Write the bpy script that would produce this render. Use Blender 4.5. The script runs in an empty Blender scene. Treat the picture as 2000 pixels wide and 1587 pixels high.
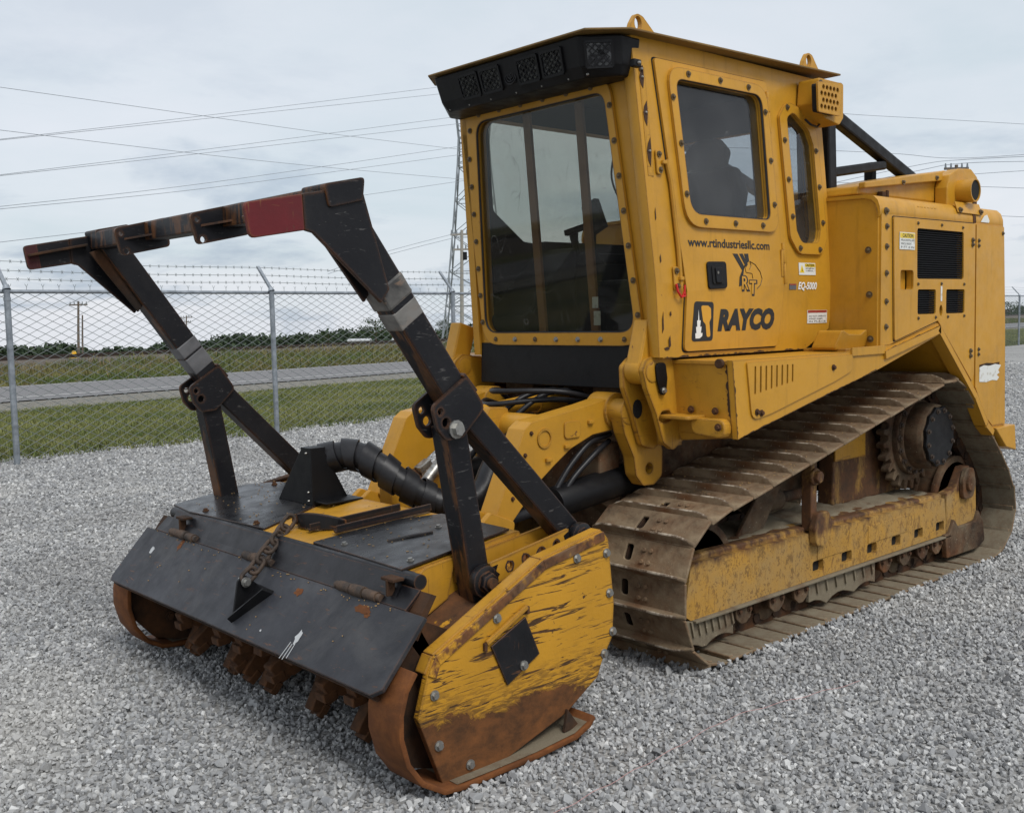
import bpy, bmesh, math, random
import numpy as np
from mathutils import Vector, Matrix
from mathutils.geometry import tessellate_polygon

rnd = random.Random(7)
sc = bpy.context.scene
COL = sc.collection
PI = math.pi

# ------------------------------------------------------------------ camera
RIGHT = Vector((-0.74002118, 0.67225135, -0.02113681))
DOWN = Vector((0.07317987, 0.04923787, -0.99610257))
FWD = Vector((-0.66859057, -0.7386838, -0.08563233))
CAM = Vector((3.744, 3.8672, 1.6))
cam_data = bpy.data.cameras.new("camera")
cam_data.sensor_width = 36.0
cam_data.lens = 36.0 * 2032.8 / 2000.0
cam_data.clip_start = 0.05
cam_data.clip_end = 5000.0
cam = bpy.data.objects.new("camera", cam_data)
COL.objects.link(cam)
m = Matrix.Identity(4)
for i in range(3):
    m[i][0] = RIGHT[i]; m[i][1] = -DOWN[i]; m[i][2] = -FWD[i]; m[i][3] = CAM[i]
cam.matrix_world = m
sc.camera = cam

# ------------------------------------------------------------------ world: overcast sky
SUN_AZ = math.radians(78.0)      # direction towards the sun, from +X towards +Y
SUN_EL = math.radians(52.0)
world = bpy.data.worlds.new("World")
sc.world = world
world.use_nodes = True
wn = world.node_tree; wn.nodes.clear()
def wnode(t, **kw):
    n = wn.nodes.new(t)
    for k, v in kw.items(): setattr(n, k, v)
    return n
wout = wnode("ShaderNodeOutputWorld")
wbg = wnode("ShaderNodeBackground"); wbg.inputs["Strength"].default_value = 0.1
sky = wnode("ShaderNodeTexSky"); sky.sky_type = 'NISHITA'; sky.sun_disc = False
sky.sun_elevation = SUN_EL; sky.sun_rotation = PI / 2 - SUN_AZ
sky.air_density = 1.0; sky.dust_density = 2.0
tc = wnode("ShaderNodeTexCoord")
sep = wnode("ShaderNodeSeparateXYZ"); wn.links.new(tc.outputs["Generated"], sep.inputs[0])
# project the view direction onto a cloud layer so clouds flatten towards the horizon
mx = wnode("ShaderNodeMath", operation='MAXIMUM'); wn.links.new(sep.outputs["Z"], mx.inputs[0]); mx.inputs[1].default_value = 0.0
ad = wnode("ShaderNodeMath", operation='ADD'); wn.links.new(mx.outputs[0], ad.inputs[0]); ad.inputs[1].default_value = 0.16
dx = wnode("ShaderNodeMath", operation='DIVIDE'); wn.links.new(sep.outputs["X"], dx.inputs[0]); wn.links.new(ad.outputs[0], dx.inputs[1])
dy = wnode("ShaderNodeMath", operation='DIVIDE'); wn.links.new(sep.outputs["Y"], dy.inputs[0]); wn.links.new(ad.outputs[0], dy.inputs[1])
cmb = wnode("ShaderNodeCombineXYZ"); wn.links.new(dx.outputs[0], cmb.inputs[0]); wn.links.new(dy.outputs[0], cmb.inputs[1])
def wnoise(scale, detail, rough, dist, off):
    mp = wnode("ShaderNodeMapping"); mp.inputs["Location"].default_value = off
    wn.links.new(cmb.outputs[0], mp.inputs[0])
    n = wnode("ShaderNodeTexNoise"); n.inputs["Scale"].default_value = scale; n.inputs["Detail"].default_value = detail
    n.inputs["Roughness"].default_value = rough; n.inputs["Distortion"].default_value = dist
    wn.links.new(mp.outputs[0], n.inputs["Vector"]); return n
n1 = wnoise(0.50, 7, 0.55, 0.3, (2.2, 8.3, 1)); n2 = wnoise(1.25, 8, 0.60, 0.25, (7.0, 3.0, 1))
def wramp(n, stops):
    r = wnode("ShaderNodeValToRGB"); el = r.color_ramp.elements
    while len(el) > 1: el.remove(el[-1])
    el[0].position, el[0].color = stops[0][0], (*stops[0][1], 1)
    for p, c in stops[1:]:
        e = el.new(p); e.color = (*c, 1)
    wn.links.new(n, r.inputs[0]); return r
bright = wramp(n1.outputs["Fac"], [(0.30, (4.1, 4.8, 5.2)), (0.45, (5.0, 5.4, 5.8)), (0.60, (5.6, 5.8, 6.2)), (0.78, (6.0, 6.1, 6.4))])
dark = wramp(n2.outputs["Fac"], [(0.50, (0, 0, 0)), (0.64, (1, 1, 1))])
# dark flat-bottomed puffs stay low over the horizon
low = wnode("ShaderNodeMapRange"); wn.links.new(sep.outputs["Z"], low.inputs["Value"])
low.inputs["From Min"].default_value = 0.06; low.inputs["From Max"].default_value = 0.24
low.inputs["To Min"].default_value = 0.85; low.inputs["To Max"].default_value = 0.22
dm = wnode("ShaderNodeMath", operation='MULTIPLY'); wn.links.new(dark.outputs[0], dm.inputs[0]); wn.links.new(low.outputs[0], dm.inputs[1])
mixd = wnode("ShaderNodeMixRGB"); wn.links.new(dm.outputs[0], mixd.inputs[0]); wn.links.new(bright.outputs[0], mixd.inputs[1])
mixd.inputs[2].default_value = (2.9, 3.45, 4.2, 1)
mixs = wnode("ShaderNodeMixRGB"); mixs.inputs[0].default_value = 0.90
wn.links.new(sky.outputs[0], mixs.inputs[1]); wn.links.new(mixd.outputs[0], mixs.inputs[2])
wn.links.new(mixs.outputs[0], wbg.inputs["Color"]); wn.links.new(wbg.outputs[0], wout.inputs[0])

sun_data = bpy.data.lights.new("sun", 'SUN'); sun_data.energy = 1.5; sun_data.angle = math.radians(22)
sun_data.color = (1.0, 0.975, 0.94)
sun = bpy.data.objects.new("sun", sun_data); COL.objects.link(sun)
sd = Vector((math.cos(SUN_AZ) * math.cos(SUN_EL), math.sin(SUN_AZ) * math.cos(SUN_EL), math.sin(SUN_EL)))
sun.rotation_euler = sd.to_track_quat('Z', 'Y').to_euler()

vs = sc.view_settings
sc.display_settings.display_device = 'sRGB'
vs.view_transform = 'Standard'; vs.look = 'None'; vs.exposure = 0.56; vs.gamma = 1.0
vs.use_curve_mapping = False
cy = sc.cycles
cy.use_denoising = True
cy.max_bounces = 8; cy.transparent_max_bounces = 16; cy.glossy_bounces = 4; cy.diffuse_bounces = 3

# ------------------------------------------------------------------ helpers
def at(px, py, dist):
    """point at a pixel of the 2000 px photograph, dist metres away along the ground"""
    d = FWD + RIGHT * ((px - 1000) / 2032.8) + DOWN * ((py - 793.5) / 2032.8)
    t = dist / math.hypot(d.x, d.y)
    return CAM + d * t

def tag(o, label=None, cat=None, group=None, kind=None):
    if label: o["label"] = label
    if cat: o["category"] = cat
    if group: o["group"] = group
    if kind: o["kind"] = kind
    return o

def empty(name, loc=(0, 0, 0)):
    o = bpy.data.objects.new(name, None); COL.objects.link(o)
    o.location = loc; o.empty_display_size = 0.2
    return o

class MB:
    """collects faces; build() links them as one mesh object"""
    def __init__(s): s.v = []; s.f = []
    def add(s, vs_, fs):
        b = len(s.v); s.v += [tuple(p) for p in vs_]; s.f += [tuple(i + b for i in f) for f in fs]; return s
    def box(s, c, size, rot=None):
        hx, hy, hz = size[0] / 2, size[1] / 2, size[2] / 2
        vs_ = [Vector((x, y, z)) for x in (-hx, hx) for y in (-hy, hy) for z in (-hz, hz)]
        if rot is not None: vs_ = [rot @ v for v in vs_]
        c = Vector(c)
        return s.add([v + c for v in vs_], [(0, 1, 3, 2), (4, 6, 7, 5), (0, 4, 5, 1), (2, 3, 7, 6), (0, 2, 6, 4), (1, 5, 7, 3)])
    def bar(s, p, q, w, h, up=(0, 0, 1)):
        """rectangular bar from p to q; w across, h along up"""
        p = Vector(p); q = Vector(q); d = (q - p).normalized(); u = Vector(up)
        a = d.cross(u).normalized(); u = a.cross(d)
        vs_ = []
        for o in (p, q):
            for (i, j) in ((-1, -1), (1, -1), (1, 1), (-1, 1)):
                vs_.append(o + a * (i * w / 2) + u * (j * h / 2))
        return s.add(vs_, [(3, 2, 1, 0), (4, 5, 6, 7), (0, 1, 5, 4), (1, 2, 6, 5), (2, 3, 7, 6), (3, 0, 4, 7)])
    def cyl(s, p, q, r, n=16, r2=None, caps=True):
        p = Vector(p); q = Vector(q); d = (q - p).normalized()
        a = d.orthogonal().normalized(); b = d.cross(a)
        r2 = r if r2 is None else r2
        vs_ = []
        for o, rr in ((p, r), (q, r2)):
            for i in range(n):
                t = 2 * PI * i / n
                vs_.append(o + a * (math.cos(t) * rr) + b * (math.sin(t) * rr))
        fs = [(i, (i + 1) % n, n + (i + 1) % n, n + i) for i in range(n)]
        if caps: fs += [tuple(range(n))[::-1], tuple(range(n, 2 * n))]
        return s.add(vs_, fs)
    def tube(s, pts, r, n=8, closed=False):
        pts = [Vector(p) for p in pts]; N = len(pts)
        rr = r if isinstance(r, (list, tuple)) else [r] * N
        ref = None; rings = []
        for i, p in enumerate(pts):
            if closed: d = (pts[(i + 1) % N] - pts[i - 1])
            else: d = pts[min(i + 1, N - 1)] - pts[max(i - 1, 0)]
            d.normalize()
            if ref is None: ref = d.orthogonal().normalized()
            ref = (ref - d * ref.dot(d)).normalized(); b = d.cross(ref)
            rings.append([p + ref * (math.cos(2 * PI * k / n) * rr[i]) + b * (math.sin(2 * PI * k / n) * rr[i]) for k in range(n)])
        vs_ = [v for ring in rings for v in ring]; fs = []
        for i in range(N if closed else N - 1):
            j = (i + 1) % N
            for k in range(n):
                fs.append((i * n + k, i * n + (k + 1) % n, j * n + (k + 1) % n, j * n + k))
        if not closed: fs += [tuple(range(n))[::-1], tuple(range((N - 1) * n, N * n))]
        return s.add(vs_, fs)
    def plate(s, poly, lo, hi, mp, holes=()):
        """2-D outline (u, v) with holes, thickness lo..hi along w; mp maps (u, v, w) to space"""
        loops = [list(poly)] + [list(h) for h in holes]
        flat = [p for l in loops for p in l]
        tris = tessellate_polygon([[Vector((p[0], p[1], 0)) for p in l] for l in loops])
        n = len(flat)
        vs_ = [mp(p[0], p[1], lo) for p in flat] + [mp(p[0], p[1], hi) for p in flat]
        fs = []
        if not holes and n > 2:
            fs += [tuple(range(n)), tuple(range(2 * n - 1, n - 1, -1))]
        else:
            for t in tris: fs += [tuple(t), tuple(i + n for i in reversed(t))]
        b = 0
        for l in loops:
            k = len(l)
            for i in range(k):
                a, c = b + i, b + (i + 1) % k
                fs.append((a, a + n, c + n, c))
            b += k
        return s.add(vs_, fs)
    def build(s, name, mat, parent=None, bevel=0.0, seg=2, smooth=False, autosmooth=True):
        me = bpy.data.meshes.new(name)
        me.from_pydata(s.v, [], s.f)
        bm = bmesh.new(); bm.from_mesh(me)
        bmesh.ops.remove_doubles(bm, verts=bm.verts, dist=1e-5)
        bmesh.ops.recalc_face_normals(bm, faces=bm.faces)
        if bevel > 0:
            es = [e for e in bm.edges if len(e.link_faces) == 2 and e.calc_face_angle(0) > math.radians(32)]
            if es:
                bmesh.ops.bevel(bm, geom=es, offset=bevel, segments=seg, profile=0.5, affect='EDGES', clamp_overlap=True)
        bm.normal_update()
        bm.to_mesh(me); bm.free()
        if smooth:
            me.polygons.foreach_set("use_smooth", [True] * len(me.polygons))
            if autosmooth: me.set_sharp_from_angle(angle=math.radians(38))
        if mat is not None: me.materials.append(mat)
        o = bpy.data.objects.new(name, me); COL.objects.link(o)
        if parent is not None: o.parent = parent
        return o

def copy_of(o, parent, loc=None, rot=None, scale=None, name=None):
    c = o.copy(); COL.objects.link(c); c.parent = parent
    if loc is not None: c.location = loc
    if rot is not None: c.rotation_euler = rot
    if scale is not None: c.scale = scale
    return c

def rounded(pts, r, n=4):
    """fillet the corners of a polygon; r a number or one per corner"""
    out = []; N = len(pts)
    rr = r if isinstance(r, (list, tuple)) else [r] * N
    for i in range(N):
        p = Vector(pts[i]); a = Vector(pts[i - 1]); b = Vector(pts[(i + 1) % N])
        if rr[i] <= 0: out.append(tuple(p)); continue
        da = (a - p); db = (b - p); la, lb = da.length, db.length
        da.normalize(); db.normalize()
        ang = da.angle(db)
        t = min(rr[i] / math.tan(ang / 2), la * .49, lb * .49)
        p0 = p + da * t; p1 = p + db * t
        for k in range(n + 1):
            u = k / n
            out.append(tuple(p0 * (1 - u) ** 2 + p * (2 * u * (1 - u)) + p1 * u ** 2))
    return out

def circle(cx, cy, r, n=12, ry=None, a0=0):
    ry = r if ry is None else ry
    return [(cx + r * math.cos(a0 + 2 * PI * i / n), cy + ry * math.sin(a0 + 2 * PI * i / n)) for i in range(n)]

def rect(x0, x1, z0, z1): return [(x0, z0), (x1, z0), (x1, z1), (x0, z1)]
def mXZ(y, s=1): return lambda u, v, w: (u, s * (y + w), v)          # plate facing +-Y
def mYZ(x): return lambda u, v, w: (x + w, u, v)                       # plate facing X
def mXY(z): return lambda u, v, w: (u, v, z + w)                       # plate facing Z

def spline(pts, n=8):
    """Catmull-Rom through points"""
    P = [Vector(p) for p in pts]; P = [P[0] * 2 - P[1]] + P + [P[-1] * 2 - P[-2]]
    out = []
    for i in range(1, len(P) - 2):
        for k in range(n):
            t = k / n
            out.append(0.5 * ((2 * P[i]) + (-P[i - 1] + P[i + 1]) * t + (2 * P[i - 1] - 5 * P[i] + 4 * P[i + 1] - P[i + 2]) * t * t
                              + (-P[i - 1] + 3 * P[i] - 3 * P[i + 1] + P[i + 2]) * t ** 3))
    out.append(P[-2]); return out

# ------------------------------------------------------------------ materials
def lin(r, g, b):
    f = lambda c: c / 12.92 if c <= .04045 else ((c + .055) / 1.055) ** 2.4
    return (f(r / 255), f(g / 255), f(b / 255))

class NT:
    def __init__(s, name):
        s.m = bpy.data.materials.new(name); s.m.use_nodes = True
        s.t = s.m.node_tree; s.t.nodes.clear()
        s.out = s.n("ShaderNodeOutputMaterial")
        s._co = None
    def n(s, t, **kw):
        nd = s.t.nodes.new(t)
        for k, v in kw.items(): setattr(nd, k, v)
        return nd
    def l(s, a, b): s.t.links.new(a, b)
    def set(s, sock, v):
        if hasattr(v, "is_linked") or hasattr(v, "links"): s.l(v, sock)
        elif isinstance(v, (tuple, list)) and len(v) == 3 and sock.type == 'RGBA': sock.default_value = (*v, 1)
        else: sock.default_value = v
    def co(s):
        if s._co is None: s._co = s.n("ShaderNodeTexCoord").outputs["Object"]
        return s._co
    def noise(s, scale, detail=4, rough=.55, dist=0, stretch=None, off=(0, 0, 0), rot=None):
        v = s.co()
        if stretch or rot or off != (0, 0, 0):
            mp = s.n("ShaderNodeMapping"); s.l(v, mp.inputs[0])
            mp.inputs["Location"].default_value = off
            if stretch: mp.inputs["Scale"].default_value = stretch
            if rot: mp.inputs["Rotation"].default_value = rot
            v = mp.outputs[0]
        nd = s.n("ShaderNodeTexNoise"); s.l(v, nd.inputs["Vector"])
        nd.inputs["Scale"].default_value = scale; nd.inputs["Detail"].default_value = detail
        nd.inputs["Roughness"].default_value = rough; nd.inputs["Distortion"].default_value = dist
        return nd.outputs["Fac"]
    def ramp(s, fac, a, b, lo=0.0, hi=1.0):
        nd = s.n("ShaderNodeMapRange"); nd.clamp = True
        s.set(nd.inputs["Value"], fac)
        nd.inputs["From Min"].default_value = a; nd.inputs["From Max"].default_value = b
        nd.inputs["To Min"].default_value = lo; nd.inputs["To Max"].default_value = hi
        return nd.outputs[0]
    def math(s, op, a, b=0.0, c=None):
        nd = s.n("ShaderNodeMath", operation=op); s.set(nd.inputs[0], a); s.set(nd.inputs[1], b)
        if c is not None: s.set(nd.inputs[2], c)
        return nd.outputs[0]
    def mix(s, fac, a, b, blend='MIX'):
        nd = s.n("ShaderNodeMixRGB", blend_type=blend); s.set(nd.inputs[0], fac); s.set(nd.inputs[1], a); s.set(nd.inputs[2], b)
        return nd.outputs[0]
    def edge(s, radius=.01):
        bv = s.n("ShaderNodeBevel"); bv.samples = 3; bv.inputs["Radius"].default_value = radius
        g = s.n("ShaderNodeNewGeometry")
        d = s.n("ShaderNodeVectorMath", operation='DOT_PRODUCT'); s.l(bv.outputs[0], d.inputs[0]); s.l(g.outputs["Normal"], d.inputs[1])
        return s.math('SUBTRACT', 1.0, d.outputs["Value"])
    def z(s):
        sp = s.n("ShaderNodeSeparateXYZ"); s.l(s.co(), sp.inputs[0]); return sp.outputs["Z"]
    def up(s):
        g = s.n("ShaderNodeNewGeometry"); sp = s.n("ShaderNodeSeparateXYZ"); s.l(g.outputs["Normal"], sp.inputs[0]); return sp.outputs["Z"]
    def finish(s, col, rough=.5, metal=0.0, bump=None, bstr=.3, bdist=.01, spec=.5, **kw):
        b = s.n("ShaderNodeBsdfPrincipled")
        s.set(b.inputs["Base Color"], col); s.set(b.inputs["Roughness"], rough); s.set(b.inputs["Metallic"], metal)
        s.set(b.inputs["Specular IOR Level"], spec)
        for k, v in kw.items(): s.set(b.inputs[k], v)
        if bump is not None:
            bn = s.n("ShaderNodeBump"); bn.inputs["Strength"].default_value = bstr; bn.inputs["Distance"].default_value = bdist
            s.set(bn.inputs["Height"], bump); s.l(bn.outputs[0], b.inputs["Normal"])
        s.l(b.outputs[0], s.out.inputs[0]); s.bsdf = b
        return s.m

RUST = lin(92, 63, 40); RUST_D = lin(56, 42, 32); RUST_O = lin(126, 80, 44)
def rust_col(k, sc_=9):
    return k.mix(k.ramp(k.noise(sc_, 6, .65, off=(4, 2, 9)), .35, .68), k.mix(k.ramp(k.noise(sc_ * 4, 3), .4, .7), RUST_D, RUST), RUST_O)

def paint(name, col, rough=.42, var=.10, chip=.0, edge=.0, grime=.25, scratch=0.0, edge_r=.008, grimecol=(.06, .045, .03), rustc=None, spec=.4, streak=.25, bump=.12):
    """old enamel paint: tone drift, grime, scratches, chips and worn edges"""
    k = NT(name)
    c2 = tuple(min(1, x * (1 - var * 2.2)) for x in col); c3 = tuple(min(1, x * (1 + var)) for x in col)
    base = k.mix(k.ramp(k.noise(1.3, 5, .6), .3, .7), c2, c3)
    base = k.mix(k.math('MULTIPLY', k.ramp(k.noise(22, 4, .7), .52, .75), .18), base, tuple(x * .6 for x in col))
    g = k.ramp(k.noise(3.2, 7, .7, .4, off=(7, 3, 1)), .48, .78)
    base = k.mix(k.math('MULTIPLY', g, grime), base, grimecol)
    if streak > 0:   # rain streaks running down
        st = k.ramp(k.noise(5, 5, .6, .2, stretch=(4.5, 4.5, .35), off=(1, 9, 2)), .56, .74)
        base = k.mix(k.math('MULTIPLY', st, streak), base, tuple(x * .45 for x in col))
    r = k.ramp(k.noise(14, 4), .3, .7, rough - .08, rough + .14)
    rc = rustc if rustc is not None else rust_col(k)
    mask = None
    if scratch > 0:
        sA = k.ramp(k.noise(9, 3, .6, .6, stretch=(.9, 1, 8), rot=(0, .5, 0)), .66 - .05 * scratch, .70)
        sB = k.ramp(k.noise(13, 3, .6, .5, stretch=(9, 1, .8), rot=(0, .9, .3), off=(3, 3, 3)), .67 - .05 * scratch, .71)
        mask = k.math('MULTIPLY', k.math('MAXIMUM', sA, sB), min(1, .5 + scratch * .5))
    if chip > 0:
        cm = k.ramp(k.noise(11, 6, .72, .3, off=(5, 5, 5)), .72 - .12 * chip, .735 - .12 * chip)
        mask = cm if mask is None else k.math('MAXIMUM', mask, cm)
    if edge > 0:
        e = k.edge(edge_r)
        e = k.math('ADD', e, k.math('MULTIPLY', k.math('SUBTRACT', k.noise(17, 5, .7), .5), .55))
        em = k.math('MULTIPLY', k.ramp(e, .12, .17), min(1, edge))
        mask = em if mask is None else k.math('MAXIMUM', mask, em)
    bump_h = k.math('ADD', k.noise(60, 3), k.math('MULTIPLY', k.noise(2.6, 2, .4, off=(8, 8, 8)), 5.0))
    if mask is not None:
        base = k.mix(mask, base, rc)
        r = k.math('MAXIMUM', r, k.math('MULTIPLY', mask, .82))
        bump_h = k.math('SUBTRACT', bump_h, k.math('MULTIPLY', mask, .8))
    return k.finish(base, r, 0.0, bump_h, bump, .004, spec)

YEL = (.52, .258, .020)
BLK = (.008, .008, .010)
M = {}
M['yellow'] = paint('yellow enamel', YEL, .40, .07, chip=.24, edge=.7, grime=.18, edge_r=.012, streak=.26)
M['yellow_clean'] = paint('yellow enamel panel', YEL, .38, .06, chip=.08, edge=.45, grime=.26, edge_r=.008, streak=.34)
M['yellow_worn'] = paint('worn yellow enamel', YEL, .46, .12, chip=.45, edge=1.0, grime=.35, scratch=.25, edge_r=.020, streak=.35)
M['black'] = paint('black enamel', BLK, .36, .2, chip=.25, edge=.8, grime=.25, grimecol=(.05, .045, .04), scratch=.12, edge_r=.010, streak=.0)
M['black_clean'] = paint('satin black', (.0055, .0055, .0065), .45, .15, grime=.15, grimecol=(.03, .028, .025), streak=.0, spec=.25)
M['deck_black'] = paint('black deck plate', (.012, .0125, .0145), .27, .25, chip=.15, edge=.7, grime=.4, grimecol=(.075, .072, .068), scratch=.0, streak=.0, edge_r=.006)
M['slate'] = paint('slate black flap', (.026, .0275, .033), .46, .3, chip=.22, edge=.9, grime=.6, grimecol=(.085, .083, .080), scratch=.1, streak=.0)
M['red'] = paint('red paint', lin(106, 17, 25), .5, .25, chip=.25, edge=1.0, grime=.45, scratch=.2, edge_r=.012, streak=.0, grimecol=(.03, .012, .01))

def rusty(name, amt=.5, dust=.0, dustcol=lin(150, 128, 100), dark=1.0, rough=.85):
    k = NT(name)
    a = rust_col(k, 7)
    a = k.mix(k.ramp(k.noise(2.2, 6, .65, off=(2, 8, 1)), .35, .7), a, tuple(x * .55 for x in RUST_D))
    if dark != 1: a = k.mix(1.0, a, (dark, dark, dark), 'MULTIPLY')
    if dust > 0:
        d = k.ramp(k.noise(4.5, 7, .7, .3), .62 - .3 * dust, .85 - .25 * dust)
        a = k.mix(k.math('MULTIPLY', d, min(1, .45 + dust * .5)), a, dustcol)
        sp = k.ramp(k.noise(70, 2, .5, off=(3, 1, 4)), .70, .74)
        a = k.mix(k.math('MULTIPLY', sp, .45 * dust + .1), a, lin(190, 176, 150))
    oi_ = k.n("ShaderNodeObjectInfo")
    a = k.mix(k.ramp(oi_.outputs["Random"], 0, 1, 0, .22), a, (.04, .03, .022))
    return k.finish(a, rough, .0, k.noise(38, 6, .7), .5, .006, .3)
M['rust'] = rusty('rusty steel', .5)
M['rust_orange'] = None
k = NT('fresh rust')
M['rust_orange'] = k.finish(k.mix(k.ramp(k.noise(5, 7, .7, .4, stretch=(1, 1, 2.2)), .3, .72), lin(84, 50, 25), k.mix(k.ramp(k.noise(24, 4, .7), .4, .65), lin(132, 80, 38), lin(108, 62, 29))), .78, 0, k.noise(45, 5, .7), .35, .004, .3)
M['rust_dark'] = rusty('dark rusty steel', .5, dark=.55)
M['track'] = rusty('dusty track steel', .5, dust=.96, dustcol=lin(142, 124, 99), dark=1.0)
M['track_mud'] = rusty('dried mud on steel', .5, dust=1.3, dustcol=lin(126, 116, 97))
M['mud_shade'] = rusty('muddy casting and shaded hull', .5, dust=.7, dustcol=lin(112, 98, 78), dark=.8)  # mud on the castings; on the hull faces also painted shade

# roller frame: yellow with mud running down from its top and rubbed rust
k = NT('muddy yellow frame')
b_ = k.mix(k.ramp(k.noise(2.0, 5), .3, .7), tuple(x * .72 for x in YEL), tuple(x * 1.0 for x in YEL))
b_ = k.mix(k.math('ADD', .30, k.math('MULTIPLY', k.ramp(k.noise(3, 6, .7), .40, .70), .6)), b_, lin(148, 124, 84))
mk = k.ramp(k.math('ADD', k.ramp(k.z(), .30, .47), k.math('MULTIPLY', k.math('SUBTRACT', k.noise(7, 6, .72, .3, stretch=(1, 1, .5)), .5), 1.25)), .74, .98)
mk2 = k.math('MAXIMUM', k.ramp(k.noise(26, 6, .8, .5, off=(3, 3, 3), stretch=(1, 1, .6)), .535, .585), k.ramp(k.noise(70, 4, .7, .2, off=(5, 2, 8)), .57, .63))
mk3 = k.ramp(k.noise(10, 3, .6, .7, stretch=(9, 1, .7), rot=(0, .25, 0), off=(6, 1, 2)), .645, .675)
b_ = k.mix(k.math('MAXIMUM', mk, k.math('MULTIPLY', k.math('MAXIMUM', mk2, mk3), .58)), b_, k.mix(.55, rust_col(k, 10), lin(66, 50, 38)))
M['frame'] = k.finish(b_, .7, 0, k.noise(40, 4), .25, .005, .3)

# head side plate: yellow above, rubbed to bare rust below, raking scratches
k = NT('scraped yellow side plate')
b_ = k.mix(k.ramp(k.noise(2.0, 5), .3, .7), tuple(x * .8 for x in YEL), tuple(x * 1.05 for x in YEL))
sA = k.ramp(k.noise(7, 4, .62, .9, stretch=(.55, 1, 5.5), rot=(0, -.55, 0)), .580, .635)
sB = k.ramp(k.noise(10, 4, .6, .6, stretch=(.6, 1, 8), rot=(0, -.25, 0), off=(3, 3, 3)), .615, .655)
sC = k.ramp(k.noise(12, 5, .7, .3, off=(9, 1, 4)), .66, .68)
pres = k.ramp(k.noise(1.7, 4, .6, off=(1, 5, 2)), .40, .60)
scr = k.math('MULTIPLY', k.math('MAXIMUM', sA, sB), k.math('ADD', pres, k.ramp(k.z(), .65, .2)))
zz_ = k.math('ADD', k.z(), k.math('MULTIPLY', k.math('SUBTRACT', k.noise(5, 6, .7, .5, stretch=(1, 1, 1.8)), .5), .30))
sx = k.n("ShaderNodeSeparateXYZ"); k.l(k.co(), sx.inputs[0])
zz_ = k.math('ADD', zz_, k.math('MULTIPLY', k.math('SUBTRACT', sx.outputs["X"], 1.25), -.04))
lowr = k.ramp(zz_, .235, .205)
scrape = k.math('MULTIPLY', k.ramp(zz_, .36, .24), k.ramp(k.noise(30, 4, .6, .4, stretch=(.5, 1, 3), rot=(0, -.35, 0)), .45, .55))
msk = k.math('MAXIMUM', k.math('MAXIMUM', lowr, k.math('MULTIPLY', scrape, .75)), k.math('MAXIMUM', k.math('MINIMUM', scr, 1.0), sC))
e_ = k.ramp(k.math('ADD', k.edge(.022), k.math('MULTIPLY', k.math('SUBTRACT', k.noise(15, 5, .7), .5), .6)), .12, .2)
msk = k.math('MAXIMUM', msk, e_)
low_c = k.mix(k.ramp(k.noise(9, 6, .7, .3, stretch=(1, 1, 1.6)), .35, .7), lin(72, 46, 24), lin(120, 74, 36))
low_c = k.mix(k.math('MULTIPLY', k.math('SUBTRACT', 1.0, lowr), .65), low_c, lin(52, 40, 24))
b_ = k.mix(msk, b_, low_c)
M['side_plate'] = k.finish(b_, k.math('ADD', .45, k.math('MULTIPLY', msk, .35)), 0, k.math('SUBTRACT', k.noise(50, 3), msk), .3, .004, .35)

# push bar black: paint worn to rust on the front faces in long strips
k = NT('black push bar')
b_ = k.mix(k.ramp(k.noise(3, 5), .3, .7), (.006, .006, .008), (.013, .013, .015))
b_ = k.mix(k.math('MULTIPLY', k.ramp(k.noise(4, 6, .7, .5), .5, .75), .5), b_, (.028, .026, .025))
hair = k.ramp(k.noise(16, 3, .6, 1.2, stretch=(1, 1, 6), rot=(0, .7, .2)), .655, .68)
b_ = k.mix(k.math('MULTIPLY', hair, .45), b_, (.12, .115, .11))
e_ = k.ramp(k.math('ADD', k.edge(.02), k.math('MULTIPLY', k.math('SUBTRACT', k.noise(9, 6, .7, .4), .5), .75)), .20, .27)
g_ = k.n("ShaderNodeNewGeometry"); sg = k.n("ShaderNodeSeparateXYZ"); k.l(g_.outputs["Normal"], sg.inputs[0])
fr = k.math('MULTIPLY', k.ramp(sg.outputs["X"], .5, .8), k.ramp(k.noise(5, 6, .7, .6, stretch=(1, 2.5, .6)), .47, .53))
b_ = k.mix(k.math('MAXIMUM', e_, fr), b_, k.mix(.35, rust_col(k, 8), (.02, .015, .012)))
M['bar'] = k.finish(b_, .42, 0, k.noise(55, 3), .15, .004, .22)

k = NT('bare ground steel')
M['bare'] = k.finish(k.mix(k.ramp(k.noise(6, 5, .6, .4), .4, .7), lin(118, 115, 110), k.mix(k.ramp(k.noise(11, 5, .7, .5), .42, .50), lin(120, 92, 70), (.012, .012, .013))), .5, .15, k.noise(80, 3, stretch=(1, 1, 6)), .2, .003)
k = NT('zinc bolt'); M['zinc'] = k.finish(k.mix(k.ramp(k.noise(30, 3), .35, .7), lin(168, 168, 164), lin(110, 104, 96)), .38, .75)
k = NT('dark bolt'); M['bolt'] = k.finish(k.mix(k.ramp(k.noise(9, 4), .4, .65), lin(78, 64, 46), lin(128, 110, 78)), .5, .35)
k = NT('rubber'); M['rubber'] = k.finish(k.mix(k.ramp(k.noise(8, 5), .35, .7), (.007, .007, .0085), (.018, .018, .020)), .42, 0, k.noise(25, 5), .25, .006, .35)
k = NT('void'); M['void'] = k.finish((.006, .006, .006), .9)  # near-black that puts the shade inside holes and gaps into the colour
k = NT('galvanised steel'); M['galv'] = k.finish(k.mix(k.ramp(k.noise(12, 4), .3, .7), lin(120, 126, 132), lin(160, 166, 172)), .45, .55)
k = NT('galvanised wire'); M['wire'] = k.finish(lin(112, 118, 118), .6, .0)
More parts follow.
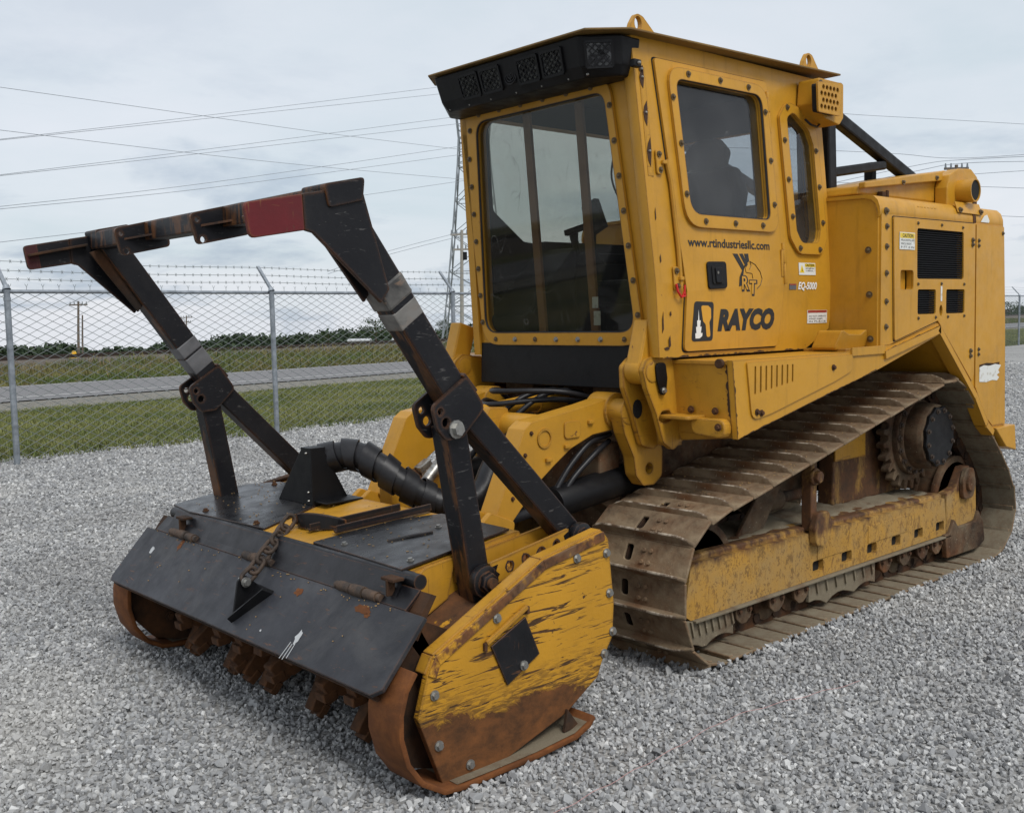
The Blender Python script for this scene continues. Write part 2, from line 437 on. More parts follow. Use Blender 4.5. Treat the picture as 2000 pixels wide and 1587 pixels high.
k = NT('interior plastic'); M['plastic'] = k.finish(k.mix(k.noise(20, 3), (.006, .006, .007), (.011, .011, .012)), .6, spec=.25)
k = NT('interior brown bar'); M['brown'] = k.finish(k.mix(k.noise(6, 4), lin(158, 112, 70), lin(126, 88, 56)), .6)
k = NT('red webbing'); M['redstrap'] = k.finish(lin(190, 30, 24), .5)
k = NT('white sticker'); M['sticker'] = k.finish(k.mix(k.ramp(k.noise(30, 4), .55, .75), lin(214, 214, 208), lin(170, 160, 140)), .45)
k = NT('yellow sticker'); M['sticker_y'] = k.finish(lin(222, 190, 50), .45)
k = NT('decal black'); M['ink'] = k.finish(k.mix(k.ramp(k.noise(40, 4, .7), .68, .72), (.010, .010, .011), tuple(x * .9 for x in YEL)), .45)
k = NT('decal white'); M['ink_w'] = k.finish(lin(225, 225, 220), .5)
k = NT('decal orange'); M['ink_y'] = k.finish(lin(206, 150, 40), .45)
k = NT('print grey'); M['ink_g'] = k.finish(lin(90, 90, 92), .6)

def glass(name, tint, dust=.12):
    k = NT(name)
    tr = k.n("ShaderNodeBsdfTransparent"); tr.inputs[0].default_value = (*tint, 1)
    gl = k.n("ShaderNodeBsdfGlossy"); gl.inputs["Roughness"].default_value = .03; gl.inputs[0].default_value = (.9, .9, .9, 1)
    lw = k.n("ShaderNodeLayerWeight"); lw.inputs[0].default_value = .5
    fr = k.math('ADD', .03, k.math('MULTIPLY', k.math('POWER', lw.outputs["Facing"], 5.0), .9))
    mixg = k.n("ShaderNodeMixShader"); k.l(fr, mixg.inputs[0]); k.l(tr.outputs[0], mixg.inputs[1]); k.l(gl.outputs[0], mixg.inputs[2])
    df = k.n("ShaderNodeBsdfDiffuse"); df.inputs[0].default_value = (.34, .34, .33, 1)
    d = k.math('MULTIPLY', k.ramp(k.noise(2.2, 6, .65), .3, .8), dust)
    def hairline(sc_, st, ro, of, wd):
        n_ = k.math('ABSOLUTE', k.math('SUBTRACT', k.noise(sc_, 1.5, .4, .3, stretch=st, rot=ro, off=of), .5))
        return k.math('MULTIPLY', k.ramp(n_, wd, 0.0), k.ramp(k.noise(5, 3, .6, off=of), .50, .62))
    s1 = hairline(4, (1, 1, .35), (.6, .5, 0), (1, 2, 3), .0014)
    s2 = hairline(5, (1, 1, .3), (-.7, -.4, .3), (4, 4, 4), .0014)
    s3 = hairline(9, (1, .5, .5), (.2, 1.2, .3), (7, 1, 6), .0016)
    d = k.math('ADD', d, k.math('MULTIPLY', k.math('MAXIMUM', s1, k.math('MAXIMUM', s2, s3)), .40))
    mixd_ = k.n("ShaderNodeMixShader"); k.l(d, mixd_.inputs[0]); k.l(mixg.outputs[0], mixd_.inputs[1]); k.l(df.outputs[0], mixd_.inputs[2])
    k.l(mixd_.outputs[0], k.out.inputs[0]); return k.m
M['glass'] = glass('smoked windshield', (.70, .71, .67), .04)
M['glass_side'] = glass('smoked side pane', (.70, .73, .76), .10)
M['glass_clear'] = glass('far pane', (.86, .87, .86), .06)
# ================================================================== SETTING
P0 = Vector((-.1, -9.1, 0)); U = Vector((-.9929, -.119, 0)); NN = Vector((.119, -.9929, 0))
def gz(s): return -.022 * max(0.0, s)
def G(u, s, z=0.0): return P0 + U * u + NN * s + Vector((0, 0, gz(s) + z))
def wob(x, sd=0.0): return math.sin(x * 1.7 + sd) * .5 + math.sin(x * .63 + 2.1 * sd + 1) * .7 + math.sin(x * 4.3 + sd * 3) * .25
def sedge(u): return .28 + .22 * wob(u, .4)

def sheet(name, us, ss, zf, mat, kind='structure', sfun=None, parent=None):
    mb = MB(); nu = len(us)
    for j, s in enumerate(ss):
        for u in us:
            s2 = sfun(u, s) if sfun else s
            p = G(u, s2); p.z = zf(u, s2); mb.v.append(tuple(p))
    for j in range(len(ss) - 1):
        for i in range(nu - 1):
            mb.f.append((j * nu + i, j * nu + i + 1, (j + 1) * nu + i + 1, (j + 1) * nu + i))
    me = bpy.data.meshes.new(name); me.from_pydata(mb.v, [], mb.f); me.materials.append(mat)
    bm = bmesh.new(); bm.from_mesh(me); bmesh.ops.recalc_face_normals(bm, faces=bm.faces)
    if bm.faces and sum(f.normal.z for f in bm.faces) < 0: bmesh.ops.reverse_faces(bm, faces=bm.faces)
    bm.to_mesh(me); bm.free()
    o = bpy.data.objects.new(name, me); COL.objects.link(o)
    if parent: o.parent = parent
    if kind: o["kind"] = kind
    return o

# --- materials of the ground
k = NT('soil and turf')
M['soil'] = k.finish(k.mix(k.ramp(k.noise(.35, 6, .6), .35, .65), k.mix(k.ramp(k.noise(6, 5), .4, .65), lin(92, 94, 62), lin(74, 82, 50)), lin(120, 112, 74)), .95, 0, k.noise(9, 6, .7), .6, .05, .1)
def gravel_mat(name, scale, lo, hi, bdist):
    k = NT(name)
    v = k.n("ShaderNodeTexVoronoi"); v.feature = 'F1'; k.l(k.co(), v.inputs["Vector"]); v.inputs["Scale"].default_value = scale
    sp = k.n("ShaderNodeSeparateColor"); k.l(v.outputs["Color"], sp.inputs[0])
    c = k.mix(sp.outputs[0], lo, hi)
    c = k.mix(k.ramp(k.noise(.5, 5, .6), .35, .7), c, tuple(x * .82 for x in hi))
    h = k.ramp(v.outputs["Distance"], 0.0, .75, 1, 0)
    return k.finish(c, .9, 0, h, .9, bdist, .25)
M['gravel'] = gravel_mat('crushed limestone bed', 46, lin(96, 95, 94), lin(170, 169, 166), .012)
M['gravel_far'] = gravel_mat('gravel shoulder', 26, lin(84, 82, 76), lin(142, 138, 128), .02)
M['ballast'] = gravel_mat('rail ballast', 14, lin(66, 60, 54), lin(112, 102, 92), .03)
k = NT('asphalt')
M['asphalt'] = k.finish(k.mix(k.ramp(k.noise(.6, 6, .65), .3, .7), lin(116, 115, 116), k.mix(k.ramp(k.noise(30, 3), .3, .7), lin(100, 100, 101), lin(134, 132, 131))), .9, 0, k.noise(60, 3), .3, .01, .2)
k = NT('road paint'); M['road_paint'] = k.finish(k.mix(k.ramp(k.noise(5, 5, .7), .45, .7), lin(205, 205, 202), lin(150, 150, 148)), .8)

# --- ground sheet, gravel lot, shoulder, road
uu = [-900, -300, -120, -60, -30] + [x * 5.0 for x in range(-5, 30)] + [200, 300, 450, 700, 1200, 2000]
ss = [-400, -120, -60, -30, -10, 0, 2, 4, 8, 12, 16, 22, 28, 34, 40, 50, 70, 110, 200, 400, 800, 1500]
sheet('ground', uu, ss, lambda u, s: gz(s) - .03 - min(4.0, max(0.0, s - 60) * .06) + (.03 * wob(u * .3, s) if 1 < s < 13 else 0), M['soil'])
gu = [-200, -90, -60, -40] + [x * .5 - 30 for x in range(0, 230)] + [120, 160, 260]
sheet('gravel_lot', gu, [-220, -60, -20, -6, -1.5, -.6, 0.0], lambda u, s: -.010, M['gravel'], sfun=lambda u, s: s + (sedge(u) if s > -1 else 0))
ru = [-400, -200, -100] + [x * 6.0 - 60 for x in range(0, 50)] + [300, 420, 700, 1200]
sheet('road_shoulder', ru, [10.8, 12, 13.5, 15.1], lambda u, s: gz(s) + .0, M['gravel_far'], sfun=lambda u, s: s + (.7 * wob(u * .35, 2) if s < 11 else 0))
road = sheet('road', ru, [14.9, 18, 22, 26.8], lambda u, s: gz(s) + .03, M['asphalt'])
for a, b in ((16.9, 17.10), (25.7, 25.86)):
    sheet('edge_line', ru, [a, b], lambda u, s: gz(s) + .034, M['road_paint'], kind=None, parent=road)

# --- railway on its low embankment
def emb(u, s):
    top = .78 + .0 * u
    if s < 36: h = 0
    elif s < 41: h = top * (s - 36) / 5
    elif s < 53: h = top
    elif s < 58: h = top * (58 - s) / 5
    else: h = 0
    return gz(s) + h - (.05 if h == 0 else 0)
sheet('railway_embankment', ru, [35.9, 37.5, 39, 41, 44, 50, 53, 55.5, 58.1], emb, M['ballast'])
k = NT('rail steel'); M['rail'] = k.finish(lin(58, 46, 40), .55, .5)
for s0, lab in ((43.2, 'rusty railway track on the low embankment nearer the road'), (48.2, 'second rusty railway track farther back on the embankment')):
    t = tag(empty('railway_track', G(40, s0)), lab, 'railway track', 'railway tracks')
    for ds in (0, 1.45):
        mb = MB()
        for i in range(len(ru) - 1):
            a = G(ru[i], s0 + ds); b = G(ru[i + 1], s0 + ds)
            a.z = emb(0, s0) + .13; b.z = emb(0, s0) + .13
            mb.bar(a - t.location, b - t.location, .08, .16)
        mb.build('rail', M['rail'], t)

# --- stones of the gravel lot (too many to count)
stone_mats = []
k = NT('limestone chips')
oi = k.n("ShaderNodeObjectInfo")
cr = k.n("ShaderNodeValToRGB"); k.l(oi.outputs["Random"], cr.inputs[0])
el = cr.color_ramp.elements; el[0].color = (*lin(112, 113, 114), 1); el[1].color = (*lin(210, 210, 208), 1)
e = el.new(.25); e.color = (*lin(144, 145, 146), 1)
e = el.new(.6); e.color = (*lin(163, 164, 164), 1)
e = el.new(.9); e.color = (*lin(180, 180, 178), 1)
nz_ = k.n("ShaderNodeTexNoise"); k.l(oi.outputs["Location"], nz_.inputs["Vector"]); nz_.inputs["Scale"].default_value = .55; nz_.inputs["Detail"].default_value = 5
c_ = k.mix(k.math('MULTIPLY', k.ramp(k.noise(60, 3, .6), .4, .7), .35), cr.outputs[0], lin(120, 119, 118))
c_ = k.mix(k.ramp(nz_.outputs["Fac"], .36, .50, .34, 0), c_, lin(118, 116, 113))
c_ = k.mix(k.ramp(nz_.outputs["Fac"], .54, .70, 0, .40), c_, lin(190, 187, 180))
M['stone'] = k.finish(c_, .85, 0, k.noise(120, 3), .3, .002, .3)
stones = bpy.data.collections.new("stone_shapes")
for i in range(7):
    bm = bmesh.new()
    r2 = random.Random(50 + i)
    for _ in range(13):
        d = Vector((r2.gauss(0, 1), r2.gauss(0, 1), r2.gauss(0, 1))).normalized()
        bm.verts.new((d.x * r2.uniform(.8, 1.25), d.y * r2.uniform(.65, 1.0), d.z * r2.uniform(.45, .8)))
    res = bmesh.ops.convex_hull(bm, input=bm.verts)
    bmesh.ops.delete(bm, geom=[g for g in res["geom_interior"] if isinstance(g, bmesh.types.BMVert)], context='VERTS')
    me = bpy.data.meshes.new('stone_shape'); bm.to_mesh(me); bm.free(); me.materials.append(M['stone'])
    stones.objects.link(bpy.data.objects.new('stone_shape', me))

def scatter_group(name, coll, smin, smax, tilt, seed, flat=False):
    ng = bpy.data.node_groups.new(name, 'GeometryNodeTree')
    ng.interface.new_socket("Geometry", in_out='INPUT', socket_type='NodeSocketGeometry')
    ng.interface.new_socket("Geometry", in_out='OUTPUT', socket_type='NodeSocketGeometry')
    N = lambda t: ng.nodes.new(t); L = ng.links.new
    gi = N('NodeGroupInput'); go = N('NodeGroupOutput')
    att = N('GeometryNodeInputNamedAttribute'); att.data_type = 'FLOAT'; att.inputs[0].default_value = 'dens'
    siz = N('GeometryNodeInputNamedAttribute'); siz.data_type = 'FLOAT'; siz.inputs[0].default_value = 'size'
    dp = N('GeometryNodeDistributePointsOnFaces'); dp.inputs['Seed'].default_value = seed
    L(gi.outputs[0], dp.inputs['Mesh']); L(att.outputs[0], dp.inputs['Density'])
    ci = N('GeometryNodeCollectionInfo'); ci.inputs[0].default_value = coll
    ci.inputs['Separate Children'].default_value = True; ci.inputs['Reset Children'].default_value = True
    ip = N('GeometryNodeInstanceOnPoints'); ip.inputs['Pick Instance'].default_value = True
    L(dp.outputs['Points'], ip.inputs['Points']); L(ci.outputs[0], ip.inputs['Instance'])
    rv = N('FunctionNodeRandomValue'); rv.data_type = 'FLOAT_VECTOR'
    rv.inputs[0].default_value = (-tilt, -tilt, 0); rv.inputs[1].default_value = (tilt, tilt, 2 * PI)
    L(rv.outputs[0], ip.inputs['Rotation'])
    rs = N('FunctionNodeRandomValue'); rs.data_type = 'FLOAT'
    rs.inputs[2].default_value = smin; rs.inputs[3].default_value = smax; rs.inputs['Seed'].default_value = 4
    mu = N('ShaderNodeMath'); mu.operation = 'MULTIPLY'; L(rs.outputs[1], mu.inputs[0]); L(siz.outputs[0], mu.inputs[1])
    L(mu.outputs[0], ip.inputs['Scale'])
    L(ip.outputs[0], go.inputs[0])
    return ng

def emitter(name, mb, dens, size, ng, mat, label, cat):
    me = bpy.data.meshes.new(name); me.from_pydata(mb.v, [], mb.f)
    a = me.attributes.new('dens', 'FLOAT', 'POINT'); a.data.foreach_set('value', dens)
    a = me.attributes.new('size', 'FLOAT', 'POINT'); a.data.foreach_set('value', size)
    o = bpy.data.objects.new(name, me); COL.objects.link(o)
    o.modifiers.new('scatter', 'NODES').node_group = ng
    tag(o, label, cat, kind='stuff')
    return o

mb = MB(); dens = []; size = []
az0 = math.atan2(FWD.y, FWD.x)
radii = [1.2, 2, 3, 4, 5, 6, 7.5, 9, 11, 13, 16, 20, 26, 34]
NA = 57
for r in radii:
    for i in range(NA):
        a = az0 + math.radians(-43 + 86 * i / (NA - 1))
        p = Vector((CAM.x + r * math.cos(a), CAM.y + r * math.sin(a), -.0045))
        s_ = (p - P0).dot(NN); u_ = (p - P0).dot(U)
        over = s_ - (sedge(u_) + .05)
        if over > 0: p = p - NN * over
        mb.v.append(tuple(p))
        base = 3300 if r <= 5.5 else max(40, 3300 * (5.5 / r) ** 2.3)
        dens.append(base); size.append(1.0 if r <= 5.5 else min(2.4, (r / 5.5) ** .6))
for j in range(len(radii) - 1):
    for i in range(NA - 1):
        mb.f.append((j * NA + i, (j + 1) * NA + i, (j + 1) * NA + i + 1, j * NA + i + 1))
emitter('gravel_stones', mb, dens, size, scatter_group('scatter_stones', stones, .0058, .0168, PI, 3), None,
        'loose grey crushed limestone covering the yard', 'gravel')

# a few larger stones lying among the chips
mb = MB(); dens = []; size = []
for r in radii[:9]:
    for i in range(NA):
        a = az0 + math.radians(-43 + 86 * i / (NA - 1)); p = Vector((CAM.x + r * math.cos(a), CAM.y + r * math.sin(a), .001))
        s_ = (p - P0).dot(NN)
        if s_ > 0: p = p - NN * s_
        mb.v.append(tuple(p)); dens.append(42 if r < 6 else 25); size.append(1.0)
for j in range(8):
    for i in range(NA - 1): mb.f.append((j * NA + i, (j + 1) * NA + i, (j + 1) * NA + i + 1, j * NA + i + 1))
emitter('large_stones', mb, dens, size, scatter_group('scatter_large', stones, .017, .029, PI, 11), None, 'scattered larger limestone pieces lying on the gravel', 'stones')
# stones banked up against the tracks and skids
mb = MB(); dens = []; size = []
def bank(pts, w, h):
    for (x0, y0, x1, y1, nx, ny) in pts:
        b = len(mb.v)
        for (x, y) in ((x0, y0), (x1, y1)):
            mb.v.extend([(x, y, h), (x + nx * w, y + ny * w, 0)]); dens.extend([3200, 2000]); size.extend([.8, .9])
        mb.f.append((b, b + 1, b + 3, b + 2))
for s_ in (1, -1):
    bank([(-3.0, s_ * 1.085, .02, s_ * 1.085, 0, s_), (.06, s_ * .48, .06, s_ * 1.09, 1, 0)], .07, .022)
    bank([(1.0, s_ * 1.225, 1.66, s_ * 1.225, 0, s_), (1.74, s_ * 1.0, 1.74, s_ * 1.2, 1, 0)], .05, .004)
emitter('banked_stones', mb, dens, size, scatter_group('scatter_bank', stones, .008, .022, PI, 13), None, 'limestone chips pressed up against the tracks and skids', 'stones')

# --- grass
k = NT('grass blades')
oi = k.n("ShaderNodeObjectInfo")
pos = k.n("ShaderNodeNewGeometry")
mp_ = k.n("ShaderNodeTexNoise"); k.l(oi.outputs["Location"], mp_.inputs["Vector"]); mp_.inputs["Scale"].default_value = .38; mp_.inputs["Detail"].default_value = 4
c_ = k.mix(k.ramp(mp_.outputs["Fac"], .40, .62), lin(68, 90, 46), lin(112, 120, 70))
c_ = k.mix(oi.outputs["Random"], c_, k.mix(.5, c_, lin(150, 140, 92)))
M['grass'] = k.finish(c_, .8, 0, spec=.2)
def clump(name, nb, h0, h1, spread, w, seed, mat):
    mb = MB(); r = random.Random(seed)
    for _ in range(nb):
        x, y = r.gauss(0, spread), r.gauss(0, spread); a = r.uniform(0, 2 * PI); h = r.uniform(h0, h1)
        lx, ly = math.cos(a) * h * r.uniform(.2, .8), math.sin(a) * h * r.uniform(.2, .8)
        px, py = -math.sin(a) * w, math.cos(a) * w
        mb.add([(x - px, y - py, 0), (x + px, y + py, 0), (x + lx * .4 + px * .7, y + ly * .4 + py * .7, h * .6), (x + lx * .4 - px * .7, y + ly * .4 - py * .7, h * .6), (x + lx, y + ly, h)],
               [(0, 1, 2, 3), (3, 2, 4)])
    me = bpy.data.meshes.new(name); me.from_pydata(mb.v, [], mb.f); me.materials.append(mat)
    return bpy.data.objects.new(name, me)
turf = bpy.data.collections.new("turf_shapes")
for i in range(4): turf.objects.link(clump('turf_shape', 18, .05, .13, .09, .007, 70 + i, M['grass']))
tall = bpy.data.collections.new("tall_shapes")
k = NT('tall grass')
oi = k.n("ShaderNodeObjectInfo")
mp_ = k.n("ShaderNodeTexNoise"); k.l(oi.outputs["Location"], mp_.inputs["Vector"]); mp_.inputs["Scale"].default_value = .22; mp_.inputs["Detail"].default_value = 3
c_ = k.mix(k.ramp(mp_.outputs["Fac"], .42, .6), lin(84, 98, 52), lin(112, 108, 66))
c_ = k.mix(k.ramp(oi.outputs["Random"], .86, .97), c_, lin(134, 116, 84))
M['tall'] = k.finish(c_, .8, 0, spec=.2)
for i in range(4): tall.objects.link(clump('tall_shape', 16, .18, .62, .22, .018, 90 + i, M['tall']))

def strip(us, sA, sB, fd, fs, ns, zf=None, s0fun=None):
    mb = MB(); d = []; z = []
    for j in range(ns + 1):
        for u in us:
            a = s0fun(u) if s0fun else sA
            s = a + (sB - a) * j / ns
            p = G(u, s, .0); p.z = (zf(u, s) if zf else gz(s) - .03); mb.v.append(tuple(p)); d.append(fd(u, s)); z.append(fs(u, s))
    n = len(us)
    for j in range(ns):
        for i in range(n - 1): mb.f.append((j * n + i, j * n + i + 1, (j + 1) * n + i + 1, (j + 1) * n + i))
    return mb, d, z
us_ = [x * .5 - 9 for x in range(0, 60)] + [x * 3.0 + 22 for x in range(0, 30)]
mb, d, z = strip(us_, .3, 11.3, lambda u, s: (120 if u < 20 else 40) * (.55 if s > 9.5 else 1), lambda u, s: .8 + .35 * wob(u * .9, s * .5) * .5 + (.3 if s < 1.2 else 0) + (0 if u < 20 else .6), 14, s0fun=lambda u: sedge(u) - .1)
emitter('lawn_grass', mb, d, z, scatter_group('scatter_turf', turf, .5, 1.0, .25, 8), None, 'mown grass strip between the fence and the road', 'grass')
us_ = [x * 3.0 - 6 for x in range(0, 60)]
mb, d, z = strip(us_, 27.2, 39.6, lambda u, s: (14 if u > 12 else 9) * (.6 if s > 37 else 1), lambda u, s: (.42 + .38 * min(1, max(0, (u - 8) / 24))) * (1.0 + .35 * wob(u * .3, s)), 8, zf=lambda u, s: emb(u, s))
emitter('verge_grass', mb, d, z, scatter_group('scatter_tall', tall, .7, 1.3, .2, 9), None, 'tall rough grass on the verge between the road and the railway', 'grass')

# ================================================================== FENCE
H = 2.04
fence = tag(empty('chain_link_fence', P0), 'galvanised chain link fence with barbed wire along the gravel yard', 'fence')
FP = lambda u, z, s=0.0: U * u + NN * s + Vector((0, 0, z))
post_mb = MB(); post_mb.cyl((0, 0, -.1), (0, 0, H), .036, 14); post_mb.cyl((0, 0, H - .13), (0, 0, H - .09), .041, 14)
for zb in (.45, .95, 1.45): post_mb.cyl((0, 0, zb), (0, 0, zb + .012), .039, 12)
post0 = None; PS = [-1, 0, 1, 2, 3, 4, 5, 6, 7, 8, 9, 10, 11, 12, 13, 14]
arm_mb = MB(); arm_mb.cyl((0, 0, H), (NN * .02 + Vector((0, 0, H + .05))), .05, 12, .03)
arm_mb.bar(NN * .0 + Vector((0, 0, H + .02)), NN * .30 + Vector((0, 0, H + .36)), .045, .03, up=(0, 0, 1))
for i in PS:
    if post0 is None:
        post0 = post_mb.build('post', M['galv'], fence, smooth=True); arm0 = arm_mb.build('barb_arm', M['galv'], fence, smooth=True)
        post0.location = FP(3.72 * i, 0); arm0.location = FP(3.72 * i, 0)
    else:
        copy_of(post0, fence, FP(3.72 * i, 0)); copy_of(arm0, fence, FP(3.72 * i, 0))
u0, u1 = -4.5, 52.0
MB().cyl(FP(u0, H - .02, .045), FP(u1, H - .02, .045), .023, 10).build('top_rail', M['galv'], fence, smooth=True)
# woven wire: zigzag strands
def strand(mb, pts, r):
    for a, b in zip(pts[:-1], pts[1:]):
        d = (b - a).normalized(); e1 = d.cross(NN).normalized() * r; e2 = NN * r
        q = [a + e1, a + e2, a - e1, a - e2, b + e1, b + e2, b - e1, b - e2]
        mb.add(q, [(0, 1, 5, 4), (1, 2, 6, 5), (2, 3, 7, 6), (3, 0, 4, 7)])
mb = MB(); DW = .098; nz = 40; dz = (H - .06) / nz
i = 0; u = u0
while u < 44:
    far = u > 12
    pts = []
    for j in range(nz + 1):
        off = DW / 2 if (j % 2) else -DW / 2
        pts.append(FP(u + (off if i % 2 else -off), .03 + j * dz, .05 + (.004 if j % 2 else -.004)))
    strand(mb, pts, .0031 if not far else .0034)
    # twisted barb ends above the rail
    top = pts[-1]
    strand(mb, [top, top + Vector((0, 0, .07))], .003)
    if not far:
        strand(mb, [top + Vector((0, 0, .065)), top + U * .018 + Vector((0, 0, .10))], .0028)
        strand(mb, [top + Vector((0, 0, .065)), top - U * .018 + Vector((0, 0, .10))], .0028)
    u += DW; i += 1
mb.build('wire_mesh', M['wire'], fence)["kind"] = 'stuff'
for kx, (ds, dzz) in enumerate(((.10, .13), (.20, .235), (.295, .35))):
    mb = MB(); pts = []
    for j in range(0, 140):
        u = u0 + j * .4
        ph = ((u / 3.72) % 1.0)
        pts.append(FP(u, H + dzz - .018 * math.sin(PI * ph), ds))
    mb.tube(pts, .0035, 5)
    u = u0 + .07 * kx
    while u < 20:
        ph = ((u / 3.72) % 1.0); p = FP(u, H + dzz - .018 * math.sin(PI * ph), ds)
        for a in (-1, 1):
            strand(mb, [p - U * .012 + Vector((0, 0, -.02 * a)), p + U * .012 + Vector((0, 0, .02 * a))], .0028)
        u += .13
    mb.build('barbed_wire', M['wire'], fence)

# ================================================================== FAR BACKGROUND
k = NT('far foliage')
M['leaf_far'] = k.finish(k.mix(k.ramp(k.noise(.25, 5, .7), .35, .65), lin(46, 60, 48), lin(72, 84, 62)), .9, 0, spec=.1)
k = NT('tree foliage')
M['leaf'] = k.finish(k.mix(k.ramp(k.noise(.9, 5, .7), .35, .65), lin(36, 52, 34), lin(64, 80, 46)), .9, 0, spec=.1)
k = NT('bark'); M['bark'] = k.finish(lin(74, 62, 50), .9, 0, k.noise(12, 4, stretch=(1, 1, .3)), .4, .02)
k = NT('weathered pole'); M['pole'] = k.finish(k.mix(k.noise(3, 4, stretch=(3, 3, .2)), lin(112, 100, 88), lin(84, 74, 66)), .9)
k = NT('pale pole'); M['pole_pale'] = k.finish(lin(150, 146, 138), .9)
k = NT('tower steel'); M['tower'] = k.finish(lin(128, 134, 138), .5, .5)
k = NT('line cable'); M['cable'] = k.finish(lin(150, 156, 164), .5, .2)
def leaves(mb, c, rx, rz, n, size, r):
    for _ in range(n):
        d = Vector((r.gauss(0, 1), r.gauss(0, 1), r.gauss(0, 1))).normalized() * (r.random() ** .4)
        p = Vector(c) + Vector((d.x * rx, d.y * rx, d.z * rz))
        a = Vector((r.gauss(0, 1), r.gauss(0, 1), r.gauss(0, 1))).normalized(); b = a.orthogonal().normalized()
        s_ = size * r.uniform(.6, 1.3); c2 = a.cross(b)
        mb.add([p + b * s_, p + c2 * s_ * .8, p - b * s_, p - c2 * s_ * .7], [(0, 1, 2, 3)])
r = random.Random(21); mb = MB()
for i in range(520):
    px = -120 + 2320 * i / 519 + r.uniform(-4, 4)
    dd = r.uniform(560, 660)
    base_y = 706 - .040 * px if px < 1000 else 666 - .030 * (px - 1000)
    c = at(px, base_y, dd)
    prof = 1.0 + .35 * math.sin(px * .021) + .25 * math.sin(px * .057 + 1)
    if px < 420: hgt = 5.6 * prof + r.uniform(-.6, 2.0)
    elif px < 700: hgt = 7.6 + 1.8 * prof + r.uniform(-1.8, 2.0)
    else: hgt = 8.0 + 1.6 * prof + r.uniform(-2, 2)
    hgt *= 1.15
    for q in range(3):
        leaves(mb, c + Vector((r.uniform(-2, 2), r.uniform(-2, 2), hgt * (.05 + .27 * q))), hgt * (.55 - .1 * q), hgt * .26, 46, 1.0, r)
tag(mb.build('distant_wood', M['leaf_far']), 'dark green wood along the horizon behind the railway', 'woodland', kind='stuff')

def tree(px, py_base, dist, h, w, label, seed):
    r = random.Random(seed)
    b = at(px, py_base, dist); t = tag(empty('tree', b), label, 'tree', 'single trees in front of the wood')
    mb = MB(); mb.tube([(0, 0, -.5), (.05 * h * .1, 0, h * .25), (0, .03, h * .55), (.1, 0, h * .85)], [h * .035, h * .028, h * .018, h * .006], 7)
    for i in range(6):
        a = r.uniform(0, 2 * PI); z0 = h * r.uniform(.3, .55)
        mb.tube([(0, 0, z0), (math.cos(a) * w * .25, math.sin(a) * w * .25, z0 + h * .14), (math.cos(a) * w * .42, math.sin(a) * w * .42, z0 + h * .22)], [h * .014, h * .009, h * .004], 5)
    mb.build('trunk', M['bark'], t)
    mb = MB()
    for i in range(26):
        a = r.uniform(0, 2 * PI); rr = (r.random() ** .5) * w * .42; z0 = h * r.uniform(.30, .88); rr *= (1.15 - (z0 / h - .3) * .9)
        leaves(mb, (math.cos(a) * rr, math.sin(a) * rr, z0), w * .15, h * .085, 60, h * .022, r)
    mb.build('crown', M['leaf'], t)
tree(735, 676, 330, 9.6, 14.0, 'broad round tree rising above the wood behind the fence', 1)
tree(642, 676, 345, 5.0, 7, 'smaller bushy tree left of the white sheds', 2)
tree(872, 662, 320, 6.6, 8, 'round tree at the foot of the steel lattice tower', 3)
tree(815, 668, 335, 4.6, 6.5, 'low tree between the push bar and the lattice tower', 4)
tree(1972, 634, 260, 5.6, 9, 'dark tree at the right edge behind the fence post', 5)
tree(2010, 634, 255, 5.2, 8, 'dark tree cut off by the right edge of the picture', 6)

k = NT('white sheet metal'); M['shed'] = k.finish(k.mix(k.noise(1, 4), lin(186, 188, 188), lin(160, 162, 164)), .6)
def shed(px, py, dist, w, h, label):
    b = at(px, py, dist); t = tag(empty('storage_shed', b), label, 'shed', 'white sheds by the wood')
    rt = RIGHT.copy(); rt.z = 0; rt.normalize(); fw = Vector((-rt.y, rt.x, 0))
    def B(x0, x1, y0, y1, z0, z1):
        return [rt * x + fw * y + Vector((0, 0, z)) for x in (x0, x1) for y in (y0, y1) for z in (z0, z1)]
    F = [(0, 1, 3, 2), (4, 6, 7, 5), (0, 4, 5, 1), (2, 3, 7, 6), (0, 2, 6, 4), (1, 5, 7, 3)]
    MB().add(B(-w / 2, w / 2, -3, 3, -1, h * .7), F).build('wall', M['shed'], t)
    mb = MB(); vs_ = [rt * x + fw * y + Vector((0, 0, z)) for x in (-w / 2 - .2, w / 2 + .2) for y, z in ((-3.3, h * .7), (0, h), (3.3, h * .7))]
    mb.add(vs_, [(0, 1, 4, 3), (1, 2, 5, 4), (0, 3, 5, 2), (0, 2, 1), (3, 4, 5)]).build('roof', M['shed'], t)
shed(703, 674, 300, 6.0, 1.9, 'long white shed below the broad round tree')
shed(784, 671, 300, 4.6, 1.7, 'shorter white shed close to the black push bar')

def utility_pole(px, ytop, ybase, dist, r0, label, arms, mat='pole'):
    a = at(px, ybase, dist); b = at(px, ytop, dist); h = b.z - a.z
    t = tag(empty('utility_pole', a), label, 'utility pole', 'utility poles beyond the road')
    lean = (b - a); lean.z = 0
    MB().tube([(0, 0, -1), lean * .5 + Vector((0, 0, h * .5)), lean + Vector((0, 0, h))], [r0, r0 * .85, r0 * .7], 8).build('pole', M[mat], t)
    rt = RIGHT.copy(); rt.z = 0; rt.normalize()
    for (zz, half) in arms:
        c = lean * (1 + zz / h) + Vector((0, 0, h + zz))
        MB().bar(c - rt * half, c + rt * half, r0 * .8, r0 * .9).build('crossarm', M[mat], t)
        for x in (-.9, -.45, .45, .9):
            MB().cyl(c + rt * (half * x), c + rt * (half * x) + Vector((0, 0, r0 * 2.2)), r0 * .5, 6, r0 * .25).build('insulator', M['tower'], t)
    return t
utility_pole(153, 588, 699, 170, .22, 'brown wooden utility pole with one crossarm at the left', [(-.55, 1.35)])
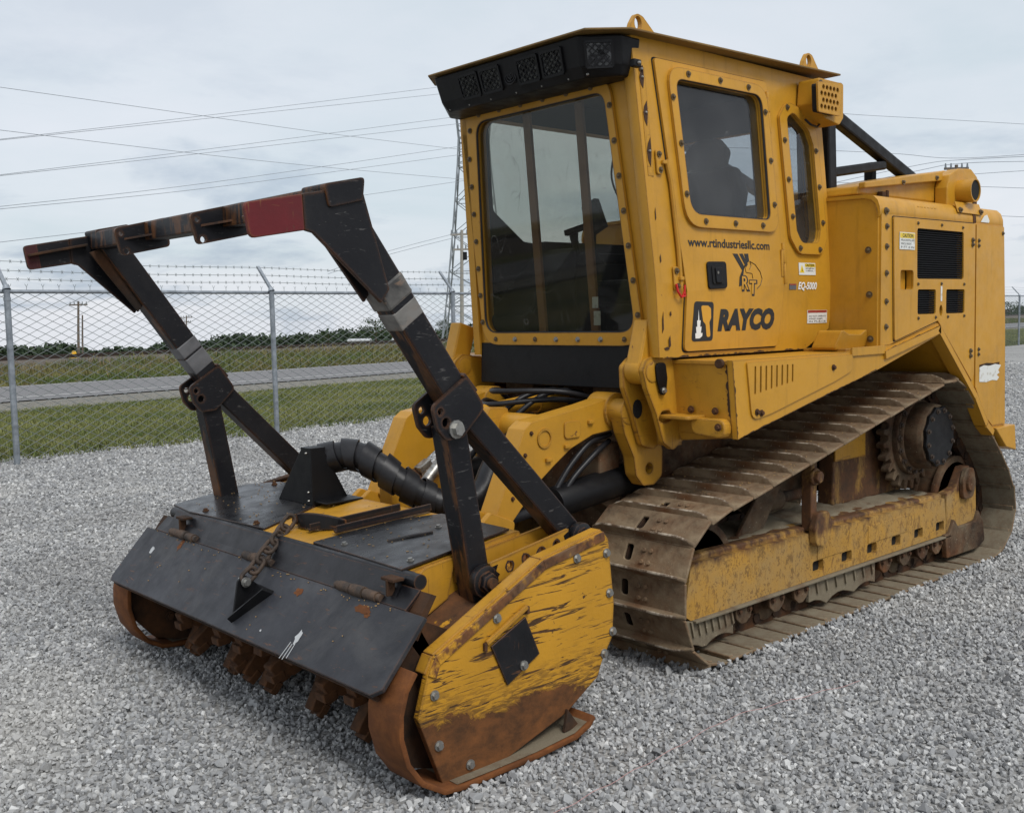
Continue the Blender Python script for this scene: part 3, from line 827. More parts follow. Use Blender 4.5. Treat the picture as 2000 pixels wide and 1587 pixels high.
utility_pole(161, 615, 699, 172, .16, 'shorter bare pole right beside the left utility pole', [])
utility_pole(364, 616, 692, 280, .22, 'distant utility pole with a crossarm behind the push bar leg', [(-.5, 1.5), (-1.7, 1.2)])
p_ = utility_pole(902, 449, 672, 120, .24, 'pale pole with transformer standing in front of the lattice tower', [(-.5, 1.3), (-2.2, 1.0)], 'pole_pale')
MB().cyl((-.5, .25, 9.6), (-.5, .25, 10.5), .32, 10).build('transformer', M['black_clean'], p_)
utility_pole(1868, 322, 640, 95, .20, 'pole top with insulators rising behind the rear hood of the machine', [(-.3, 1.0), (-1.0, 1.4)])

# yellow switch stand by the track
sb = at(145, 701, 66)
t = tag(empty('switch_stand', sb), 'small yellow railway switch stand beside the tracks at the left', 'switch stand')
k = NT('safety yellow'); M['safety'] = k.finish(lin(226, 178, 40), .6)
MB().box((0, 0, .02), (.5, .4, .14)).box((0, 0, .2), (.22, .2, .3)).build('base', M['safety'], t, bevel=.02)
MB().cyl((-.02, 0, .32), (.02, .02, .32), .17, 12).build('target_disc', M['safety'], t)
MB().tube([(0, 0, .2), (.2, .1, .3), (.36, .1, .16)], .035, 6).build('lever', M['safety'], t)

# lattice tower
tb = at(935, 668, 150)
tw = tag(empty('lattice_tower', tb), 'tall steel lattice transmission tower partly hidden by the cab', 'tower')
lv = [(0, 5.0), (5.2, 4.3), (10, 3.75), (15.2, 3.2), (20, 2.75), (25, 2.3), (28.5, 2.1), (32, 2.4), (36.5, 2.7)]
rt = RIGHT.copy(); rt.z = 0; rt.normalize(); fw = Vector((-rt.y, rt.x, 0))
def tp(i, cx, cy_): return rt * (cx * lv[i][1]) + fw * (cy_ * lv[i][1]) + Vector((0, 0, lv[i][0]))
for cx, cy_ in ((-1, -1), (1, -1), (1, 1), (-1, 1)):
    mb = MB()
    for i in range(len(lv) - 1): mb.bar(tp(i, cx, cy_), tp(i + 1, cx, cy_), .2, .2, up=fw)
    mb.build('leg', M['tower'], tw)
cs = ((-1, -1), (1, -1), (1, 1), (-1, 1))
for q in range(4):
    a, b = cs[q], cs[(q + 1) % 4]; mb = MB()
    for i in range(len(lv) - 1):
        sub = 1 if i < 5 else 2
        for s_ in range(sub):
            f0, f1 = s_ / sub, (s_ + 1) / sub
            A0 = tp(i, *a).lerp(tp(i + 1, *a), f0); A1 = tp(i, *a).lerp(tp(i + 1, *a), f1)
            B0 = tp(i, *b).lerp(tp(i + 1, *b), f0); B1 = tp(i, *b).lerp(tp(i + 1, *b), f1)
            mb.bar(A0, B1, .10, .10); mb.bar(B0, A1, .10, .10)
        mb.bar(tp(i + 1, *a), tp(i + 1, *b), .10, .10)
    mb.build('bracing', M['tower'], tw)

# power lines
def wire(pts, d0, d1, label, r=.024, sag=0.0):
    P = []
    n = len(pts)
    for i, (px, py) in enumerate(pts): P.append(at(px, py, d0 + (d1 - d0) * i / (n - 1)))
    P = spline(P, 10)
    c = P[0].copy()
    mb = MB().tube([p - c for p in P], r, 5)
    o = mb.build('power_line', M['cable']); o.location = c
    tag(o, label, 'power line', 'power lines in the sky')
wire([(-60, 279), (400, 226), (875, 168), (930, 160)], 95, 150, 'highest power line of the six climbing right to the lattice tower')
wire([(-60, 280), (400, 232), (885, 181), (930, 176)], 95, 150, 'power line just under the highest one climbing to the tower')
wire([(-60, 349), (400, 292), (885, 229), (930, 223)], 92, 150, 'upper power line of the middle pair climbing to the tower')
wire([(-60, 350), (400, 299), (885, 243), (930, 238)], 92, 150, 'lower power line of the middle pair climbing to the tower')
wire([(-60, 410), (400, 358), (885, 288), (930, 281)], 90, 150, 'upper power line of the lowest pair climbing to the tower')
wire([(-60, 414), (400, 368), (885, 304), (930, 298)], 90, 150, 'lower power line of the lowest pair climbing to the tower')
wire([(-60, 162), (400, 227), (650, 262), (890, 291), (930, 296)], 90, 150, 'upper of the two power lines falling to the right')
wire([(-60, 247), (400, 302), (650, 328), (890, 349), (930, 352)], 90, 150, 'lower of the two power lines falling to the right')
wire([(-60, 480), (400, 425), (885, 356), (930, 350)], 88, 150, 'thin power line that passes behind the push bar crossbar')
wire([(640, 530), (760, 490), (900, 453)], 105, 120, 'short upper power line reaching the pale pole')
wire([(640, 535), (760, 497), (900, 461)], 105, 120, 'short lower power line reaching the pale pole')
wire([(1262, 194), (1560, 214), (1673, 224), (1836, 233), (2060, 246)], 120, 130, 'highest power line right of the cab')
wire([(1262, 285), (1560, 292), (1746, 300), (1868, 309), (2060, 298)], 90, 98, 'power line touching the top of the pole behind the hood')
wire([(1275, 434), (1560, 372), (1790, 323), (1880, 312), (2060, 303)], 91, 98, 'power line rising behind the black guard to the pole top')
wire([(1275, 446), (1560, 384), (1790, 334), (1880, 319), (2060, 314)], 92, 98, 'second power line rising behind the guard to the pole top')
wire([(1875, 342), (1960, 336), (2060, 330)], 95, 100, 'power line leaving the crossarm to the right edge')
wire([(1300, 345), (1560, 354), (1860, 363), (1960, 366), (2060, 370)], 110, 112, 'power line level with the exhaust pipe at the right edge')
wire([(1300, 399), (1600, 410), (1900, 419), (1960, 422), (2060, 426)], 110, 112, 'lowest power line at the right edge beside the hood')

# pink marking string lying on the gravel
pts = [(1060, 1600), (1190, 1530), (1310, 1465), (1430, 1400), (1560, 1362), (1680, 1330)]
P = []
for i, (px, py) in enumerate(pts):
    d = FWD + RIGHT * ((px - 1000) / 2032.8) + DOWN * ((py - 793.5) / 2032.8); tt = (.014 - CAM.z) / d.z
    P.append(CAM + d * tt)
P = spline(P, 8)
k = NT('pink string'); M['string'] = k.finish(lin(178, 136, 132), .8)
o = MB().tube([p - P[0] + Vector((0, 0, .004 * math.sin(i * 1.3))) for i, p in enumerate(P)], .0011, 5).build('marking_string', M['string']); o.location = P[0]
tag(o, 'faded pink string lying across the gravel at the right front', 'string')
# ================================================================== THE MACHINE
mc = tag(empty('forestry_mulcher'), 'yellow tracked forestry mulcher with black push bar parked on the gravel', 'forestry mulcher')

# shared small pieces ------------------------------------------------
def bolt_mesh(r, h, mat, hexa=True, washer=True):
    mb = MB()
    if washer: mb.cyl((0, 0, -.002), (0, 0, h * .28), r * 1.45, 12)
    mb.cyl((0, 0, 0), (0, 0, h), r, 6 if hexa else 10, r * (.96 if hexa else .72))
    if not hexa: mb.cyl((0, 0, h), (0, 0, h * 1.2), r * .72, 10, r * .3)
    o = mb.build('bolt_shape', mat, None, smooth=True)
    me = o.data; bpy.data.objects.remove(o); return me
k = NT('dark iron'); M['iron'] = k.finish(k.mix(k.ramp(k.noise(12, 5, .7), .4, .65), lin(52, 44, 38), lin(92, 72, 56)), .7, .1, k.noise(50, 4), .3, .004)
BOLT = {'iron': bolt_mesh(.012, .014, M['iron']), 'zinc': bolt_mesh(.011, .012, M['zinc']), 'dark': bolt_mesh(.011, .012, M['bolt'], False), 'rust': bolt_mesh(.012, .014, M['rust']), 'zinc_s': bolt_mesh(.008, .009, M['zinc'], False, False)}
def bolt(parent, p, d, kind='dark', sc_=1.0):
    o = bpy.data.objects.new('bolt', BOLT[kind]); COL.objects.link(o); o.parent = parent
    o.location = p; o.rotation_mode = 'QUATERNION'; o.rotation_quaternion = Vector(d).to_track_quat('Z', 'Y')
    o.scale = (sc_,) * 3; return o

def text(name, s, size, mp, mat, parent, bold=0.0, shear=0.0, w=.0, width=None, align='LEFT', th=.0012):
    cu = bpy.data.curves.new(name, 'FONT'); cu.body = s; cu.size = size; cu.offset = bold; cu.shear = shear; cu.align_x = align; cu.resolution_u = 3
    o = bpy.data.objects.new(name, cu); COL.objects.link(o)
    dg = bpy.context.evaluated_depsgraph_get(); me = bpy.data.meshes.new_from_object(o.evaluated_get(dg))
    bpy.data.objects.remove(o)
    xs = [v.co.x for v in me.vertices]
    f = 1.0 if width is None else width / max(1e-6, (max(xs) - min(xs)))
    x0 = min(xs) if width is not None else 0
    for v in me.vertices: v.co = mp((v.co.x - x0) * f, v.co.y, w + th)
    me.materials.clear(); me.materials.append(mat)
    o = bpy.data.objects.new(name, me); COL.objects.link(o); o.parent = parent
    return o

# ------------------------------------------------------------------ tracks
TP = [(-.02, .012), (.11, .05), (.205, .15), (.245, .27), (.243, .42), (.197, .57), (.10, .655), (-.05, .705), (-.30, .757), (-1.0, .912), (-1.7, 1.065), (-2.10, 1.150), (-2.27, 1.178), (-2.40, 1.150), (-2.52, 1.06), (-2.88, .752), (-3.085, .552), (-3.185, .38), (-3.185, .23), (-3.11, .11), (-2.98, .022), (-2.85, .012)]
def path_resample(pts, n):
    P = [Vector((p[0], 0, p[1])) for p in pts] + [Vector((pts[0][0], 0, pts[0][1]))]
    cum = [0]
    for a, b in zip(P[:-1], P[1:]): cum.append(cum[-1] + (b - a).length)
    out = []
    for i in range(n):
        t = cum[-1] * i / n
        j = max(k_ for k_ in range(len(cum) - 1) if cum[k_] <= t)
        out.append(P[j].lerp(P[j + 1], (t - cum[j]) / (cum[j + 1] - cum[j])))
    return out, cum[-1]
NS = 49
dense, LT = path_resample(TP, NS)
pitch = LT / NS
# one shoe: plate with a mud hole, a tall grouser with sloping ends and a rolled trailing lip
def shoe_mesh(name, mat):
    mb = MB(); hw = .305; hp = pitch / 2
    mb.plate([(-hp - .006, -hw + .02), (-hp + .004, -hw), (hp - .004, -hw), (hp + .004, -hw + .02), (hp + .004, hw - .02), (hp - .004, hw), (-hp + .004, hw), (-hp - .006, hw - .02)], -.013, 0, lambda u, v, w: (u, v, w),
             holes=[rounded([(-.045, -.066), (.028, -.066), (.028, -.024), (-.045, -.024)], .012, 2)])
    # grouser
    g0 = hp - .012
    sec = [(g0 - .014, -.006), (g0 - .008, .040), (g0 + .004, .040), (g0 + .012, -.006)]
    ys = [(-hw, .12), (-hw + .03, .55), (-hw + .085, 1.0), (hw - .085, 1.0), (hw - .03, .55), (hw, .12)]
    vs_ = []
    for y, f in ys:
        for (x, z) in sec: vs_.append((x, y, z if z < 0 else z * f))
    fs = [(0, 1, 2, 3), tuple(4 * 5 + i for i in (3, 2, 1, 0))]
    for j in range(5):
        for i in range(3): fs.append((j * 4 + i, j * 4 + i + 1, (j + 1) * 4 + i + 1, (j + 1) * 4 + i))
    mb.add(vs_, fs)
    # trailing lip overlapping the next shoe
    mb.box((-hp + .006, 0, -.016), (.03, 2 * hw - .03, .010))
    # bolts that hold it to the chain
    for y in (-.055 + .10, .10 - .015):
        for x in (-.03, .025): mb.cyl((x, y + .0, -.002), (x, y, .010), .012, 6)
    o = mb.build('track_shoe', mat, None, bevel=.003, seg=1); me = o.data; bpy.data.objects.remove(o)
    me.materials.append(M['track_mud']); me.materials.append(M['crest'])
    for p in me.polygons:
        if p.normal.z < -.8: p.material_index = 1
        elif p.center.z > .018 and p.normal.z > .35: p.material_index = 2
    return me
k = NT('worn grouser crest'); M['crest'] = k.finish(k.mix(k.ramp(k.noise(22, 5, .7), .42, .60), lin(92, 74, 56), lin(176, 164, 146)), .6, .1, k.noise(60, 3), .3, .003)
SHOE = shoe_mesh('track_shoe', M['track'])
def link_mesh():
    mb = MB(); hp = pitch / 2
    for y in (-.075, .075):
        mb.plate(rounded([(-hp - .03, -.085), (hp + .03, -.085), (hp + .03, -.04), (hp, -.014), (-hp, -.014), (-hp - .03, -.04)], .015, 2), -.016, .016, lambda u, v, w, y=y: (u, y + w, v))
    mb.cyl((-hp, -.10, -.058), (-hp, .10, -.058), .026, 10)
    o = mb.build('chain_link', M['rust_dark'], None); me = o.data; bpy.data.objects.remove(o); return me
LINK = link_mesh()
YC = .785
for s in (1, -1):
    # roller frame carries everything else of the undercarriage
    fy0, fy1 = .60, .95
    mb = MB()
    prof = [(.03, .20), (.075, .23), (.02, .475), (-.10, .49), (-2.50, .455), (-2.52, .205)]
    mb.plate(prof, 0, fy1 - .03 - fy0, lambda u, v, w: (u, s * (fy0 + w), v))
    frame = mb.build('track_roller_frame', M['frame'], mc, bevel=.012)
    mb = MB()
    holes = [rounded(rect(x - .052, x + .052, .232, .295), .012, 2) for x in (-1.04, -1.326, -1.595, -1.869, -2.142, -2.415)]
    mb.plate([(.03, .20), (.075, .23), (.03, .44), (-.02, .462), (-2.47, .432), (-2.505, .205)], 0, .03, lambda u, v, w: (u, s * (fy1 - .03 + .001 + w), v), holes=holes)
    o = mb.build('side_plate', M['frame'], frame, bevel=.0)
    for x in (-1.04, -1.326, -1.595, -1.869, -2.142, -2.415): MB().box((x, s * (fy1 - .0305), .2635), (.102, .003, .062)).build('slot_shade', M['void'], frame)  # black sheet behind each slot, painting the shade inside it
    mb = MB().plate([(.02, .20), (-2.52, .2), (-2.52, .188), (.02, .188)], 0, .07, lambda u, v, w: (u, s * (fy1 - .045 + w), v)); mb.build('lower_lip', M['track_mud'], frame, bevel=.003)
    # dried mud lying on top
    mb = MB(); nx, ny = 70, 8; r = random.Random(5)
    for i in range(nx + 1):
        for j in range(ny + 1):
            x = .0 - 2.45 * i / nx; y = fy0 + .005 + (fy1 - fy0 - .062) * j / ny
            z = .486 - .0145 * (i / nx) * 2.4 + .004 * (math.sin(i * 1.3 + j) + math.sin(i * .37 + j * 2.1)) + r.uniform(0, .006) + .02 * (1 - j / ny)
            if j == ny: z -= .03
            mb.v.append((x, s * y, z))
    for i in range(nx):
        for j in range(ny):
            a = i * (ny + 1) + j; mb.f.append((a, a + 1, a + ny + 2, a + ny + 1))
    mb.build('dried_mud', M['track_mud'], frame, smooth=True, autosmooth=False)
    # welded panel edges on the side
    for (x0, x1, z0, z1) in ((-1.03, -1.28, .30, .415), (-1.55, -2.0, .30, .40)):
        MB().plate(rect(x0, x1, z0, z1), 0, .004, lambda u, v, w: (u, s * (fy1 + .001 + w), v)).build('weld_patch', M['frame'], frame, bevel=.001, seg=1)
    # rear part with idler yoke
    mb = MB().plate([(-2.49, .46), (-2.62, .48), (-2.72, .60), (-2.80, .60), (-2.86, .50), (-2.90, .48), (-2.915, .24), (-2.50, .21)], 0, .06, lambda u, v, w: (u, s * (fy1 - .055 + w), v))
    yoke = mb.build('idler_yoke', M['frame'], mc, bevel=.008)
    mb = MB().plate(rounded([(-2.66, .40), (-2.80, .40), (-2.83, .50), (-2.80, .59), (-2.70, .60), (-2.65, .52)], .05), 0, .03, lambda u, v, w: (u, s * (fy1 + .006 + w), v))
    mb.cyl((-2.735, s * (fy1 + .03), .50), (-2.735, s * (fy1 + .055), .50), .052, 16)
    mb.build('axle_boss', M['mud_shade'], yoke, bevel=.006)
    mb = MB().plate([(-2.44, .21), (-2.47, .06), (-2.90, .055), (-3.0, .09), (-2.97, .22), (-2.90, .30), (-2.86, .235), (-2.62, .235), (-2.56, .29), (-2.50, .21)], 0, .035, lambda u, v, w: (u, s * (fy1 - .01 + w), v))
    mb.build('rear_guard', M['mud_shade'], yoke, bevel=.006)
    # idler wheels
    for (x, z, rr, nm) in ((-2.79, .37, .285, 'rear_idler'), (-.13, .345, .285, 'front_idler')):
        mb = MB(); mb.cyl((x, s * .70, z), (x, s * .87, z), rr * .88, 36); mb.cyl((x, s * .70, z), (x, s * .735, z), rr, 36); mb.cyl((x, s * .835, z), (x, s * .87, z), rr, 36); mb.cyl((x, s * .66, z), (x, s * .93, z), .075, 16)
        mb.build(nm, M['mud_shade'], mc, bevel=.006, smooth=True)
    # bottom rollers
    for i, x in enumerate((-.38, -.66, -.88, -1.75, -1.98, -2.20, -2.38)):
        mb = MB(); mb.cyl((x, s * .70, .145), (x, s * .86, .145), .070, 20); mb.cyl((x, s * .845, .145), (x, s * .885, .145), .100, 22); mb.cyl((x, s * .68, .145), (x, s * .72, .145), .092, 22)
        mb.cyl((x, s * .885, .15), (x, s * .93, .15), .045, 14)
        rl = mb.build('track_roller', M['mud_shade'], mc, bevel=.004, smooth=True)
        MB().plate(rounded([(x - .07, .19), (x - .06, .13), (x - .02, .10), (x + .02, .10), (x + .06, .13), (x + .07, .19)], .015), 0, .02, lambda u, v, w: (u, s * (.932 + w), v)).build('roller_cap', M['mud_shade'], rl, bevel=.004)
        for dx_ in (-.04, .04): bolt(rl, (x + dx_, s * .953, .165), (0, s, 0), 'rust', .9)
    # rock guards with their scalloped lower edge
    for (x0, x1) in ((.06, -.30), (-.96, -1.64)):
        n = 12; bot = []
        for i in range(n + 1):
            t_ = i / n; bot.append((x1 + (x0 - x1) * t_, .045 + .040 * abs(math.sin(t_ * PI * (2.5 if x0 < 0 else 1.4) + .4)) ** .8))
        rgd = MB().plate([(x0, .20), (x1, .20)] + bot, 0, .022, lambda u, v, w: (u, s * (.925 + w), v)); rgd = rgd.build('rock_guard', M['track_mud'], mc, bevel=.004)
        for i in range(7):
            x = x0 + (x1 - x0) * (i + .6) / 7.2
            MB().bar((x, s * .952, .195), (x - .02, s * .952, .12), .012, .012, up=(0, 1, 0)).build('guard_rib', M['track_mud'], rgd)
    # middle bracket with pin boss and post
    mb = MB().plate(rounded([(-.955, .39), (-1.02, .375), (-1.09, .42), (-1.105, .50), (-1.07, .56), (-.975, .56), (-.94, .48)], .03), 0, .045, lambda u, v, w: (u, s * (fy1 + .002 + w), v))
    bk = mb.build('equalizer_boss', M['frame'], mc, bevel=.008)
    mb = MB().box((-.985, s * .93, .64), (.055, .06, .36)); mb.cyl((-.985, s * .955, .745), (-.985, s * 1.0, .745), .034, 6); mb.cyl((-.985, s * .955, .745), (-.985, s * .975, .745), .046, 14)
    mb.build('stop_post', M['frame'], bk, bevel=.006)
    # gussets rising from the frame to the hull
    for (xa, xb) in ((-.50, -.62),):
        MB().plate([(xa, .47), (xb - .10, .47), (xb - .28, .70), (xa - .22, .70)], 0, .02, lambda u, v, w: (u, s * (.80 + w), v)).build('gusset', M['mud_shade'], mc, bevel=.004)
    MB().plate([(-.16, .48), (-.26, .48), (-.40, .62), (-.30, .64)], 0, .02, lambda u, v, w: (u, s * (.80 + w), v)).build('gusset', M['mud_shade'], mc, bevel=.004)
    # recoil cylinder
    MB().cyl((-.75, s * .72, .60), (-1.0, s * .72, .60), .06, 18).cyl((-.78, s * .72, .6), (-.86, s * .72, .6), .075, 18).cyl((-1.0, s * .72, .6), (-1.3, s * .72, .6), .03, 12).build('recoil_cylinder', M['mud_shade'], mc, smooth=True)
    # final drive: support, sprocket ring, stepped hub
    MB().plate([(-1.60, .47), (-2.52, .47), (-2.40, .62), (-2.16, .72), (-1.98, .98), (-1.62, .96)], 0, .10, lambda u, v, w: (u, s * (.60 + w), v)).build('final_drive_support', M['frame'], mc, bevel=.01)
    MB().box((-1.78, s * .705, .84), (.34, .012, .22)).build('cover_plate', M['yellow_worn'], mc, bevel=.003)
    cx_, cz_ = -2.34, .83
    nt = 25; ring = []
    for i in range(nt):
        a = 2 * PI * i / nt; b_a = 2 * PI / nt
        for f_, rr in ((.0, .285), (.20, .285), (.34, .335), (.52, .340), (.66, .335), (.80, .285)):
            ring.append((cx_ + math.cos(a + b_a * f_) * rr, cz_ + math.sin(a + b_a * f_) * rr))
    spr = MB().plate(ring, 0, .055, lambda u, v, w: (u, s * (.745 + w), v)).build('sprocket', M['mud_shade'], mc, bevel=.004, seg=1)
    mb = MB()
    for (ya, yb, ra, rb) in ((.795, .835, .245, .245), (.835, .855, .225, .215), (.855, .93, .205, .198), (.93, .96, .198, .19)):
        mb.cyl((cx_, s * ya, cz_), (cx_, s * yb, cz_), ra, 40, rb)
    hub = mb.build('drive_hub', M['mud_shade'], spr, smooth=True, bevel=.004)
    for i in range(18):
        a = 2 * PI * i / 18
        bolt(spr, (cx_ + .225 * math.cos(a), s * .84, cz_ + .225 * math.sin(a)), (0, s, 0), 'iron', 1.1)
    capp = []
    for i in range(24):
        a = 2 * PI * i / 24; rr = .186 if i % 2 else .172
        capp.append((cx_ + rr * math.cos(a), cz_ + rr * math.sin(a)))
    MB().plate(capp, 0, .022, lambda u, v, w: (u, s * (.961 + w), v)).build('hub_cap', M['black_clean'] if s > 0 else M['mud_shade'], spr, bevel=.004)
    for i in range(12):
        a = 2 * PI * (i + .5) / 12
        bolt(spr, (cx_ + .158 * math.cos(a), s * .984, cz_ + .158 * math.sin(a)), (0, s, 0), 'iron', .9)
    # chain and shoes
    mbc = None
    chain = tag(bpy.data.objects.new('track_chain', LINK)); COL.objects.link(chain); chain.parent = mc
    first = True
    for i in range(NS):
        p = dense[i]; a = dense[i - 1]; b = dense[(i + 1) % NS]
        d = (b - a).normalized()                     # runs front-up-back: outward normal lies to its left
        nrm = Vector((d.z, 0, -d.x))
        nrm = -nrm if nrm.dot(p - Vector((-1.5, 0, .5))) < 0 and abs(p.z - .5) > .0 and False else nrm
        # ensure outward
        cen = Vector((max(-2.7, min(-.1, p.x)), 0, .5 if p.x > -2.6 else .45))
        if nrm.dot(p - cen) < 0: nrm = -nrm
        yax = Vector((0, 1, 0)); xax = yax.cross(nrm)
        R_ = Matrix((xax, yax, nrm)).transposed().to_4x4()
        off = r.uniform(-.002, .002)
        mat_ = Matrix.Translation(p + Vector((0, s * YC, 0)) + nrm * off) @ R_
        if first:
            chain.matrix_local = mat_; first = False; base = mat_
            so = bpy.data.objects.new('track_shoe', SHOE); COL.objects.link(so); so.parent = chain; so.matrix_local = Matrix.Identity(4); continue
        so = bpy.data.objects.new('track_shoe', SHOE); COL.objects.link(so); so.parent = chain; so.matrix_local = base.inverted() @ mat_
        lo = bpy.data.objects.new('chain_link', LINK); COL.objects.link(lo); lo.parent = chain; lo.matrix_local = base.inverted() @ mat_

# ------------------------------------------------------------------ hull
mb = MB().plate([(-.15, .50), (-2.9, .50), (-2.95, .85), (-2.95, 1.36), (-.35, 1.36), (-.15, 1.0)], -.46, .46, lambda u, v, w: (u, w, v))
hull = mb.build('hull', M['mud_shade'], mc, bevel=.02)
for s in (1, -1):
    MB().box((-.16, s * .33, .98), (.10, .22, .62)).build('hull_face', M['mud_shade'], hull, bevel=.01)  # dark colour stands in for the deep shade between the arms

# ------------------------------------------------------------------ fenders beside the cab
FH = [(-.10, 1.385), (-1.123, 1.385), (-1.46, 1.405), (-1.55, 1.41), (-2.06, 1.515), (-2.14, 1.462), (-1.39, 1.282), (-.716, 1.149), (-.14, 1.027)]
for s in (1, -1):
    holes = []
    if s > 0:
        for i in range(8):
            x = -.262 - .0435 * i; z1 = 1.352 - .0006 * i; z0 = 1.225 + .0055 * i
            for j in range(9):
                pass
            holes.append(rounded([(x - .006, z0), (x + .006, z0), (x + .004, z1), (x - .008, z1)], .004, 2))
    fen = MB().plate(FH, 0, .03, lambda u, v, w: (u, s * (1.06 + w), v), holes=holes).build('fender_side', M['yellow'], mc, bevel=.0)
    if s > 0:
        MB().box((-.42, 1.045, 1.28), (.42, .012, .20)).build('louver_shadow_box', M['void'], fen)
        # access panel set proud of the side with a rounded lower corner
        pan = rounded([(-.20, 1.372), (-.24, 1.105), (-.40, 1.128), (-.95, 1.245), (-1.115, 1.29), (-1.118, 1.372)], [.01, .05, .0, .0, .03, .01])
        holes2 = [[(x, z) for x, z in h] for h in holes]
        MB().plate(pan, 0, .007, lambda u, v, w: (u, 1.0915 + w, v), holes=holes2).build('access_panel', M['yellow_clean'], fen)
        for (x, z) in ((-.275, 1.142), (-.93, 1.315), (-.31, 1.135)): bolt(fen, (x, 1.099, z), (0, 1, 0), 'rust', .9)
        MB().box((-1.28, 1.094, 1.385), (.34, .012, .045)).build('trim_strip', M['yellow'], fen, bevel=.003)
    # top, underside, front face
    mb = MB()
    mb.plate([(-.10, .62), (-.10, 1.06), (-1.45, 1.06), (-1.45, .62)], 0, .02, lambda u, v, w: (u, s * v, 1.364 + w))
    mb.build('fender_top', M['yellow_worn'], fen, bevel=.004)
    mb = MB()
    for (a, b) in zip(FH[5:-1], FH[6:]):
        mb.add([(a[0], s * .46, a[1] + .012), (a[0], s * 1.062, a[1] + .012), (b[0], s * 1.062, b[1] + .012), (b[0], s * .46, b[1] + .012)], [(0, 1, 2, 3)])
    mb.build('fender_underside', M['yellow_worn'], fen)
    MB().plate([(.72, 1.375), (1.06, 1.383), (1.06, 1.03), (.76, 1.0), (.70, 1.13)], 0, .02, lambda u, v, w: (-.125 + w - (1.385 - v) * .11, s * u, v)).build('front_plate', M['yellow_worn'], fen, bevel=.003)
    # step shelf and round tab on the front plate
    MB().plate(rounded([(-.02, .68), (-.02, .90), (-.15, .92), (-.15, .68)], .03), 0, .018, lambda u, v, w: (u, s * v, 1.112 + w)).build('step_shelf', M['yellow_worn'], fen, bevel=.005)
    MB().plate(rounded([(.86, 1.118), (1.06, 1.12), (1.06, 1.03), (.88, 1.045)], .04), 0, .055, lambda u, v, w: (-.135 + w, s * u, v)).build('round_tab', M['yellow_worn'], fen, bevel=.006)
    for (y, z) in ((.844, 1.153), (.982, 1.152), (1.035, 1.085)): bolt(fen, (-.118 + (0 if z > 1.1 else .05), s * y, z), (1, 0, 0), 'rust', 1.0)
    MB().cyl((-.09, s * 1.035, 1.372), (-.07, s * 1.035, 1.372), .022, 12).build('corner_stud', M['rust'], fen, bevel=.003)
# folded step bracket standing on the left fender
MB().plate(rounded([(-1.10, 1.392), (-1.13, 1.50), (-1.21, 1.475), (-1.33, 1.47), (-1.38, 1.50), (-1.43, 1.40)], .02), 0, .14, lambda u, v, w: (u, .86 + w + (1.39 - v) * -.3, v), holes=()).build('grab_step', M['yellow'], mc, bevel=.006)
MB().box((-1.3, .92, 1.39), (.32, .25, .02)).build('step_base', M['yellow_worn'], mc, bevel=.004)

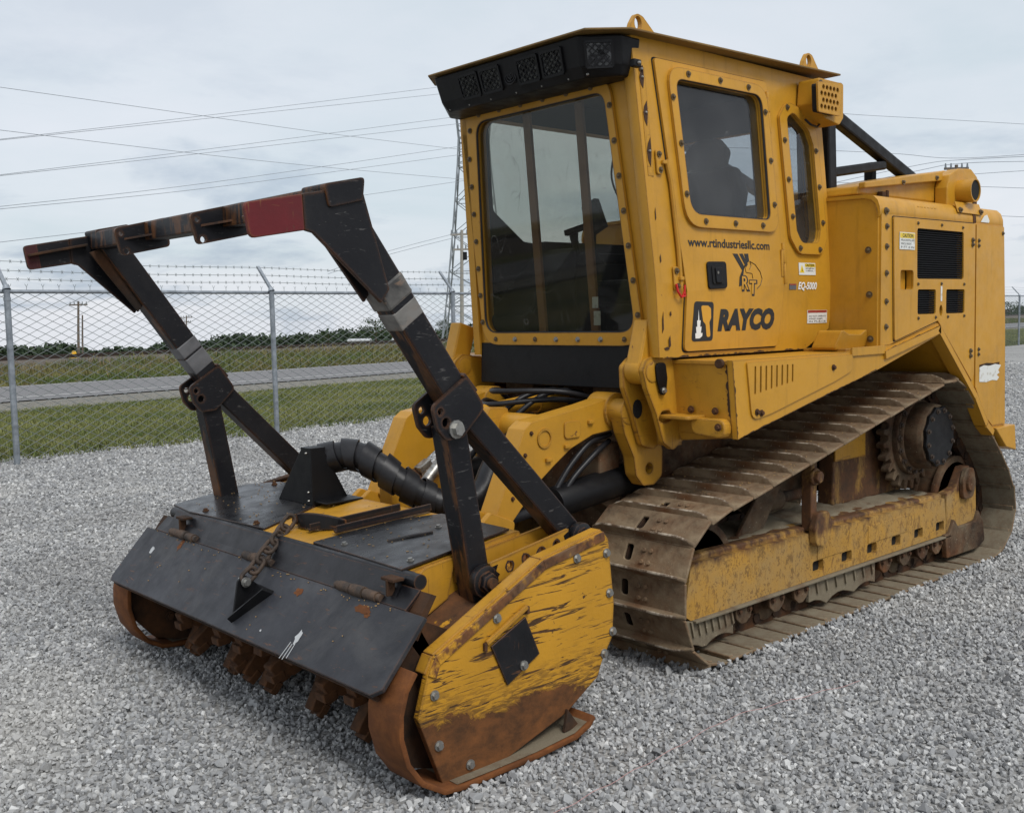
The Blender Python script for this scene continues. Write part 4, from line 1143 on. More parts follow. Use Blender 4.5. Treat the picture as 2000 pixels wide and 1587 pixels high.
# ------------------------------------------------------------------ hood
k = NT('black grille'); M['grille'] = k.finish((.006, .006, .007), .7, spec=.15)
HX0, HX1 = -1.42, -2.92
ARC = [(-1.52, 1.41), (-2.055, 1.513), (-2.55, 1.09), (-2.70, .905), (-2.80, .845)]
for s in (1, -1):
    side = [(HX0, 1.405)] + ARC + [(-3.0, .85), (-2.965, 1.5), (-2.925, 2.10), (HX0, 2.10)]
    _h = [rounded([(-1.792, 2.038), (-2.358, 2.038), (-2.366, 1.765), (-1.798, 1.762)], .018, 3), rounded(rect(-2.020, -1.806, 1.567, 1.704), .014, 3), rounded(rect(-2.382, -2.148, 1.567, 1.705), .014, 3), rounded(rect(-1.755, -1.610, 1.703, 1.808), .018, 3), circle(-2.085, 1.585, .02, 12, .032)] if s > 0 else []
    hd = MB().plate(side, 0, .03, lambda u, v, w: (u, s * (1.055 + w), v), holes=_h).build('hood_side', M['yellow_clean'], mc)
    if s < 0: continue
    # service door, 5 mm proud with open grilles and a hand pocket
    door = rounded([(-1.532, 2.088), (-1.555, 1.428), (-2.05, 1.528), (-2.50, 1.155), (-2.525, 1.2), (-2.512, 2.093)], .012, 2)
    big = rounded([(-1.792, 2.038), (-2.358, 2.038), (-2.366, 1.765), (-1.798, 1.762)], .018, 3)
    g1 = rounded(rect(-2.020, -1.806, 1.567, 1.704), .014, 3); g2 = rounded(rect(-2.382, -2.148, 1.567, 1.705), .014, 3)
    pk = rounded(rect(-1.755, -1.610, 1.703, 1.808), .018, 3)
    vt = circle(-2.085, 1.585, .02, 12, .032)
    dr = MB().plate(door, 0, .010, lambda u, v, w: (u, 1.0855 + w, v), holes=[big, g1, g2, pk, vt]).build('service_door', M['yellow_clean'], hd)
    MB().plate([(x * 1.0 + (.004 if x > -2 else -.006), z + (.006 if z > 1.9 else -.007)) for x, z in door], 0, .0012, lambda u, v, w: (u, 1.0852 + w, v), holes=[big, g1, g2, pk, vt]).build('door_gap_seal', M['void'], dr)  # black rim: door seal, with the gap's shade put into its colour
    mb = MB()
    mb.box((-2.085, 1.050, 1.81), (.68, .004, .52))
    mb.build('grille_back', M['void'], dr)
    for (x0, x1, z0, z1) in ((-2.362, -1.795, 1.764, 2.037), (-2.018, -1.808, 1.569, 1.702), (-2.38, -2.15, 1.569, 1.703)):
        mb = MB(); z = z0 + .006
        while z < z1 - .004:
            mb.box(((x0 + x1) / 2, 1.086, z), (x1 - x0, .008, .0052), Matrix.Rotation(.5, 3, 'X')); z += .0125
        mb.build('grille', M['grille'], dr)
    mb = MB(); mb.box((-1.6825, 1.050, 1.755), (.16, .004, .12)); mb.build('hand_pocket', M['yellow'], dr)
    MB().box((-2.085, 1.097, 1.68), (.018, .003, .085)).build('white_latch', M['sticker'], dr, bevel=.001)
    for (x, z) in ((-1.80, 2.065), (-2.08, 2.066), (-2.345, 2.062), (-1.808, 1.733), (-2.085, 1.736), (-2.372, 1.735), (-1.815, 1.545), (-2.02, 1.547), (-2.17, 1.548), (-2.378, 1.55)): bolt(dr, (x, 1.096, z), (0, 1, 0), 'dark', .62)
    for (x, z) in ((-2.475, 1.995), (-2.475, 1.968), (-2.47, 1.34), (-2.47, 1.31)): bolt(dr, (x, 1.097, z), (0, 1, 0), 'dark', .95)
    # rear quarter panel, hinge bolts
    rq = MB().plate(rounded([(-2.533, 2.092), (-2.55, 1.12), (-2.705, .925), (-2.80, .865), (-2.985, .862), (-2.96, 1.5), (-2.918, 2.092)], .01, 2), 0, .008, lambda u, v, w: (u, 1.0855 + w, v)).build('rear_quarter_panel', M['yellow_clean'], hd)
    for (x, z) in ((-2.565, 1.995), (-2.565, 1.965), (-2.585, 1.345), (-2.585, 1.315), (-2.90, 2.05)): bolt(rq, (x, 1.094, z), (0, 1, 0), 'dark', .8)
    # torn white sticker
    torn = [(-2.60, 1.235), (-2.66, 1.245), (-2.74, 1.238), (-2.82, 1.246), (-2.905, 1.236), (-2.865, 1.205), (-2.885, 1.19), (-2.845, 1.178), (-2.88, 1.16), (-2.85, 1.142), (-2.78, 1.149), (-2.70, 1.14), (-2.60, 1.147)]
    MB().plate(torn, 0, .0015, lambda u, v, w: (u, 1.0945 + w, v)).build('torn_sticker', M['sticker'], rq)
    MB().plate([(-2.60, 1.250), (-2.70, 1.258), (-2.80, 1.252), (-2.885, 1.256), (-2.88, 1.238), (-2.74, 1.240), (-2.60, 1.237)], 0, .0012, lambda u, v, w: (u, 1.0942 + w, v)).build('torn_edge', M['rust_dark'], rq)
    text('lettering', 'hyster', .05, lambda u, v, w: (-2.65 - u, 1.0962 + w, 1.175 + v), M['ink_g'], rq, shear=.2, width=.13) if False else None
    # column of bolts on the front corner
    for z in (2.035, 1.93, 1.79, 1.64, 1.505): bolt(hd, (-1.475, 1.0855, z), (0, 1, 0), 'dark', 1.05)
    # arch flange
    mb = MB()
    AR2 = [(-1.44, 1.378), (-2.065, 1.500), (-2.56, 1.075), (-2.715, .895), (-2.81, .835)]
    for (a, b) in zip(AR2[:-1], AR2[1:]):
        d = Vector((b[0] - a[0], 0, b[1] - a[1])).normalized(); n_ = Vector((-d.z, 0, d.x)); n_ = n_ if n_.z < 0 else -n_
        t_ = .045 if a[0] > -2.0 else .04
        A = Vector((a[0], 0, a[1])); B = Vector((b[0], 0, b[1]))
        for (y0, y1, th_) in ((1.03, 1.105, t_), (.50, 1.03, .012)):
            vs_ = [q + Vector((0, y, 0)) + n_ * t for q in (A, B) for y in (y0, y1) for t in (0, th_)]
            mb.add(vs_, [(0, 1, 3, 2), (4, 6, 7, 5), (0, 4, 5, 1), (2, 3, 7, 6), (0, 2, 6, 4), (1, 5, 7, 3)])
    mb.build('arch_flange', M['yellow'], hd, bevel=.008)
# hood top with rolled shoulders
sec = [(1.085, 2.100), (1.083, 2.135), (1.070, 2.172), (1.045, 2.196), (1.0, 2.206), (.5, 2.215)]
sec = sec + [(-y, z) for y, z in sec[::-1]]
def shell(x0, x1, sec, th):
    mb = MB(); n = len(sec)
    for x in (x0, x1):
        for k_ in (0, 1):
            for (y, z) in sec: mb.v.append((x, y * (1 - .012 * k_), z - th * k_))
    for i in range(n - 1):
        mb.f += [(i, i + 1, 2 * n + i + 1, 2 * n + i), (n + i, 3 * n + i, 3 * n + i + 1, n + i + 1), (i, n + i, n + i + 1, i + 1), (2 * n + i, 2 * n + i + 1, 3 * n + i + 1, 3 * n + i)]
    mb.f += [(0, 2 * n, 3 * n, n), (n - 1, 2 * n - 1, 4 * n - 1, 3 * n - 1)]
    return mb
ht = shell(-1.405, -2.505, sec, .02).build('hood_top', M['yellow_clean'], mc, smooth=True)
shell(-2.535, -2.925, sec, .02).build('rear_hood_top', M['yellow_clean'], mc, smooth=True)
shell(-2.502, -2.538, [(y * 1.003, z + .003) for y, z in sec], .02).build('top_strap', M['rust'], mc, smooth=True)
MB().plate([(-2.60, 2.108), (-2.65, 2.145), (-2.69, 2.155), (-2.72, 2.12), (-2.71, 2.107)], 0, .002, lambda u, v, w: (u, 1.0875 - (v - 2.10) * .05 + w, v)).build('torn_sticker', M['sticker'], mc)
bolt(ht, (-1.465, 1.087, 2.115), (0, 1, .1), 'dark', 1.2)
# hood front face and rear wall
MB().plate([(y * .985, z - .012) for y, z in sec] + [(-1.05, 1.37), (1.05, 1.37)], 0, .02, lambda u, v, w: (-1.425 - w, u, v)).build('hood_front', M['yellow_clean'], mc)
hf = MB().plate([(.40, 1.40), (1.072, 1.40), (1.072, 2.09), (1.055, 2.15), (1.02, 2.19), (.40, 2.20)], 0, .012, lambda u, v, w: (-1.4245 + w, u, v)).build('hood_front_panel', M['yellow_clean'], mc, bevel=.004)
for (y, z) in ((1.016, 1.913), (1.024, 1.678), (1.032, 1.442)): bolt(hf, (-1.412, y, z), (1, 0, 0), 'dark', 1.15)
MB().plate(rect(-1.05, 1.05, .85, 2.15), 0, .02, lambda u, v, w: (-2.93 - w, u, v)).build('hood_rear', M['yellow_clean'], mc)
# rear bumper box
for s in (1, -1):
    MB().plate([(-2.80, .848), (-3.09, .848), (-3.115, .68), (-2.965, .715)], 0, .16, lambda u, v, w: (u, s * (.955 + w), v)).build('rear_step', M['yellow'], mc, bevel=.006)
# moulded relief on the hood shoulder
mb = MB()
for i in range(6): mb.box((-1.84 - .04 * i, 1.072 - .0, 2.158), (.025, .01, .008))
mb.box((-1.95, 1.079, 2.135), (.30, .006, .008)); mb.build('raised_relief', M['yellow_clean'], ht, bevel=.002)

# exhaust cover with side outlet
ex = MB().plate([(-1.44, 2.215), (-1.46, 2.262), (-2.44, 2.418), (-2.62, 2.425), (-2.69, 2.39), (-2.70, 2.22)], 0, .52, lambda u, v, w: (u, .42 + w, v)).build('exhaust_cover', M['yellow_clean'], mc, bevel=.012)
mb = MB().plate(rounded([(-2.30, 2.158), (-2.30, 2.30), (-2.33, 2.375), (-2.45, 2.42), (-2.61, 2.43), (-2.70, 2.385), (-2.705, 2.155)], .02, 3), 0, .075, lambda u, v, w: (u, .945 + w * 1.0, v)); mb.build('outlet_panel', M['yellow_clean'], ex, bevel=.006)
MB().plate([(-2.30, 2.215), (-2.30, 2.15), (-2.62, 2.148), (-2.62, 2.215)], 0, .008, lambda u, v, w: (u, 1.082 + w - (v - 2.15) * .35, v)).build('outlet_foot', M['yellow_clean'], ex, bevel=.003)
for x in (-2.325, -2.595): bolt(ex, (x, 1.089, 2.165), (0, 1, .2), 'dark', 1.1)
# long lid flange above the hood
MB().plate([(-1.44, 2.244), (-1.44, 2.275), (-2.33, 2.40), (-2.33, 2.345)], 0, .04, lambda u, v, w: (u, .94 + w, v)).build('cover_flange', M['yellow_clean'], ex, bevel=.006)
for (x, z) in ((-1.85, 2.302), (-2.25, 2.356)): bolt(ex, (x, .98, z), (0, 1, .3), 'dark', 1.0)
mb = MB(); n = 28
for (ya, yb, ro, ri) in ((1.01, 1.115, .068, .060), ):
    for y in (ya, yb):
        for rr in (ro, ri):
            for i in range(n): mb.v.append((-2.465 + rr * math.cos(2 * PI * i / n), y, 2.285 + rr * math.sin(2 * PI * i / n)))
for i in range(n):
    j = (i + 1) % n; mb.f += [(i, j, 2 * n + j, 2 * n + i), (n + i, 3 * n + i, 3 * n + j, n + j), (2 * n + i, 2 * n + j, 3 * n + j, 3 * n + i)]
mb.build('exhaust_outlet', M['yellow_clean'], ex, smooth=True)
MB().cyl((-2.465, 1.03, 2.285), (-2.465, 1.108, 2.285), .0592, 24).build('outlet_dark_plug', M['void'], ex)  # black plug paints the shade inside the pipe mouth
MB().box((-1.66, .96, 2.225), (.055, .03, .03)).box((-1.685, .975, 2.225), (.02, .012, .045)).build('latch', M['rust_dark'], ht, bevel=.003)
MB().box((-2.66, 1.0, 2.225), (.05, .05, .03)).build('latch', M['rust_dark'], ht, bevel=.003)

# ------------------------------------------------------------------ rear window guard (black square tube)
gf = MB()
for y in (.62, -.46):
    gf.bar((-1.665, y, 2.21), (-1.64, y, 2.74), .085, .085, up=(1, 0, 0))
    gf.bar((-1.60, y, 2.745), (-2.75, y, 2.385), .062, .075, up=(0, 0, 1))
    gf.bar((-1.70, y, 2.385), (-2.30, y, 2.475), .05, .055, up=(0, 0, 1))
gf.bar((-2.36, .50, 2.28), (-2.36, .50, 2.51), .06, .06, up=(1, 0, 0))
gf.bar((-1.63, .62, 2.73), (-1.63, -.46, 2.73), .06, .06)
gf.build('rear_guard_frame', M['black_clean'], mc, bevel=.012)
# ------------------------------------------------------------------ cab
def YL(z): return .81 - .054 * (z - 1.43) - (0.07 * (1.74 - z) if z < 1.74 else 0)
def YR(z): return -.55 + .035 * (z - 1.43)
def XW(z): return .08 * (z - 1.45)
mL = lambda u, v, w: (u, YL(v) + w, v)
mR = lambda u, v, w: (u, YR(v) - w, v)
mW = lambda u, v, w: (XW(v) + w, u, v)
NW = Vector((1, 0, -.08)).normalized(); NL = Vector((0, 1, .054)).normalized()
ZB, ZT = 1.395, 2.84
door_glass = rounded([(-.112, 2.675), (-.795, 2.682), (-.826, 2.06), (-.182, 2.06)], [.05, .07, .045, .09], 6)
slot_glass = rounded([(-1.03, 2.60), (-1.09, 2.635), (-1.235, 2.55), (-1.272, 2.48), (-1.305, 2.03), (-1.285, 1.962), (-1.12, 1.955), (-1.075, 2.02)], [.03, .05, .05, .03, .03, .06, .06, .03], 5)
ws_glass = rounded([(-.385, 2.625), (.530, 2.628), (.632, 1.515), (-.447, 1.515)], [.085, .07, .09, .09], 6)
def edges(z): return XW(z) + .03
left = [(XW(ZB) + .02, ZB), (.055, 1.74), (XW(ZT) + .045, ZT), (-1.375, ZT), (-1.445, 1.78), (-1.455, 1.72), (-1.40, 1.50), (-1.17, ZB)]
cab = MB().plate(left, -.05, 0, mL, holes=[door_glass, slot_glass]).build('cab_left_wall', M['yellow_clean'], mc)
rg = rounded([(-1.26, 1.94), (-.30, 2.02), (-.07, 2.18), (-.03, 2.67), (-1.26, 2.67)], .05, 4)
MB().plate([(XW(ZB) + .02, ZB), (XW(ZT) + .02, ZT), (-1.375, ZT), (-1.44, ZB)], -.05, 0, mR, holes=[rg]).build('cab_right_wall', M['yellow_clean'], mc)
# front wall
front = [(YR(1.44) + .0, 1.44), (YL(1.44) - .0, 1.44), (YL(1.74), 1.74), (YL(ZT) - .0, ZT), (YR(ZT), ZT)]
front = [(YR(1.44) + .002, 1.44), (YL(1.44) - .052, 1.44), (YL(1.74) - .052, 1.74), (YL(ZT) - .052, ZT), (YR(ZT) + .002, ZT)]
MB().plate(front, -.05, 0, mW, holes=[ws_glass]).build('cab_front_wall', M['yellow'], mc)
rearg = rounded(rect(-.38, .62, 2.02, 2.62), .06, 4)
MB().plate([(YR(1.4), 1.38), (.74, 1.38), (.69, ZT), (YR(ZT), ZT)], 0, .04, lambda u, v, w: (-1.36 - w - .05 * (2.8 - v), u, v), holes=[rearg]).build('cab_rear_wall', M['yellow_clean'], mc)
MB().plate([(-.06, -.53), (-.06, .72), (-1.40, .72), (-1.40, -.53)], 0, .03, mXY(1.385)).build('cab_floor', M['plastic'], mc)
# corner post beside the windshield: rolled edge, welded step, chipped strip
mb = MB()
zs = [1.40, 1.74, 2.1, 2.5, 2.84]
prof = [(-.06, -.085), (.012, -.085), (.042, -.062), (.052, -.030), (.045, .0015), (.0, .0025)]
for z in zs:
    for (dx_, dy_) in prof: mb.v.append((XW(z) + dx_, YL(z) + dy_, z))
n = len(prof)
for i in range(len(zs) - 1):
    for j in range(n - 1): mb.f.append((i * n + j, i * n + j + 1, (i + 1) * n + j + 1, (i + 1) * n + j))
cp = mb.build('corner_post', M['yellow'], mc, smooth=True)
for (z0, z1) in ((2.22, 2.70),):
    MB().plate([(.045, z0), (.085, z0), (.115, z1), (.072, z1)], 0, .0016, lambda u, v, w: (u - .0, YL(v) + .0024 + w, v)).build('bare_strip', M['yellow_worn'], cp)
k = NT('bare rusty patch'); M['patch'] = k.finish(k.mix(k.noise(30, 4), lin(70, 44, 24), lin(46, 30, 20)), .85)
for (x, z, a) in ((.098, 2.655, .05), (.084, 2.50, .06), (.072, 2.33, .07), (.10, 2.69, .02)):
    MB().plate([(x - .012, z + a * .9), (x + .006, z + a * .5), (x + .016, z), (x + .010, z - a * .6), (x - .006, z - a), (x - .014, z - a * .1)], 0, .001, lambda u, v, w: (u, YL(v) + .0055 + w, v)).build('paint_chip', M['patch'], cp)
    bolt(cp, (x, YL(z) + .006, z), NL, 'zinc_s', .8)
for (x, z, w_, h_) in ((.02, 1.56, .006, .05), (-.03, 1.47, .008, .03), (-.035, 1.60, .006, .012), (-.01, 1.44, .02, .008), (.03, 1.85, .005, .02), (.05, 2.05, .004, .03)):
    MB().plate([(x - w_, z - h_ * .6), (x + w_ * .6, z - h_), (x + w_, z + h_ * .3), (x - w_ * .3, z + h_)], 0, .001, lambda u, v, w: (u, YL(v) + .004 + w, v)).build('paint_chip', M['patch'], cp)
# the outer drip rail beside the door
MB().tube([mL(-.035, 2.30, .012), mL(-.06, 2.2, .014), mL(-.09, 1.9, .014), mL(-.10, 1.72, .012)], .011, 8).build('drip_rail', M['yellow'], cp, smooth=True)
for (x, z) in ((.012, 2.285), (-.072, 1.76)):
    lt = MB().plate(rounded([(x - .022, z - .055), (x + .018, z - .055), (x + .024, z + .055), (x - .016, z + .055)], .012, 3), 0, .010, lambda u, v, w: (u, YL(v) + .003 + w, v)).build('door_catch', M['yellow'], cp, bevel=.003)
    bolt(cp, (x + .004, YL(z) + .014, z + .035), NL, 'dark', .9); bolt(cp, (x - .004, YL(z) + .014, z - .035), NL, 'dark', .9)
    MB().box(mL(x - .022, z + .0, .018), (.028, .022, .018)).build('catch_lug', M['yellow'], cp, bevel=.004)
MB().tube([mL(-.055, 1.735, .02), mL(-.062, 1.70, .024), mL(-.09, 1.675, .022), mL(-.118, 1.68, .022), mL(-.112, 1.705, .022)], .006, 6).tube([mL(-.10, 1.678, .02), mL(-.112, 1.70, .022), mL(-.118, 1.73, .02)], .005, 6).build('red_tie', M['redstrap'], cp)

# windshield: frame ring, pane, bolts
wf_o = rounded([(-.50, 2.688), (.565, 2.690), (.685, 1.452), (-.465, 1.452)], [.11, .10, .13, .12], 6)
wf = MB().plate(wf_o, .002, .020, mW, holes=[ws_glass]).build('windshield_frame', M['yellow'], mc)
MB().plate([(p[0] * 1.006, p[1] + (.006 if p[1] > 2 else -.006)) for p in ws_glass], -.012, -.006, mW).build('pane', M['glass'], wf)
gk = MB(); gk.tube([Vector(mW(p[0], p[1], .012)) for p in ws_glass], .0065, 6, closed=True); gk.build('gasket', M['rubber'], wf, smooth=True)
def lerp(a, b, t): return a + (b - a) * t
for i in range(6): t_ = (i + .3) / 5.6; y = lerp(-.40, .50, t_); bolt(wf, mW(y, 2.658, .021), NW, 'dark', .95)
for i in range(8): t_ = (i + .1) / 7.2; z = lerp(2.60, 1.56, t_); bolt(wf, mW(lerp(-.452, -.458, t_) + (.02 if i == 0 else 0), z, .021), NW, 'dark', .95)
for i in range(7): t_ = (i + .25) / 6.6; z = lerp(2.60, 1.54, t_); bolt(wf, mW(lerp(.560, .660, t_), z, .021), NW, 'dark', .95)
for i in range(7): t_ = (i + .25) / 6.5; y = lerp(-.40, .60, t_); bolt(wf, mW(y, 1.482, .021), NW, 'zinc' if i in (1, 3, 4, 5) else 'dark', .85)
# dark panel below the windshield
MB().plate([(-.50, 1.462), (.70, 1.462), (.70, 1.40), (.62, 1.245), (-.515, 1.245)], -.02, .0, lambda u, v, w: (.0085 + w - (1.46 - v) * .02, u, v)).build('kick_panel', M['black_clean'], mc, bevel=.004)

# door: panel, window frame, pane, bolts, hinges, latch
dpoly = rounded([(.018, 2.752), (-.868, 2.760), (-.948, 1.74), (-.890, 1.422), (-.125, 1.422), (-.142, 1.70), (-.115, 1.86)], [.02, .03, .02, .03, .03, .02, .05], 4)
dr = MB().plate(dpoly, .002, .014, mL, holes=[door_glass]).build('cab_door', M['yellow_clean'], mc)
df_o = rounded([(-.055, 2.728), (-.838, 2.732), (-.898, 2.0), (-.142, 2.0)], [.09, .11, .08, .13], 6)
MB().plate([(x + (.007 if x > -.5 else -.007), z + (.006 if z > 2 else -.007)) for x, z in dpoly], .0008, .002, mL, holes=[door_glass]).build('door_gap_seal', M['void'], dr)  # black plate round the door: seal plus the painted shade of the gap
dw = MB().plate(df_o, .0145, .030, mL, holes=[door_glass]).build('window_frame', M['yellow'], dr)
MB().plate(door_glass, -.015, -.010, mL).build('pane', M['glass_side'], dr)
gk = MB(); gk.tube([Vector(mL(p[0], p[1], .022)) for p in door_glass], .006, 6, closed=True); gk.build('gasket', M['rubber'], dr, smooth=True)
for (x, z) in ((-.205, 2.705), (-.45, 2.708), (-.68, 2.706), (-.085, 2.585), (-.815, 2.60), (-.128, 2.38), (-.845, 2.36), (-.15, 2.15), (-.86, 2.14), (-.285, 2.030), (-.52, 2.030), (-.75, 2.030)): bolt(dr, mL(x, z, .031), NL, 'dark', .95)
for (x, z0, z1) in ((-.868, 2.50, 2.71), (-.950, 1.74, 1.95)):
    mb = MB(); zm = (z0 + z1) / 2
    mb.cyl(mL(x, z0, .016), mL(x + .004, zm - .003, .016), .011, 10); mb.cyl(mL(x + .004, zm + .003, .016), mL(x + .008, z1, .016), .011, 10)
    mb.box(mL(x + .018, zm, .016), (.03, .008, .14)); mb.box(mL(x - .02, zm, .004), (.03, .008, .14)); mb.build('hinge', M['yellow'], dr, bevel=.0015, smooth=True)
hp_ = rounded([(-.288, 1.842), (-.440, 1.845), (-.442, 1.716), (-.298, 1.711)], .02, 4)
MB().plate(hp_, .015, .024, mL).build('latch_plate', M['plastic'], dr, bevel=.003)
MB().plate(rounded([(-.318, 1.822), (-.412, 1.824), (-.415, 1.738), (-.325, 1.736)], .012, 3), .0245, .028, mL).build('latch_recess', M['void'], dr)
MB().plate(rounded([(-.336, 1.815), (-.385, 1.816), (-.388, 1.742), (-.342, 1.741)], .006, 2), .0285, .036, mL).build('latch_paddle', M['black_clean'], dr, bevel=.003)
MB().cyl(mL(-.352, 1.79, .036), mL(-.352, 1.79, .039), .007, 10).build('lock_cylinder', M['zinc'], dr)
# lettering on the door
mDL = lambda x0, z0: (lambda u, v, w: mL(x0 - u, z0 + v, w))
text('web_lettering', 'www.rtindustriesllc.com', .058, mDL(-.160, 1.912), M['ink'], dr, bold=.0012, w=.0145, width=.662)
text('maker_lettering', 'RAYCO', .132, mDL(-.376, 1.518), M['ink'], dr, bold=.0085, shear=.22, w=.0145, width=.478)
lg = MB().plate(rounded([(-.196, 1.655), (-.345, 1.651), (-.338, 1.466), (-.175, 1.466)], .02, 4), .0145, .0155, mL).build('maker_emblem', M['ink'], dr)
MB().plate([(-.236, 1.480), (-.205, 1.480), (-.203, 1.505), (-.212, 1.505), (-.208, 1.535), (-.218, 1.535), (-.216, 1.565), (-.224, 1.565), (-.227, 1.615), (-.233, 1.565), (-.243, 1.565), (-.239, 1.535), (-.250, 1.535), (-.245, 1.505), (-.258, 1.505), (-.255, 1.490)], .0156, .0162, mL).build('emblem_tree', M['ink_w'], dr)
MB().plate(rounded([(-.245, 1.635), (-.300, 1.634), (-.322, 1.620), (-.324, 1.575), (-.310, 1.555), (-.320, 1.485), (-.290, 1.485), (-.282, 1.545), (-.262, 1.56)], .012, 3), .0156, .0162, mL).build('emblem_letter', M['ink_y'], dr)
# dealer emblem: bent arm with hammer and initials
mb = MB()
mb.plate([(-.505, 1.885), (-.545, 1.885), (-.60, 1.82), (-.578, 1.805)], .0145, .0154, mL); mb.plate([(-.56, 1.885), (-.588, 1.887), (-.628, 1.835), (-.612, 1.82)], .0145, .0154, mL); mb.plate([(-.60, 1.886), (-.635, 1.888), (-.640, 1.85), (-.62, 1.84)], .0145, .0154, mL)
mb.plate([(-.575, 1.80), (-.60, 1.83), (-.585, 1.78), (-.57, 1.73), (-.548, 1.725), (-.555, 1.77)], .0145, .0154, mL)
mb.build('dealer_emblem', M['ink'], dr)
mb = MB(); mb.tube([mL(x, z, .0155) for x, z in ((-.645, 1.85), (-.69, 1.835), (-.73, 1.80), (-.745, 1.765), (-.73, 1.735), (-.70, 1.715))], .0016, 5); mb.tube([mL(x, z, .0155) for x, z in ((-.60, 1.83), (-.61, 1.795), (-.66, 1.79), (-.665, 1.765))], .0014, 5); mb.tube([mL(x, z, .0155) for x, z in ((-.645, 1.85), (-.655, 1.83), (-.64, 1.81))], .0014, 5); mb.build('emblem_outline', M['ink'], dr)
for (ch, x, z) in (('R', -.565, 1.712), ('T', -.633, 1.690)):
    text('emblem_initial', ch, .10, mDL(x - .004, z - .005), M['ink'], dr, bold=.006, w=.0146)
    text('emblem_initial', ch, .092, mDL(x, z), M['yellow_clean'], dr, bold=.0015, w=.0162)

# rear quarter slot window
sf_o = rounded([(-.962, 2.60), (-1.04, 2.685), (-1.20, 2.655), (-1.315, 2.55), (-1.372, 1.99), (-1.32, 1.898), (-1.09, 1.898), (-1.015, 1.98)], [.03, .08, .08, .06, .06, .08, .08, .06], 5)
sw = MB().plate(sf_o, .002, .018, mL, holes=[slot_glass]).build('quarter_window_frame', M['yellow'], mc)
MB().plate(slot_glass, -.015, -.010, mL).build('pane', M['glass_side'], sw)
for (x, z) in ((-1.035, 2.652), (-.998, 2.48), (-1.292, 2.45), (-1.018, 2.28), (-1.31, 2.26), (-1.04, 2.09), (-1.33, 2.07), (-1.10, 1.928), (-1.29, 1.925)): bolt(sw, mL(x, z, .019), NL, 'dark', .95)
MB().plate(rg, -.045, -.039, mR).build('right_window_pane', M['glass_clear'], mc)
MB().plate(rearg, .0, .006, lambda u, v, w: (-1.37 - w - .05 * (2.8 - v), u, v)).build('rear_window_pane', M['glass_clear'], mc)
rw_o = rounded([(-1.32, 1.88), (-.28, 1.96), (-.01, 2.15), (.03, 2.73), (-1.32, 2.73)], .08, 5)
MB().plate(rw_o, .002, .03, mR, holes=[rg]).build('right_window_frame', M['yellow'], mc)
# small box on the far front corner
MB().box((XW(2.35) - .06, YR(2.35) - .025, 2.38), (.05, .05, .34)).build('far_hinge_cover', M['yellow_worn'], mc, bevel=.012)

# stickers on the lower rear of the cab wall
def sticker(x0, x1, z0, z1, head, lines, parent, mp=mL, w=.002, hd='CAUTION', tri=False):
    st = MB().plate(rect(x1, x0, z0, z1), w, w + .0012, mp).build('warning_sticker', M['sticker'], parent)
    L = abs(x1 - x0); xr = max(x0, x1)
    ht_ = z1 - z0
    if head: MB().plate(rect(x1 + .004, (x0 - .004) if not tri else x0 - L * .36, z1 - ht_ * .34, z1 - .004), w + .0013, w + .0018, mp).build('sticker_band', M['sticker_y'], st)
    if hd: text('sticker_heading', hd, ht_ * .30, lambda u, v, ww: mp(xr - (L * .40 if tri else L * .18) - u, z1 - ht_ * .29 + v, ww), M['ink'], st, bold=.0006, w=w + .0019, width=L * (.52 if tri else .70), th=.0004)
    if tri:
        MB().plate([(xr - L * .05, z0 + ht_ * .18), (xr - L * .32, z0 + ht_ * .18), (xr - L * .185, z0 + ht_ * .85)], w + .0013, w + .0018, mp).build('sticker_symbol', M['sticker_y'], st)
        MB().plate([(xr - L * .165, z0 + ht_ * .28), (xr - L * .205, z0 + ht_ * .28), (xr - L * .185, z0 + ht_ * .65)], w + .0019, w + .0022, mp).build('sticker_symbol', M['ink'], st)
    for i, tx in enumerate(lines):
        a = .40 if tri else .08
        text('sticker_text', tx, ht_ * .17, lambda u, v, ww, i=i: mp(xr - L * a - u, z1 - ht_ * (.52 + i * .20) + v, ww), M['ink'], st, w=w + .0014, width=L * (.94 - a) * (.8 if i % 2 else 1), th=.0004)
    return st
sticker(-1.102, -1.262, 1.789, 1.853, True, ['KEEP CLEAR AWAY', 'TO OPERATION'], cab, tri=True)
sticker(-1.182, -1.376, 1.532, 1.602, False, ['DO NOT OPERATE', 'WITHOUT GUARDS', 'IN PLACE'], cab, hd='')
k = NT('sticker red'); M['sticker_r'] = k.finish(lin(150, 52, 40), .5)
MB().plate(rect(-1.372, -1.186, 1.588, 1.601), .0034, .004, mL).build('sticker_band', M['sticker_r'], cab)
MB().plate(rect(-1.072, -1.008, 1.712, 1.742), .002, .003, mL).build('serial_tag', M['ink_g'], cab)
MB().plate(rect(-1.070, -1.010, 1.735, 1.741), .0031, .0036, mL).build('serial_tag_band', M['sticker_r'], cab)
text('chalk_number', 'EQ-5000', .052, mDL(-1.090, 1.714), M['ink_w'], cab, bold=.0016, shear=.25, w=.002, width=.18)
sticker(-1.590, -1.760, 1.918, 2.010, True, ['MAXIMUM', 'VEHICLE HEIGHT', '9 FT 4 IN'], mc, mp=lambda u, v, w: (u, 1.0957 + w, v))

